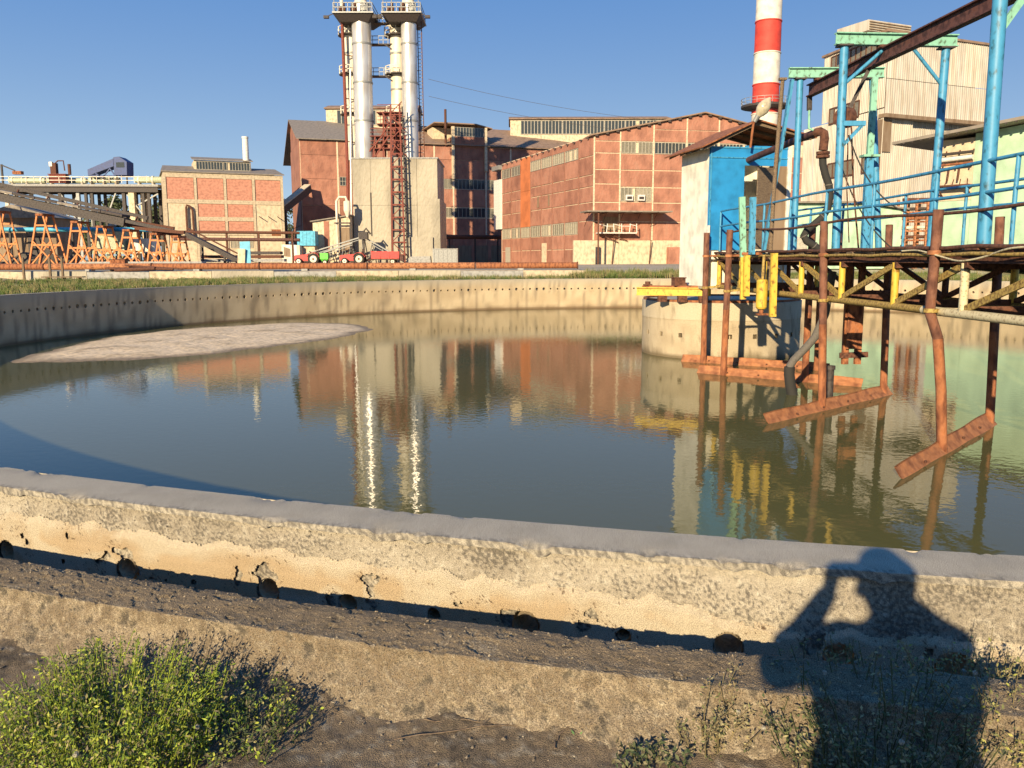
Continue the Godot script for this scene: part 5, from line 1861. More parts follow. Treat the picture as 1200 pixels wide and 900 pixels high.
func build_green_buildings() -> void:
	var g := facade(29.26, 60.0, 0.6, -0.8)
	var st0: SurfaceTool
	var t := thing("green_building", "pale green rendered building with overhanging roof on the right", "building", v(34, YARD, 52))
	st0 = mb()
	prism(st0, g, [Vector2(2.35, YARD), Vector2(19.0, YARD), Vector2(19.0, 10.6), Vector2(2.35, 9.28)], -9.0, 0.0)
	done(st0, "wall", mats.green_wall, t)
	fpart(t, "wall", mats.render_cream, g, 0.0, 2.33, 5.0, 9.05, -9.0, -0.02)
	fpart(t, "wall", mats.green_wall, g, 0.0, 2.33, YARD, 4.98, -9.0, -0.01)
	var st := mb()
	prism(st, g, [Vector2(-2.6, 8.95), Vector2(20.0, 10.75), Vector2(20.0, 10.95), Vector2(-2.6, 9.15)], -10.0, 1.5)
	done(st, "roof", mats.roof_grey, t)
	for i in 36:
		fpart(t, "gutter_clip", mats.roof_dark, g, -2.4 + i * 0.6, -2.3 + i * 0.6, 8.88 + i * 0.0478, 8.97 + i * 0.0478, 1.42, 1.55)
	# pipework and racks on the beige strip
	for q in [[7.7, 0.16, "white_paint"], [8.05, 0.10, "steel_dark"], [7.35, 0.08, "rust"]]:
		st = mb()
		tube(st, [fp(g, 0.3, q[0], 0.5), fp(g, 2.5, q[0] + 0.04, 0.5)], q[1], 10)
		done(st, "wall_pipe", mats[q[2]], t)
	for s in [0.5, 1.4, 2.3]:
		st = mb()
		beam(st, fp(g, s, 8.3, 0.0), fp(g, s + 0.1, 7.2, 0.6), 0.08, 0.08)
		done(st, "pipe_bracket", mats.rust_dark, t)
	st = mb()
	fbox(st, g, 0.3, 2.5, 5.9, 6.0, 0.0, 0.9)
	beam(st, fp(g, 0.4, 5.3, 0.0), fp(g, 0.4, 5.9, 0.8), 0.08, 0.08)
	beam(st, fp(g, 2.3, 5.3, 0.0), fp(g, 2.3, 5.9, 0.8), 0.08, 0.08)
	for i in 5: beam(st, fp(g, 0.4 + i * 0.5, 5.95, 0.8), fp(g, 0.6 + i * 0.45, 6.35, 0.8), 0.05, 0.05)
	done(st, "wall_rack", mats.rust_dark, t)
	for q in [[0.8, 6.3, 7.2], [1.5, 6.3, 7.3]]:
		st = mb()
		tube(st, [fp(g, q[0], q[1], 0.3), fp(g, q[0] + 0.08, q[2], 0.3)], 0.07, 8)
		done(st, "wall_pipe", mats.rust_dark, t)
	# lower shed
	var f := facade(17.6, 58.5, 1, 0)
	var l := thing("green_shed", "low pale green shed seen through the bridge frames", "shed", v(22, YARD, 61))
	fpart(l, "wall", mats.green_wall, f, 0.0, 8.7, YARD, 4.35, -5.0, 0.0)
	st = mb()
	prism(st, f, [Vector2(0.0, 4.35), Vector2(8.7, 4.35), Vector2(6.0, 4.8), Vector2(0.0, 4.8)], -4.9, -0.02)
	done(st, "gable", mats.green_wall, l)
	st = mb()
	prism(st, f, [Vector2(-0.3, 4.82), Vector2(6.0, 4.82), Vector2(9.0, 4.36), Vector2(9.0, 4.46), Vector2(6.0, 4.94), Vector2(-0.3, 4.94)], -5.3, 0.4)
	done(st, "roof", mats.roof_grey, l)
	fpart(l, "door", mats.frame_pale, f, 1.2, 2.4, YARD, 2.6, 0.0, 0.06)
	# orange pipe rack between shed and green building
	var o := thing("orange_rack", "rusty orange steel rack of pipes beside the green shed", "rack", v(27.2, YARD, 59))
	for x in [26.5, 27.2, 27.95]:
		for d in [58.4, 59.6]:
			st = mb()
			beam(st, v(x, YARD, d), v(x, 5.1, d), 0.14, 0.14)
			done(st, "upright", mats.rust_orange, o)
	for i in 7:
		var y := 1.1 + i * 0.62
		st = mb()
		beam(st, v(26.4, y, 58.4), v(28.1, y, 58.4), 0.10, 0.12)
		done(st, "shelf_beam", [mats.rust, mats.rust_orange][i % 2], o)
		st = mb()
		tube(st, [v(26.35, y + 0.22, 58.6 + 0.1 * (i % 3)), v(28.15, y + 0.25, 58.7)], 0.11, 8)
		done(st, "stored_pipe", [mats.rust, mats.steel_dark, mats.rust_dark, mats.steel_cream][i % 4], o)

func build_striped_chimney() -> void:
	var t := thing("striped_chimney", "tall chimney with red and white bands behind the brick hall", "chimney", v(60.3, YARD, 210))
	var ys := [YARD, 34.9, 41.6, 48.7, 55.8, 62.9, 70.0, 77.0]
	for i in ys.size() - 1:
		var r0: float = lerpf(3.32, 2.85, ys[i] / 77.0)
		var r1: float = lerpf(3.32, 2.85, ys[i + 1] / 77.0)
		var st := mb()
		lathe(st, v(60.3, 0, 210), [Vector2(r0, ys[i]), Vector2(r1, ys[i + 1])], 36)
		done(st, "band", mats.chimney_red if i % 2 else mats.chimney_white, t)
		st = mb()
		lathe(st, v(60.3, 0, 210), [Vector2(r1, ys[i + 1] - 0.12), Vector2(r1 + 0.14, ys[i + 1] - 0.12), Vector2(r1 + 0.14, ys[i + 1] + 0.12), Vector2(r1, ys[i + 1] + 0.12)], 36)
		done(st, "hoop", mats.chimney_white if i % 2 == 0 else mats.chimney_red, t)
	var st2 := mb()
	lathe(st2, v(60.3, 0, 210), [Vector2(3.0, 35.8), Vector2(5.6, 36.4), Vector2(5.6, 36.9), Vector2(3.0, 36.9)], 28)
	done(st2, "gallery", mats.steel_dark, t)
	for e in [0.7, 1.4]:
		st2 = mb()
		lathe(st2, v(60.3, 36.9 + e, 210), [Vector2(5.5, 0), Vector2(5.6, 0), Vector2(5.6, 0.1), Vector2(5.5, 0.1), Vector2(5.5, 0)], 28)
		done(st2, "guard_rail", mats.steel_grey, t)
	for a in 20:
		var g := TAU * a / 20.0
		st2 = mb()
		beam(st2, v(60.3 + 5.55 * sin(g), 36.9, 210 + 5.55 * cos(g)), v(60.3 + 5.55 * sin(g), 38.4, 210 + 5.55 * cos(g)), 0.1, 0.1)
		done(st2, "rail_post", mats.steel_grey, t)

# ------------------------------------------------------------------ left: conveyor, platform
func build_conveyor() -> void:
	var t := thing("belt_conveyor", "long dark belt conveyor sloping down over orange trestles", "conveyor", v(-45, 4.5, 84))
	var st := mb()
	beam(st, v(-62.0, 9.75, 84), v(-37.2, 4.75, 84), 1.5, 0.75)
	done(st, "belt_frame", mats.steel_dark, t)
	for i in 12:
		var a := v(-62.0, 10.35, 84).lerp(v(-37.2, 5.35, 84), i / 12.0)
		var b := v(-62.0, 10.35, 84).lerp(v(-37.2, 5.35, 84), (i + 0.97) / 12.0)
		st = mb()
		beam(st, a, b, 1.8, 0.22)
		done(st, "cover_sheet", [mats.roof_grey, mats.roof_dark, mats.roof_dark][i % 3], t)
	st = mb()
	beam(st, v(-62.0, 11.25, 86), v(-36.0, 5.25, 86), 0.3, 0.34)
	done(st, "cable_tray", mats.steel_dark, t)
	for i in 9:
		st = mb()
		var a := v(-60.0, 10.4, 86).lerp(v(-37.0, 5.1, 86), i / 8.0)
		beam(st, a + Vector3(0, -0.8, 1.2), a + Vector3(0, 0.4, 0), 0.12, 0.12)
		done(st, "tray_post", mats.rust_dark, t)
	# loose steel at the low end
	for q in [[-38.4, 5.15, 83.6, -31.7, 3.7, 83.4], [-37.6, 4.6, 84.4, -32.2, 3.45, 84.2], [-37.8, 5.0, 84.8, -33.0, 4.2, 84.8], [-36.2, 4.2, 83.4, -31.4, 3.75, 83.2]]:
		st = mb()
		beam(st, v(q[0], q[1], q[2]), v(q[3], q[4], q[5]), 0.35, 0.30)
		done(st, "tail_frame", mats.rust_dark if q[0] > -38 else mats.steel_dark, t)
	var tr := [[-49.3, 5.9, -51.0, -48.2], [-45.1, 5.6, -46.6, -43.7], [-41.8, 4.9, -43.0, -40.5], [-39.4, 4.45, -40.4, -38.2], [-36.9, 4.1, -38.1, -36.0], [-34.3, 3.75, -35.2, -33.6], [-32.3, 3.5, -33.1, -31.6], [-54.0, 7.1, -55.8, -52.4]]
	var says := ["second trestle from the left edge", "tallest complete trestle, third from the left edge", "trestle in front of the cream machine", "trestle left of the paired thin legs", "middle trestle of the lower half", "last but one trestle at the low end", "last short trestle at the low end", "trestle cut by the left edge of the picture"]
	for i in tr.size():
		var q: Array = tr[i]
		var k := thing("trestle", "orange steel trestle under the belt conveyor, " + says[i], "trestle", v(q[0], YARD, 84), "orange trestles under the conveyor")
		for d in [83.1, 84.9]:
			for s in [2, 3]:
				st = mb()
				var off: float = 0.28 if s == 3 else -0.28
				beam(st, v(q[s], YARD, d), v(q[0] + off, q[1] - 0.15, d), 0.14, 0.14)
				done(st, "leg", mats.orange_paint, k)
			for h in [0.42, 0.78]:
				st = mb()
				var y := lerpf(YARD, q[1], h)
				beam(st, v(lerpf(q[2], q[0] - 0.28, h), y, d), v(lerpf(q[3], q[0] + 0.28, h), y, d), 0.12, 0.16)
				done(st, "tie", mats.orange_paint, k)
			st = mb()
			beam(st, v(q[2], YARD, d + 0.1), v(lerpf(q[3], q[0] + 0.28, 0.5), lerpf(YARD, q[1], 0.5), d + 0.1), 0.10, 0.13)
			beam(st, v(q[3], YARD, d - 0.1), v(lerpf(q[2], q[0] - 0.28, 0.5), lerpf(YARD, q[1], 0.5), d - 0.1), 0.10, 0.13)
			done(st, "diagonal", mats.orange_paint, k)
		st = mb()
		beam(st, v(q[0], q[1] - 0.12, 82.9), v(q[0], q[1] - 0.12, 85.1), 0.7, 0.2)
		done(st, "head_beam", mats.rust, k)
	# clutter below: shed, machines, pipes
	var s1 := thing("brown_shed", "brown sheet shed behind the left trestles", "shed", v(-53, YARD, 93))
	var f := facade(-57.0, 92.0, 1, 0)
	fpart(s1, "wall", mats.brown_sheet, f, 0.0, 8.6, YARD, 5.6, -5.0, 0.0)
	fpart(s1, "door", mats.steel_dark, f, 5.6, 7.9, YARD, 3.7, 0.0, 0.08)  # dark panel in place of the shaded doorway
	st = mb()
	prism(st, f, [Vector2(-0.3, 5.6), Vector2(8.9, 5.6), Vector2(4.3, 7.0)], -5.2, 0.3)
	done(st, "roof", mats.roof_grey, s1)
	var mch := thing("cream_machine", "cream painted machine housing between the orange trestles", "machine", v(-40.5, YARD, 90))
	st = mb()
	box(st, v(-41.6, 2.9, 90.0), Vector3(3.4, 2.3, 2.0))
	hexa(st, [v(-43.2, 1.6, 91), v(-40.0, 1.6, 91), v(-40.0, 1.6, 89), v(-43.2, 1.6, 89), v(-42.4, YARD, 90.6), v(-40.8, YARD, 90.6), v(-40.8, YARD, 89.4), v(-42.4, YARD, 89.4)])
	done(st, "hopper", mats.tank_green, mch)
	st = mb()
	box(st, v(-38.3, 2.6, 90.2), Vector3(2.4, 1.5, 1.8))
	tube(st, [v(-37.2, 2.8, 89.4), v(-37.0, 1.4, 89.4), v(-36.9, YARD, 89.4)], 0.35, 10)
	done(st, "gear_case", mats.steel_cream, mch)
	st = mb()
	tube(st, [v(-41.6, 4.0, 90), v(-41.6, 4.6, 90), v(-41.2, 4.9, 90)], 0.3, 10)
	done(st, "inlet", mats.steel_grey, mch)
	st = mb()
	tube(st, [v(-70.0, 4.4, 90.5), v(-55, 4.35, 90.5), v(-38.0, 4.28, 90.5)], 0.24, 10)
	var bp_ := thing("blue_pipe", "pale blue overhead pipe behind the orange trestles", "pipe", v(-50, YARD, 90.5))
	done(st, "pipe_run", mats.cyan_paint, bp_)
	for x in [-62.0, -52.5, -46.0, -38.4]:
		st = mb()
		beam(st, v(x, YARD, 90.7), v(x, 4.2, 90.7), 0.2, 0.2)
		done(st, "support", mats.steel_dark, bp_)
	var heap := noise(91, 0.35, 3)
	var pos := PackedVector3Array()
	var col := PackedColorArray()
	for j in 14:
		for i in 50:
			var x := lerpf(-64.0, -30.0, i / 49.0)
			var d := lerpf(86.0, 89.0, j / 13.0)
			var h := maxf(0.0, 0.5 + 1.2 * heap.get_noise_2d(x, d)) * sin(PI * j / 13.0) * sin(PI * i / 49.0)
			pos.append(v(x, YARD + h * 1.4 + 0.01, d))
			col.append(Color(0.05, 0.045, 0.04).lerp(Color(0.13, 0.11, 0.085), clampf(0.5 + heap.get_noise_2d(x * 3.0, d * 3.0), 0, 1)))
	tag(put("slag_heap", grid(50, 14, pos, col), mats.ground_mix), "dark heap of slag under the orange trestles", "heap", "", "stuff")
	# rusty pipe rack in front of the small brick building
	var pr_ := thing("pipe_rack", "two rusty overhead pipes in front of the pink brick building", "pipe rack", v(-33, YARD, 100))
	for q in [[4.35, 0.17, "rust_dark"], [3.55, 0.2, "iron_brown"]]:
		st = mb()
		tube(st, [v(-39.0, q[0], 100), v(-24.6, q[0] - 0.15, 100.5)], q[1], 10)
		done(st, "pipe_run", mats[q[2]], pr_)
	for x in [-38.5, -33.0, -29.3, -25.4]:
		st = mb()
		beam(st, v(x, YARD, 100.3), v(x, 4.2, 100.3), 0.2, 0.2)
		done(st, "support", mats.rust_dark, pr_)
	var ic := thing("incline_chute", "dark inclined chute below the rusty overhead pipes", "chute", v(-33, YARD, 95))
	st = mb()
	beam(st, v(-35.6, 3.9, 95), v(-29.8, 0.9, 95), 1.1, 0.5)
	done(st, "trough", mats.steel_dark, ic)
	st = mb()
	beam(st, v(-35.5, 4.6, 95), v(-29.9, 1.7, 95), 0.2, 0.14)
	done(st, "side_rail", mats.rust_dark, ic)
	for q in [[-34.0, 2.9], [-31.6, 1.7]]:
		st = mb()
		beam(st, v(q[0], YARD, 95), v(q[0], q[1], 95), 0.2, 0.2)
		done(st, "support", mats.steel_dark, ic)
	for q in [[-33.0, 98.0, 1.3, "left low stack of dark beams in front of pink building"], [-28.2, 99.0, 1.9, "right low stack of dark beams in front of pink building"]]:
		var sk := thing("beam_stack", q[3], "stack", v(q[0], YARD, q[1]), "stacks of beams")
		var n := int(q[2] / 0.42)
		for i in n:
			st = mb()
			box(st, v(q[0] + 0.1 * sin(i * 2.0), YARD + 0.2 + i * 0.42, q[1]), Vector3(4.6 - 0.3 * i, 0.34, 1.2))
			done(st, "beam", [mats.steel_dark, mats.concrete_grey, mats.rust_dark][i % 3], sk)
	var cs := thing("blue_sheet_board", "pale blue sheet leaning on a cream post by the pipe", "board", v(-25.4, YARD, 84))
	st = mb()
	beam(st, v(-25.9, YARD, 84.0), v(-26.0, 2.9, 84.3), 1.0, 0.10)
	done(st, "sheet", mats.cyan_paint, cs)
	st = mb()
	beam(st, v(-26.3, YARD, 83.8), v(-26.2, 2.2, 83.9), 0.7, 0.2)
	done(st, "post", mats.render_cream, cs)
	# pale slabs lying along the yard edge
	for q in [[-36.5, 80.0, 9.0], [-30.5, 79.0, 5.0]]:
		st = mb()
		box(st, v(q[0], YARD + 0.22, q[1]), Vector3(q[2], 0.42, 1.6))
		box(st, v(q[0] + 0.3, YARD + 0.50, q[1]), Vector3(q[2] * 0.8, 0.14, 1.2))
		tag(done(st, "concrete_slab", mats.concrete_grey), "longer pale slab at the foot of the low end trestles" if q[2] > 6 else "shorter pale slab right of the low end trestles", "slab", "slabs in the yard")

func pv(x: float, y: float, d: float) -> Vector3:
	# the platform's own frame: its middle stands 142 m away
	return Vector3(-71.04, 13.19, -142.08) + Vector3(x + 64.0, y - 12.0, 128.0 - d) * 1.11

func build_platform() -> void:
	var t := thing("raised_platform", "high steel platform on dark columns carrying pipework, far left", "platform", pv(-64, YARD, 128))
	var st := mb()
	beam(st, pv(-84, 11.95, 128), pv(-50.9, 11.75, 128), 5.0, 0.35)
	done(st, "deck", mats.concrete_grey, t)
	for d in [125.6, 130.4]:
		st = mb()
		ibeam(st, pv(-84, 11.35, d), pv(-50.9, 11.15, d), 0.4, 0.85, 0.1)
		done(st, "girder", mats.steel_dark, t)
	for q in [[-72.9, "steel_cream", 0.5], [-71.6, "steel_cream", 0.5], [-67.0, "steel_grey", 0.5], [-65.2, "steel_dark", 0.5], [-62.6, "steel_grey", 0.5], [-61.5, "steel_dark", 0.4], [-60.6, "steel_dark", 0.4], [-56.0, "steel_dark", 0.5], [-54.8, "render_cream", 0.9], [-53.2, "steel_dark", 0.45], [-52.4, "steel_dark", 0.45], [-79.0, "steel_dark", 0.5]]:
		for d in [126.0, 130.0]:
			st = mb()
			beam(st, pv(q[0], YARD, d), pv(q[0], 10.95, d), q[2], q[2])
			done(st, "column", mats[q[1]], t)
	for q in [[-58.4, 7.8, -57.0, 11.0], [-65.0, 6.0, -62.6, 10.5], [-62.6, 6.0, -65.0, 10.5], [-54.0, 9.0, -51.0, 10.6], [-53.2, 7.5, -55.5, 10.5]]:
		st = mb()
		beam(st, pv(q[0], q[1], 125.9), pv(q[2], q[3], 125.9), 0.18, 0.2)
		done(st, "brace", mats.steel_grey, t)
	for e in [0.5, 1.0]:
		st = mb()
		beam(st, pv(-84, 12.1 + e, 125.6), pv(-52, 11.95 + e, 125.6), 0.08, 0.09)
		done(st, "guard_rail", mats.steel_cream, t)
	for i in 18:
		st = mb()
		beam(st, pv(-83 + i * 1.8, 12.1, 125.6), pv(-83 + i * 1.8, 13.1, 125.6), 0.08, 0.08)
		done(st, "rail_post", mats.steel_cream, t)
	var tanks := [[-73.5, -68.2, 0.50, "pale green pipe drum, leftmost on the platform"], [-67.9, -62.2, 0.46, "pale green pipe drum behind the red box"], [-61.8, -57.4, 0.5, "pale green pipe drum under the blue machine"], [-55.0, -49.9, 0.55, "pale green pipe drum at the right end of the platform"]]
	for q in tanks:
		var k := thing("pipe_drum", q[3], "drum", pv((q[0] + q[1]) * 0.5, 12.1, 128), "drums on the platform")
		st = mb()
		tube(st, [pv(q[0], 12.12 + q[2] + 0.1, 128), pv(q[1], 12.05 + q[2] + 0.1, 128)], q[2], 14)
		done(st, "shell", mats.tank_green, k)
		for u in [0.1, 0.5, 0.9]:
			st = mb()
			var x := lerpf(q[0], q[1], u)
			tube(st, [pv(x - 0.12, 12.1 + q[2] + 0.09, 128), pv(x + 0.12, 12.1 + q[2] + 0.09, 128)], q[2] + 0.09, 14)
			box(st, pv(x, 12.12, 128), Vector3(0.3, 0.36, 0.9))
			done(st, "hoop", mats.steel_cream, k)
	var rb := thing("red_gearbox", "dull red machine box on the high platform", "machine", pv(-65.5, 12.1, 126.6))
	st = mb()
	box(st, pv(-65.5, 12.75, 126.6), Vector3(2.7, 1.2, 1.2))
	box(st, pv(-65.5, 13.4, 126.6), Vector3(2.9, 0.12, 1.4))
	done(st, "case", mats.red_oxide, rb)
	st = mb()
	box(st, pv(-66.4, 14.3, 127.2), Vector3(0.9, 1.7, 0.8))
	tube(st, [pv(-66.4, 14.9, 127.2), pv(-65.8, 15.4, 127.2), pv(-65.0, 15.4, 127.2), pv(-64.9, 14.0, 127.2)], 0.1, 8)
	tube(st, [pv(-64.1, 13.4, 127.0), pv(-64.1, 14.9, 127.0)], 0.25, 10)
	done(st, "motor", mats.rust_dark, rb)
	st = mb()
	box(st, pv(-66.7, 14.9, 127.0), Vector3(0.5, 0.7, 0.5))
	done(st, "valve", mats.steel_cream, rb)
	var h := thing("blue_machine", "dark blue sloping machine with a cab on the platform", "machine", pv(-58, 12.1, 127.4))
	var f := facade(-61.2 * 1.11, 126.4 * 1.11, 1.11, 0)
	st = mb()
	prism(st, f, [Vector2(0, 14.5), Vector2(4.2, 16.0), Vector2(4.2, 17.2), Vector2(0, 15.5)], -2.2, 0.0)
	done(st, "sloping_casing", mats.machine_blue, h)
	st = mb()
	prism(st, f, [Vector2(4.3, 14.6), Vector2(6.3, 14.6), Vector2(6.4, 16.7), Vector2(5.2, 17.5), Vector2(4.3, 17.4)], -2.4, 0.1)
	done(st, "cab", mats.machine_blue, h)
	fpart(h, "cab_window", mats.glass, f, 4.7, 6.0, 15.8, 16.6, 0.1, 0.14)
	for q in [[0.3, 14.6, 4.2, 14.5], [1.2, 14.9, 2.4, 14.2], [2.4, 14.3, 3.6, 15.7], [3.6, 15.6, 4.3, 14.5]]:
		st = mb()
		beam(st, fp(f, q[0], q[1], -0.1), fp(f, q[2], q[3], -0.1), 0.16, 0.16)
		done(st, "strut", mats.machine_blue, h)
	for x in [0.3, 2.4, 4.4, 6.0]:
		fpart(h, "leg", mats.steel_dark, f, x, x + 0.2, 13.2, 14.7, -0.4, -0.2)
	var cr := thing("small_davit", "small dark davit arm at the left end of the platform", "davit", pv(-73.9, 12.1, 127))
	st = mb()
	beam(st, pv(-73.9, 12.1, 127), pv(-73.9, 14.9, 127), 0.25, 0.25)
	done(st, "mast", mats.steel_dark, cr)
	st = mb()
	beam(st, pv(-73.9, 14.8, 127), pv(-72.0, 14.0, 127), 0.18, 0.18)
	done(st, "arm", mats.steel_dark, cr)
	st = mb()
	box(st, pv(-71.6, 13.7, 127), Vector3(1.4, 0.5, 0.8))
	done(st, "winch", mats.rust, cr)
	for q in [[-63.2, 14.2], [-62.0, 13.6], [-55.0, 14.0], [-53.4, 13.3]]:
		pass

# ------------------------------------------------------------------ yard: tractors, boxes, machinery
func wheel(t: Node3D, c: Vector3, r: float, w: float) -> void:
	var st := mb()
	var prof := [[0.62, 0.5], [0.9, 0.5], [1.0, 0.32], [1.0, -0.32], [0.9, -0.5], [0.62, -0.5]]
	var n := 20
	st.set_smooth_group(-1)
	for k in n:
		for i in prof.size() - 1:
			var q := []
			for e in [[i, k], [i, k + 1], [i + 1, k + 1], [i + 1, k]]:
				var a: float = TAU * e[1] / n
				var rr: float = prof[e[0]][0] * r
				q.append(c + Vector3(rr * sin(a), rr * cos(a), prof[e[0]][1] * w))
			quad(st, q[0], q[1], q[2], q[3])
	var o := done(st, "wheel", mats.rubber, t)
	st = mb()
	tube(st, [c + Vector3(0, 0, -0.42 * w), c + Vector3(0, 0, 0.42 * w)], r * 0.62, 16)
	done(st, "rim", mats.steel_cream, o)
	st = mb()
	tube(st, [c + Vector3(0, 0, -0.5 * w), c + Vector3(0, 0, 0.5 * w)], r * 0.18, 10)
	done(st, "hub", mats.rust_dark, o)

func tractor(label: String, xr: float, xf: float, d: float) -> void:
	var t := thing("red_tractor", label, "tractor", v(xr, YARD, d), "tractors in the yard")
	for s in [-0.75, 0.75]:
		wheel(t, v(xr, YARD + 0.76, d + s), 0.76, 0.42)
		wheel(t, v(xf, YARD + 0.46, d + s * 0.85), 0.46, 0.28)
	var st := mb()
	var f := facade(xf - 0.7, d - 0.36, 1, 0)
	var L := xr - xf
	prism(st, f, [Vector2(0, 0.95), Vector2(0.0, 1.55), Vector2(0.15, 1.72), Vector2(L - 0.1, 1.86), Vector2(L - 0.1, 0.95)], -0.72, 0.0)
	done(st, "hood", mats.red_paint, t)
	st = mb()
	box(st, v(xf + L * 0.5, 0.98, d), Vector3(L + 0.4, 0.4, 0.5))
	done(st, "chassis", mats.steel_dark, t)
	fpart(t, "grille", mats.steel_dark, f, -0.03, 0.0, 1.05, 1.5, -0.62, -0.1)
	for s in [-0.78, 0.78]:
		st = mb()
		for i in 6:
			var a0 := deg_to_rad(-70 + i * 24)
			var a1 := deg_to_rad(-70 + (i + 1) * 24)
			beam(st, v(xr + 0.86 * sin(a0), YARD + 0.76 + 0.86 * cos(a0), d + s), v(xr + 0.86 * sin(a1), YARD + 0.76 + 0.86 * cos(a1), d + s), 0.5, 0.04)
		done(st, "mudguard", mats.red_paint, t)
	st = mb()
	box(st, v(xr + 0.1, 1.75, d), Vector3(0.5, 0.12, 0.5))
	box(st, v(xr + 0.32, 2.0, d), Vector3(0.08, 0.45, 0.5))
	done(st, "seat", mats.rubber, t)
	st = mb()
	tube(st, [v(xr - 0.75, 1.8, d), v(xr - 0.5, 2.15, d)], 0.03, 6)
	tube(st, [v(xr - 0.6, 2.13, d), v(xr - 0.55, 2.2, d)], 0.2, 12)
	done(st, "steering_wheel", mats.rubber, t)
	st = mb()
	tube(st, [v(xf + 0.4, 1.75, d + 0.2), v(xf + 0.4, 2.55, d + 0.2)], 0.05, 8)
	done(st, "exhaust", mats.rust_dark, t)
	st = mb()
	for s in [-0.55, 0.55]: tube(st, [v(xr + 0.45, 1.3, d + s), v(xr + 0.45, 2.5, d + s)], 0.035, 6)
	tube(st, [v(xr + 0.45, 2.5, d - 0.55), v(xr + 0.45, 2.5, d + 0.55)], 0.035, 6)
	done(st, "roll_bar", mats.rust_dark, t)
	for s in [-0.22, 0.22]:
		st = mb()
		tube(st, [v(xf - 0.74, 1.5, d + s), v(xf - 0.68, 1.5, d + s)], 0.09, 10)
		done(st, "headlight", mats.lamp_glass, t)

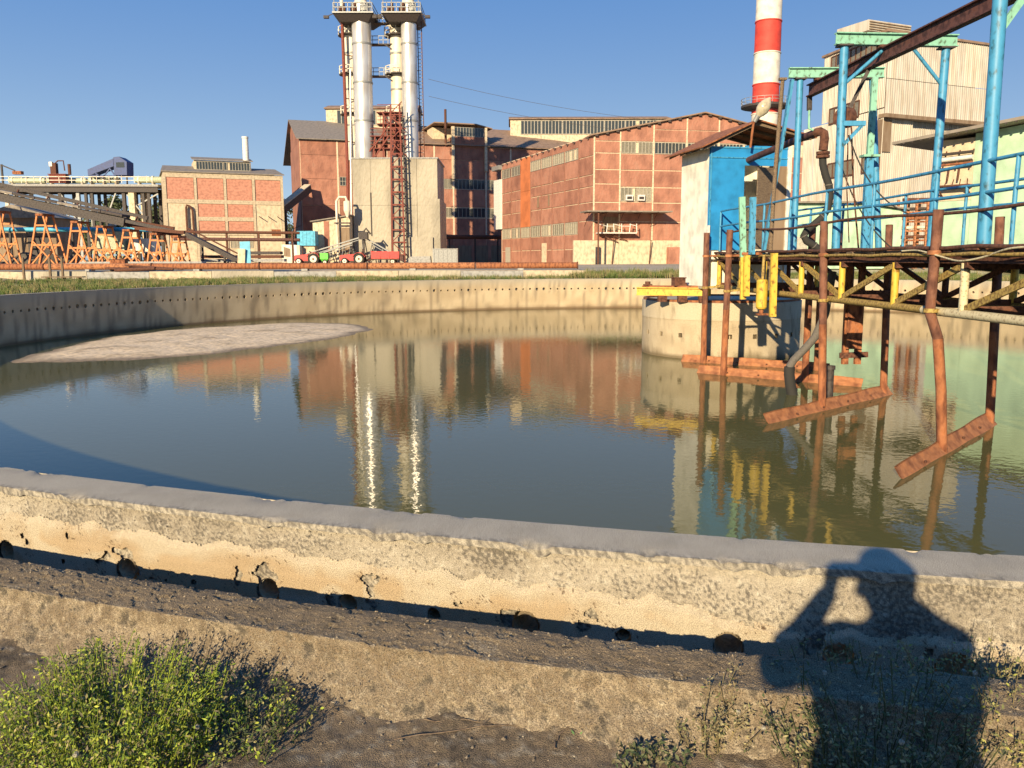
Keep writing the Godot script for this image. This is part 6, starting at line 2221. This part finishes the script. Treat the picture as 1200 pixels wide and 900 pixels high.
func build_yard_things() -> void:
	tractor("red tractor parked left of the green machine in the yard", -26.95, -29.0, 118.0)
	tractor("red tractor coupled to the red trailer before the silo", -20.75, -22.75, 118.0)
	var t := thing("red_trailer", "bright red farm trailer parked in front of the concrete silo", "trailer", v(-17.1, YARD, 118))
	var f := facade(-19.1, 117.0, 1, 0)
	for i in 3: fpart(t, "side_board", mats.red_paint, f, 0.02 + i * 1.28, 1.26 + i * 1.28, 1.25, 2.2, -0.08, 0.0)
	for i in 3: fpart(t, "side_board", mats.red_paint, f, 0.02 + i * 1.28, 1.26 + i * 1.28, 1.25, 2.2, -2.0, -1.92)
	fpart(t, "tail_board", mats.red_paint, f, 3.76, 3.84, 1.25, 2.2, -1.92, -0.08)
	fpart(t, "head_board", mats.red_paint, f, 0.02, 0.1, 1.25, 2.3, -1.92, -0.08)
	fpart(t, "bed", mats.rust_dark, f, 0.0, 3.86, 1.08, 1.24, -2.0, 0.0)
	for s in [-0.75, 0.75]:
		wheel(t, v(-16.2, YARD + 0.40, 118.0 + s), 0.40, 0.26)
	var st := mb()
	beam(st, v(-19.1, 1.12, 118), v(-20.2, 0.95, 118), 0.14, 0.14)
	done(st, "drawbar", mats.rust_dark, t)
	st = mb()
	box(st, v(-15.0, 1.3, 118), Vector3(0.5, 0.7, 1.6))
	done(st, "rear_frame", mats.iron_brown, t)
	var g := thing("green_machine", "small bright green machine between the two red tractors", "machine", v(-25.4, YARD, 117.6))
	st = mb()
	box(st, v(-25.5, 1.6, 117.6), Vector3(1.1, 0.8, 0.9))
	hexa(st, [v(-26.0, 1.2, 118), v(-25.0, 1.2, 118), v(-25.0, 1.2, 117.2), v(-26.0, 1.2, 117.2), v(-25.7, 0.7, 117.8), v(-25.3, 0.7, 117.8), v(-25.3, 0.7, 117.4), v(-25.7, 0.7, 117.4)])
	done(st, "hopper", mats.lime_paint, g)
	for s in [-0.4, 0.4]: wheel(g, v(-25.4, YARD + 0.32, 117.6 + s), 0.32, 0.18)
	# elevating conveyors reaching up towards the left tower
	for q in [[-32.0, 0.95, -20.6, 4.3, 120.5, "long pale portable conveyor rising behind the tractors"], [-30.0, 0.8, -22.0, 3.4, 119.6, "shorter pale portable conveyor nearest the tractors"], [-16.6, 1.9, -21.3, 4.6, 121.0, "pale chute sloping down beside the lattice mast"]]:
		var k := thing("portable_conveyor", q[5], "conveyor", v(q[0], YARD, q[4]), "portable conveyors")
		st = mb()
		beam(st, v(q[0], q[1], q[4]), v(q[2], q[3], q[4]), 0.45, 0.16)
		done(st, "trough", mats.steel_grey, k)
		st = mb()
		beam(st, v(q[0], q[1] - 0.45, q[4] - 0.3), v(q[2], q[3] - 0.3, q[4] - 0.3), 0.08, 0.08)
		done(st, "truss_rail", mats.steel_grey, k)
		for u in [0.3, 0.62, 0.85]:
			st = mb()
			var x := lerpf(q[0], q[2], u)
			var y := lerpf(q[1], q[3], u)
			beam(st, v(x - 0.5, YARD, q[4] - 0.6), v(x, y - 0.1, q[4]), 0.1, 0.1)
			beam(st, v(x + 0.5, YARD, q[4] + 0.6), v(x, y - 0.1, q[4]), 0.1, 0.1)
			done(st, "leg", mats.steel_grey, k)
	st = mb()
	box(st, v(-20.6, 4.4, 120.6), Vector3(1.2, 1.0, 1.0))
	tube(st, [v(-20.9, 4.6, 120.4), v(-20.2, 5.4, 120.4), v(-19.6, 4.6, 120.4)], 0.12, 8)
	beam(st, v(-20.6, YARD, 120.6), v(-20.6, 4.0, 120.6), 0.2, 0.2)
	tag(done(st, "drive_head", mats.steel_dark), "dark drive head at the top of the pale conveyor", "machine")
	# cream shed, cyclone and pipe beside the silo
	var sh := thing("cream_shed", "cream lean to shed at the silo's left foot", "shed", v(-25.5, YARD, 124))
	f = facade(-28.2, 123.0, 1, 0)
	st = mb()
	prism(st, f, [Vector2(0, YARD), Vector2(5.3, YARD), Vector2(5.3, 7.2), Vector2(0, 6.4)], -4.0, 0.0)
	done(st, "wall", mats.render_cream, sh)
	fpart(sh, "brown_strip", mats.brick_dark, f, 1.6, 2.3, YARD, 6.5, 0.0, 0.08)
	fpart(sh, "dark_shed_panel", mats.brown_sheet, f, 3.9, 5.2, YARD, 5.6, 0.0, 0.08)  # brown panel for the dark doorway, proud of the wall
	st = mb()
	prism(st, f, [Vector2(-0.3, 6.38), Vector2(5.5, 7.26), Vector2(5.5, 7.42), Vector2(-0.3, 6.54)], -4.3, 0.4)
	done(st, "roof", mats.roof_grey, sh)
	var cy := thing("cyclone", "cream cyclone vessel with bent duct beside the concrete silo", "cyclone", v(-23.2, 6.0, 122.3))
	st = mb()
	lathe(st, v(-23.1, 0, 122.3), [Vector2(0.15, 7.0), Vector2(0.5, 7.9), Vector2(0.5, 9.2), Vector2(0, 9.4)], 18)
	done(st, "vessel", mats.steel_cream, cy)
	st = mb()
	tube(st, [v(-23.1, 9.2, 122.3), v(-23.3, 9.8, 122.3), v(-24.2, 9.8, 122.3), v(-24.6, 9.2, 122.3), v(-24.6, 2.8, 122.3), v(-24.6, YARD, 122.3)], 0.17, 12)
	done(st, "duct", mats.steel_cream, cy)
	st = mb()
	beam(st, v(-24.9, 6.2, 122.0), v(-22.4, 6.2, 122.0), 0.15, 0.2)
	beam(st, v(-22.7, 0.45, 122.0), v(-22.7, 6.2, 122.0), 0.15, 0.15)
	done(st, "stand", mats.steel_dark, cy)
	var b := thing("blue_container", "bright blue box on a cream stand behind the tractors", "container", v(-28.6, YARD, 121))
	st = mb()
	box(st, v(-28.5, 4.05, 121), Vector3(2.5, 2.0, 2.0))
	done(st, "box", mats.cyan_paint, b)
	for i in 5:
		st = mb()
		box(st, v(-29.5 + i * 0.5, 4.05, 119.98), Vector3(0.12, 1.8, 0.05))
		done(st, "rib", mats.cyan_paint, b)
	st = mb()
	box(st, v(-28.4, 1.75, 121.2), Vector3(1.9, 2.6, 1.6))
	done(st, "stand", mats.render_cream, b)
	var w := thing("cream_bin", "cream steel bin with a dark opening beside the left tractor", "bin", v(-30.5, YARD, 119.5))
	f = facade(-31.7, 119.0, 1, 0)
	st = mb()
	prism(st, f, [Vector2(0, 0.7), Vector2(2.5, 0.45), Vector2(2.5, 3.1), Vector2(0, 3.2)], -1.6, 0.0)
	done(st, "body", mats.steel_cream, w)
	st = mb()
	prism(st, f, [Vector2(0.3, 1.6), Vector2(1.2, 1.5), Vector2(1.2, 2.6), Vector2(0.3, 2.9)], 0.0, 0.05)
	done(st, "opening_panel", mats.brown_sheet, w)  # dark opening of the bin, made as a flat brown panel
	var gc := thing("grey_container", "grey sheet steel container in the yard right of silo", "container", v(-9.1, YARD, 118.8))
	f = facade(-10.8, 118.0, 1, 0)
	fpart(gc, "box", mats.steel_grey, f, 0.0, 3.4, YARD, 2.5, -1.8, 0.0)
	for i in 6: fpart(gc, "rib", mats.steel_grey, f, 0.1 + i * 0.6, 0.22 + i * 0.6, 0.55, 2.4, 0.0, 0.05)
	fpart(gc, "lid", mats.concrete_grey, f, -0.05, 3.45, 2.5, 2.58, -1.85, 0.06)
	var cb := thing("concrete_trough", "low concrete trough between red trailer and grey container", "trough", v(-13, YARD, 119))
	f = facade(-14.9, 118.6, 1, 0)
	st = mb()
	prism(st, f, [Vector2(0, YARD), Vector2(3.8, YARD), Vector2(3.7, 1.55), Vector2(0.9, 1.5)], -1.6, 0.0)
	done(st, "body", mats.concrete_grey, cb)
	# pipe rack along the foot of the factory
	var pk := thing("factory_pipe", "dark overhead pipe at the foot of the main factory", "pipe", v(0, YARD, 152))
	st = mb()
	tube(st, [v(-12.5, 5.0, 152.5), v(-1.5, 5.0, 155.5)], 0.4, 10)
	done(st, "pipe_run", mats.rust_dark, pk)
	for q in [[-11.0, 152.9], [-6.5, 154.1], [-2.5, 155.2]]:
		st = mb()
		beam(st, v(q[0], YARD, q[1]), v(q[0], 4.7, q[1]), 0.3, 0.3)
		done(st, "support", mats.steel_dark, pk)

# faint overhead lines from the towers to the right
func build_cables() -> void:
	for q in [[v(-12.0, 27.0, 129), v(20.0, 22.5, 150), v(70.0, 26.0, 175), "upper thin overhead line right of the towers"], [v(-12.0, 24.6, 129), v(20.0, 20.4, 150), v(70.0, 24.0, 175), "lower thin overhead line right of the towers"]]:
		var st := mb()
		var pts := []
		for i in 25:
			var u := i / 24.0
			pts.append((q[0] as Vector3).lerp(q[1], u).lerp((q[1] as Vector3).lerp(q[2], u), u))
		tube(st, pts, 0.028, 5)
		tag(done(st, "overhead_line", mats.rubber_grey), q[3], "cable", "overhead lines")

# ------------------------------------------------------------------ plants
func leaf(st: SurfaceTool, p: Vector3, dir: Vector3, n: Vector3, l: float, w: float, c: Color) -> void:
	var s := dir.cross(n).normalized() * w * 0.5
	var m := p + dir * l * 0.45 - n * l * 0.06
	var e := p + dir * l - n * l * 0.10
	st.set_color(c)
	st.add_vertex(p); st.add_vertex(m + s + n * w * 0.14); st.add_vertex(e)
	st.add_vertex(p); st.add_vertex(e); st.add_vertex(m - s + n * w * 0.14)

func rdir(rng: RandomNumberGenerator) -> Vector3:
	return Vector3(rng.randfn(), rng.randfn(), rng.randfn()).normalized()

func tree(called: String, label: String, at: Vector3, h: float, r: float, seed_: int, tint: Color, n: int) -> void:
	var rng := RandomNumberGenerator.new()
	rng.seed = seed_
	var t := thing(called, label, "tree", at, "trees behind the works")
	var st := mb()
	tube(st, [at - Vector3(0, 0.1, 0), at + Vector3(0.1, h * 0.3, 0), at + Vector3(0.0, h * 0.7, 0)], h * 0.03, 8, h * 0.008)
	var clumps := []
	for i in 16:
		var a := rng.randf() * TAU
		var u := rng.randf()
		var c := at + Vector3(cos(a) * r * 0.75 * sqrt(rng.randf()), h * lerpf(0.3, 0.92, u), sin(a) * r * 0.75 * sqrt(rng.randf()))
		clumps.append([c, r * lerpf(0.5, 0.28, u)])
		if i < 8: tube(st, [at + Vector3(0, h * lerpf(0.2, 0.5, rng.randf()), 0), c], h * 0.010, 6, h * 0.003)
	done(st, "trunk", mats.wood_old, t)
	st = mb()
	st.set_smooth_group(-1)
	for i in n:
		var c: Array = clumps[rng.randi() % clumps.size()]
		var d := rdir(rng)
		var p: Vector3 = c[0] + d * c[1] * pow(rng.randf(), 0.4)
		var v0 := rng.randf_range(0.7, 1.25)
		leaf(st, p, rdir(rng), (d + rdir(rng) * 0.8).normalized(), r * 0.10 * rng.randf_range(0.7, 1.4), r * 0.075, Color(tint.r * v0, tint.g * v0, tint.b * v0))
	done(st, "crown", mats.leaf, t)

func build_trees() -> void:
	var g := Color(0.075, 0.095, 0.035)
	tree("leafy_tree", "broad green tree behind the high platform, left of the pink building", v(-80, YARD, 172), 13.5, 6.0, 1, g, 3200)
	tree("leafy_tree", "taller green tree behind the platform, against the pink building", v(-73.5, YARD, 176), 14.5, 5.5, 2, g * 0.9, 3200)
	tree("leafy_tree", "dark tree in the gap between pink building and factory", v(-47, YARD, 172), 12.5, 5.0, 3, g * 0.7, 2400)
	tree("leafy_tree", "low far tree at the left edge behind the brown shed", v(-104, YARD, 185), 10.0, 7.0, 4, g * 0.8, 2400)
	tree("leafy_tree", "round far tree seen under the left end of the platform", v(-90, YARD, 190), 9.5, 6.0, 5, g, 2400)

func build_far_grass() -> void:
	var rng := RandomNumberGenerator.new()
	rng.seed = 99
	var patch := noise(98, 0.35, 3)
	for kind in 2:
		var st := mb()
		st.set_smooth_group(-1)
		for i in 16:
			var a := rng.randf() * TAU
			var lean := rng.randf_range(0.1, 0.5)
			var h := rng.randf_range(0.5, 1.0)
			var base := Vector3(rng.randf_range(-0.25, 0.25), -0.05, rng.randf_range(-0.25, 0.25))
			var tip := base + Vector3(cos(a) * lean, h, sin(a) * lean)
			var s := Vector3(-sin(a), 0, cos(a)) * 0.035
			var k := rng.randf_range(0.75, 1.25)
			st.set_color((Color(0.13, 0.165, 0.04) if kind == 0 else Color(0.24, 0.20, 0.09)) * k)
			st.add_vertex(base - s); st.add_vertex(base + s); st.add_vertex(tip)
			var m := base.lerp(tip, 0.5)
			for e in 2:
				leaf(st, m + rdir(rng) * 0.05, rdir(rng), Vector3.UP, 0.16, 0.08, (Color(0.09, 0.15, 0.03) if kind == 0 else Color(0.22, 0.18, 0.08)) * k)
		st.generate_normals()
		var mesh := st.commit()
		var xf := []
		var n := 4800 if kind == 0 else 3200
		var tries := 0
		while xf.size() < n and tries < 400000:
			tries += 1
			var x := rng.randf_range(-34.0, 30.0)
			var d := rng.randf_range(26.0, 55.7)
			var r := Vector2(x - CX, d - CD).length()
			if r < 25.35 or d < 30.0: continue
			var tall := 0.34
			if d > 52.5 and x > -17.0 and x < 4.0: tall = 0.42
			elif x > 3.5 and x < 13.0 and d > 50.6: tall = 0.62
			elif x > -17.0 and rng.randf() < 0.5: tall = 0.42
			elif x < -17.0 and rng.randf() < 0.55: continue
			if d > 46.0 and d < 48.0 and x < -22.0: continue
			if r > 34.0 and rng.randf() < 0.4: continue
			if patch.get_noise_2d(x, d) + 0.15 < (0.0 if tall < 0.5 else -0.12): continue
			var s := tall * rng.randf_range(0.6, 1.3)
			xf.append(Transform3D(Basis(Vector3.UP, rng.randf() * TAU).scaled(Vector3(maxf(s, 0.3) * 1.1, s, maxf(s, 0.3) * 1.1)), v(x, ground_y(x, d), d)))
		var mm := MultiMesh.new()
		mm.transform_format = MultiMesh.TRANSFORM_3D
		mm.mesh = mesh
		mm.instance_count = xf.size()
		for i in xf.size(): mm.set_instance_transform(i, xf[i])
		var o := MultiMeshInstance3D.new()
		o.name = "green_grass" if kind == 0 else "dry_grass"
		o.multimesh = mm
		o.material_override = mats.leaf if kind == 0 else mats.dry_leaf
		add_child(o)
		tag(o, "green weeds and grass beyond the far tank wall" if kind == 0 else "dry yellow grass beyond the far tank wall", "grass", "", "stuff")

# a weed: many stems with small leaves, one mesh each for stems and leaves
func weed(called: String, label: String, at: Vector3, h: float, spread: float, stems: int, per: int, ll: float, cols: Array, seed_: int, dry := false, puffs := 0, cat := "plant") -> Node3D:
	var rng := RandomNumberGenerator.new()
	rng.seed = seed_
	var t := thing(called, label, cat, at)
	var st := mb()
	var lf := mb()
	lf.set_smooth_group(-1)
	var tips := []
	for i in stems:
		var a := rng.randf() * TAU
		var q := sqrt(rng.randf()) * spread
		var foot := at + Vector3(cos(a) * q, -0.02, sin(a) * q)
		var hh := h * rng.randf_range(0.45, 1.0) * (1.0 - 0.35 * q / spread)
		var out := Vector3(cos(a), 0, sin(a)) * rng.randf_range(0.05, 0.4) * hh + rdir(rng) * 0.05
		out.y = 0
		var tip := foot + Vector3(0, hh, 0) + out
		var mid := foot.lerp(tip, 0.5) + rdir(rng) * 0.025 + Vector3(0, 0.03, 0)
		st.set_color((cols[0] as Color) * rng.randf_range(0.5, 0.9))
		tube(st, [foot, mid, tip], 0.0026, 4, 0.0012, false)
		tips.append(tip)
		for k in per:
			var u := rng.randf_range(0.12, 1.0)
			var p := foot.lerp(mid, u * 2.0) if u < 0.5 else mid.lerp(tip, u * 2.0 - 1.0)
			p += rdir(rng) * 0.018
			var c: Color = cols[rng.randi() % cols.size()]
			var nn := (Vector3(0, 1.0, 0.25) + rdir(rng) * 0.9).normalized()
			var d := rdir(rng)
			d = (d - nn * d.dot(nn)).normalized()
			leaf(lf, p, d, nn, ll * rng.randf_range(0.6, 1.35), ll * rng.randf_range(0.3, 0.55), c * rng.randf_range(0.75, 1.2))
	done(st, "stems", mats.dry_leaf, t)
	done(lf, "leaves", mats.dry_leaf if dry else mats.leaf, t)
	for i in puffs:
		var c: Vector3 = tips[rng.randi() % tips.size()] + rdir(rng) * 0.01 + Vector3(0, rng.randf_range(0.0, 0.05), 0)
		var pf := mb()
		for k in 46:
			var d := rdir(rng)
			pf.set_color(Color(0.34, 0.31, 0.25))
			var s := d.cross(rdir(rng)).normalized() * 0.0015
			pf.add_vertex(c - s); pf.add_vertex(c + s); pf.add_vertex(c + d * 0.008)
			pf.add_vertex(c + d * 0.008 - s * 2.0); pf.add_vertex(c + d * 0.008 + s * 2.0); pf.add_vertex(c + d * 0.006 + s.cross(d) * 2.0)
		done(pf, "seed_head", mats.dry_leaf, t)
	return t

func build_plants() -> void:
	var green := [Color(0.24, 0.30, 0.022), Color(0.18, 0.25, 0.018), Color(0.31, 0.33, 0.035), Color(0.10, 0.15, 0.015), Color(0.26, 0.22, 0.08), Color(0.12, 0.10, 0.05)]
	var dull := [Color(0.07, 0.09, 0.03), Color(0.10, 0.11, 0.04), Color(0.14, 0.12, 0.06), Color(0.05, 0.07, 0.025)]
	var dry := [Color(0.24, 0.19, 0.09), Color(0.18, 0.14, 0.07), Color(0.28, 0.24, 0.12), Color(0.13, 0.14, 0.05)]
	weed("leafy_bush", "bright green bushy weed in the bottom left corner", v(-1.30, -0.35, 2.52), 0.37, 0.34, 330, 38, 0.015, green, 1, false, 3)
	weed("leafy_bush", "lower right fringe of the green weed, on bare earth", v(-0.88, -0.35, 2.60), 0.20, 0.20, 60, 26, 0.017, dull + green, 2)
	weed("dark_sprig", "small dark sprig by the kerb above the bush", v(-1.62, -0.35, 3.02), 0.17, 0.07, 16, 22, 0.016, dull, 3)
	weed("dark_sprig", "small dark sprig of the kerb right of bush top", v(-1.12, -0.36, 2.98), 0.12, 0.06, 10, 20, 0.014, dull, 13)
	weed("dry_weed", "upright dry brown weed on the kerb left of the shadow", v(0.63, -0.35, 2.52), 0.33, 0.07, 30, 40, 0.015, dry, 4, true, 2)
	weed("dark_sprig", "dark leafy sprig left of the dry brown weed", v(0.44, -0.35, 2.44), 0.12, 0.09, 12, 18, 0.024, dull, 5)
	weed("tall_weed", "tangle of seeding weeds inside the photographer's shadow", v(1.12, -0.35, 2.46), 0.40, 0.27, 190, 30, 0.017, dull + dry, 6, true, 7)
	weed("tall_weed", "yellowish weed clump at the bottom right corner", v(1.52, -0.35, 2.55), 0.38, 0.21, 170, 32, 0.016, dry + [Color(0.24, 0.24, 0.05), Color(0.30, 0.28, 0.08)], 7, true, 4)
	weed("green_seedling", "tiny green seedling growing alone at the kerb foot", v(0.235, -0.35, 2.62), 0.055, 0.018, 6, 9, 0.016, [Color(0.06, 0.13, 0.03), Color(0.08, 0.16, 0.04)], 8)
	# dead twigs lying on the earth
	var rng := RandomNumberGenerator.new()
	rng.seed = 17
	var tw := [[-0.38, 2.55, 0.10, 2.66, 0.0022, "long dead twig lying below the kerb"], [-0.30, 2.66, 0.02, 2.63, 0.0018, "shorter dead twig lying above the long one"], [0.30, 2.55, 0.40, 2.66, 0.003, "forked pale twig beside the seedling"], [0.13, 2.50, 0.16, 2.60, 0.0025, "short pale twig left of the seedling"]]
	for q in tw:
		var st := mb()
		var pts := []
		for i in 8:
			var u := i / 7.0
			pts.append(v(lerpf(q[0], q[2], u) + rng.randf_range(-0.006, 0.006), -0.330 + rng.randf_range(0.0, 0.012), lerpf(q[1], q[3], u) + rng.randf_range(-0.008, 0.008)))
		tube(st, pts, q[4], 5, q[4] * 0.6)
		tube(st, [pts[4], pts[4] + Vector3(0.03, 0.012, -0.03), pts[4] + Vector3(0.06, 0.008, -0.045)], q[4] * 0.7, 5, q[4] * 0.4)
		tag(done(st, "dead_twig", mats.wood_old), q[5], "twig", "twigs on the ground")

# ------------------------------------------------------------------ photographer (only the shadow is in the picture)
# bones [a, b, ra, rb] joined with a smooth minimum and meshed as surface nets
func flesh(st: SurfaceTool, bones: Array, cell: float, k: float) -> void:
	var lo := Vector3(1e9, 1e9, 1e9)
	var hi := -lo
	for b in bones:
		var r: float = maxf(b[2], b[3]) + k + cell * 2.0
		for e in [b[0], b[1]]:
			lo = lo.min(e - Vector3(r, r, r)); hi = hi.max(e + Vector3(r, r, r))
	var nx := int((hi.x - lo.x) / cell) + 2
	var ny := int((hi.y - lo.y) / cell) + 2
	var nz := int((hi.z - lo.z) / cell) + 2
	var fld := PackedFloat32Array()
	fld.resize(nx * ny * nz)
	fld.fill(0.2)
	for b in bones:
		var a: Vector3 = b[0]
		var ab: Vector3 = b[1] - a
		var l2 := maxf(ab.length_squared(), 1e-8)
		var r: float = maxf(b[2], b[3]) + k + cell * 2.0
		var mn := (a.min(b[1]) - Vector3(r, r, r) - lo) / cell
		var mx := (a.max(b[1]) + Vector3(r, r, r) - lo) / cell
		for z in range(maxi(0, int(mn.z)), mini(nz, int(mx.z) + 1)):
			for y in range(maxi(0, int(mn.y)), mini(ny, int(mx.y) + 1)):
				for x in range(maxi(0, int(mn.x)), mini(nx, int(mx.x) + 1)):
					var p := lo + Vector3(x, y, z) * cell
					var h := clampf((p - a).dot(ab) / l2, 0.0, 1.0)
					var d := (p - a - ab * h).length() - lerpf(b[2], b[3], h)
					var i := (z * ny + y) * nx + x
					var o := fld[i]
					var m := maxf(k - absf(o - d), 0.0) / k
					fld[i] = minf(o, d) - m * m * k * 0.25
	var at := {}
	var corners := [0, 1, nx, nx + 1, nx * ny, nx * ny + 1, nx * ny + nx, nx * ny + nx + 1]
	var offs := [Vector3(0, 0, 0), Vector3(1, 0, 0), Vector3(0, 1, 0), Vector3(1, 1, 0), Vector3(0, 0, 1), Vector3(1, 0, 1), Vector3(0, 1, 1), Vector3(1, 1, 1)]
	var edges := [[0, 1], [2, 3], [4, 5], [6, 7], [0, 2], [1, 3], [4, 6], [5, 7], [0, 4], [1, 5], [2, 6], [3, 7]]
	st.set_smooth_group(1)
	for z in nz - 1:
		for y in ny - 1:
			for x in nx - 1:
				var i := (z * ny + y) * nx + x
				var inside := 0
				for c in 8:
					if fld[i + corners[c]] < 0.0: inside += 1
				if inside == 0 or inside == 8: continue
				var s := Vector3.ZERO
				var n := 0
				for e in edges:
					var f0 := fld[i + corners[e[0]]]
					var f1 := fld[i + corners[e[1]]]
					if (f0 < 0.0) != (f1 < 0.0):
						s += (offs[e[0]] as Vector3).lerp(offs[e[1]], f0 / (f0 - f1)); n += 1
				at[i] = lo + (Vector3(x, y, z) + s / n) * cell
	var steps := [1, nx, nx * ny]
	for i in at:
		for ax in 3:
			var u: int = steps[(ax + 1) % 3]
			var w: int = steps[(ax + 2) % 3]
			var f0 := fld[i]
			var f1 := fld[i + steps[ax]]
			if (f0 < 0.0) == (f1 < 0.0): continue
			if not (at.has(i - u) and at.has(i - w) and at.has(i - u - w)): continue
			if f0 < 0.0: quad(st, at[i], at[i - u], at[i - u - w], at[i - w])
			else: quad(st, at[i], at[i - w], at[i - u - w], at[i - u])

func build_photographer() -> void:
	var g := -0.335
	var t := thing("person", "person in dark clothes holding up a phone to take the picture", "person", Vector3(0.03, g, 0.42))
	var hc := Vector3(0.025, 1.245, 0.34)
	var st := mb()
	# head, neck
	flesh(st, [[hc + Vector3(0, 0.035, 0.03), hc + Vector3(0, 0.035, -0.02), 0.098, 0.092], [hc + Vector3(0, -0.04, -0.02), hc + Vector3(0, -0.095, -0.055), 0.075, 0.035],
		[hc + Vector3(0, 0.0, -0.10), hc + Vector3(0, -0.03, -0.122), 0.012, 0.016], [hc + Vector3(-0.03, -0.068, -0.088), hc + Vector3(0.03, -0.068, -0.088), 0.014, 0.014],
		[hc + Vector3(-0.04, 0.025, -0.095), hc + Vector3(-0.02, 0.022, -0.10), 0.014, 0.012], [hc + Vector3(0.04, 0.025, -0.095), hc + Vector3(0.02, 0.022, -0.10), 0.014, 0.012],
		[hc + Vector3(-0.097, 0.015, 0.01), hc + Vector3(-0.10, -0.025, 0.005), 0.018, 0.012], [hc + Vector3(0.097, 0.015, 0.01), hc + Vector3(0.10, -0.025, 0.005), 0.018, 0.012],
		[hc + Vector3(0, -0.06, 0.03), hc + Vector3(0, -0.20, 0.06), 0.058, 0.064]], 0.009, 0.02)
	# hands round the ends of the phone
	for s in [-1, 1]:
		var ph := Vector3(0.045 + 0.072 * s, 1.195, 0.014)
		var wr := Vector3(0.045 + 0.125 * s, 1.125, 0.075)
		var palm := ph + Vector3(0.028 * s, -0.018, 0.022)
		var bones := [[wr, palm, 0.026, 0.030], [palm, palm + Vector3(0.004 * s, 0.022, -0.006), 0.028, 0.022]]
		for i in 4:
			var k0 := palm + Vector3(0.012 * s, 0.034 - 0.019 * i, -0.014)
			var k1 := ph + Vector3(0.018 * s, 0.030 - 0.018 * i, 0.0)
			var k2 := ph + Vector3(-0.012 * s + 0.004 * s * i, 0.030 - 0.017 * i, -0.001)
			bones.append([k0, k1, 0.0095, 0.0088]); bones.append([k1, k2 + Vector3(0, 0, 0.014), 0.0088, 0.0075])
		bones.append([palm + Vector3(-0.004 * s, 0.01, 0.014), ph + Vector3(0.004 * s, 0.012, 0.030), 0.012, 0.010])
		bones.append([ph + Vector3(0.004 * s, 0.012, 0.030), ph + Vector3(-0.022 * s, 0.008, 0.026), 0.010, 0.008])
		flesh(st, bones, 0.004, 0.006)
	done(st, "body", mats.skin, t)
	st = mb()
	var sl := Vector3(-0.155, 1.045, 0.38)
	var sr := Vector3(0.205, 1.045, 0.38)
	var el := Vector3(-0.275, 0.955, 0.22)
	var er := Vector3(0.345, 0.975, 0.24)
	var hip := Vector3(0.025, 0.56, 0.43)
	flesh(st, [[Vector3(-0.11, 1.03, 0.40), Vector3(0.16, 1.03, 0.40), 0.09, 0.09], [Vector3(-0.10, 0.92, 0.41), Vector3(0.15, 0.92, 0.41), 0.13, 0.13], [Vector3(-0.09, 0.73, 0.42), Vector3(0.14, 0.73, 0.42), 0.14, 0.14],
		[hip + Vector3(-0.095, 0, 0), hip + Vector3(0.095, 0, 0), 0.145, 0.145], [Vector3(0.025, 1.08, 0.39), Vector3(0.025, 1.12, 0.385), 0.08, 0.068],
		[sl, el, 0.078, 0.066], [el, Vector3(-0.09, 1.12, 0.08), 0.064, 0.040], [sr, er, 0.078, 0.066], [er, Vector3(0.18, 1.12, 0.08), 0.064, 0.040],
		[hip + Vector3(-0.085, -0.04, 0), Vector3(-0.085, 0.10, 0.42), 0.098, 0.066], [Vector3(-0.085, 0.10, 0.42), Vector3(-0.09, -0.26, 0.45), 0.066, 0.048],
		[hip + Vector3(0.085, -0.04, 0), Vector3(0.14, 0.10, 0.42), 0.098, 0.066], [Vector3(0.14, 0.10, 0.42), Vector3(0.15, -0.26, 0.45), 0.066, 0.048]], 0.018, 0.05)
	done(st, "clothing", mats.cloth_dark, t)
	st = mb()
	flesh(st, [[hc + Vector3(0, 0.055, 0.035), hc + Vector3(0, 0.075, -0.03), 0.105, 0.088], [hc + Vector3(0, 0.0, 0.06), hc + Vector3(0, -0.07, 0.075), 0.09, 0.06]], 0.012, 0.03)
	done(st, "hair", mats.hair, t)
	for x in [-0.09, 0.15]:
		st = mb()
		flesh(st, [[Vector3(x, g + 0.045, 0.48), Vector3(x, g + 0.035, 0.28), 0.045, 0.035], [Vector3(x, g + 0.07, 0.46), Vector3(x, g + 0.05, 0.40), 0.05, 0.045]], 0.012, 0.02)
		done(st, "shoe", mats.rubber, t)
	for s in [-1, 1]:
		st = mb()
		flesh(st, [[hc + Vector3(0.033 * s, 0.006, -0.098), hc + Vector3(0.034 * s, 0.006, -0.098), 0.011, 0.011]], 0.004, 0.002)
		done(st, "eye", mats.white_paint, t)
	var p := thing("phone", "black phone held sideways in both hands", "phone", Vector3(0.045, 1.16, 0.012))
	st = mb()
	box(st, Vector3(0.045, 1.195, 0.012), Vector3(0.144, 0.070, 0.008))
	done(st, "case", mats.phone_black, p)
	st = mb()
	box(st, Vector3(0.045, 1.195, 0.0165), Vector3(0.125, 0.062, 0.001))
	done(st, "screen", mats.glass, p)
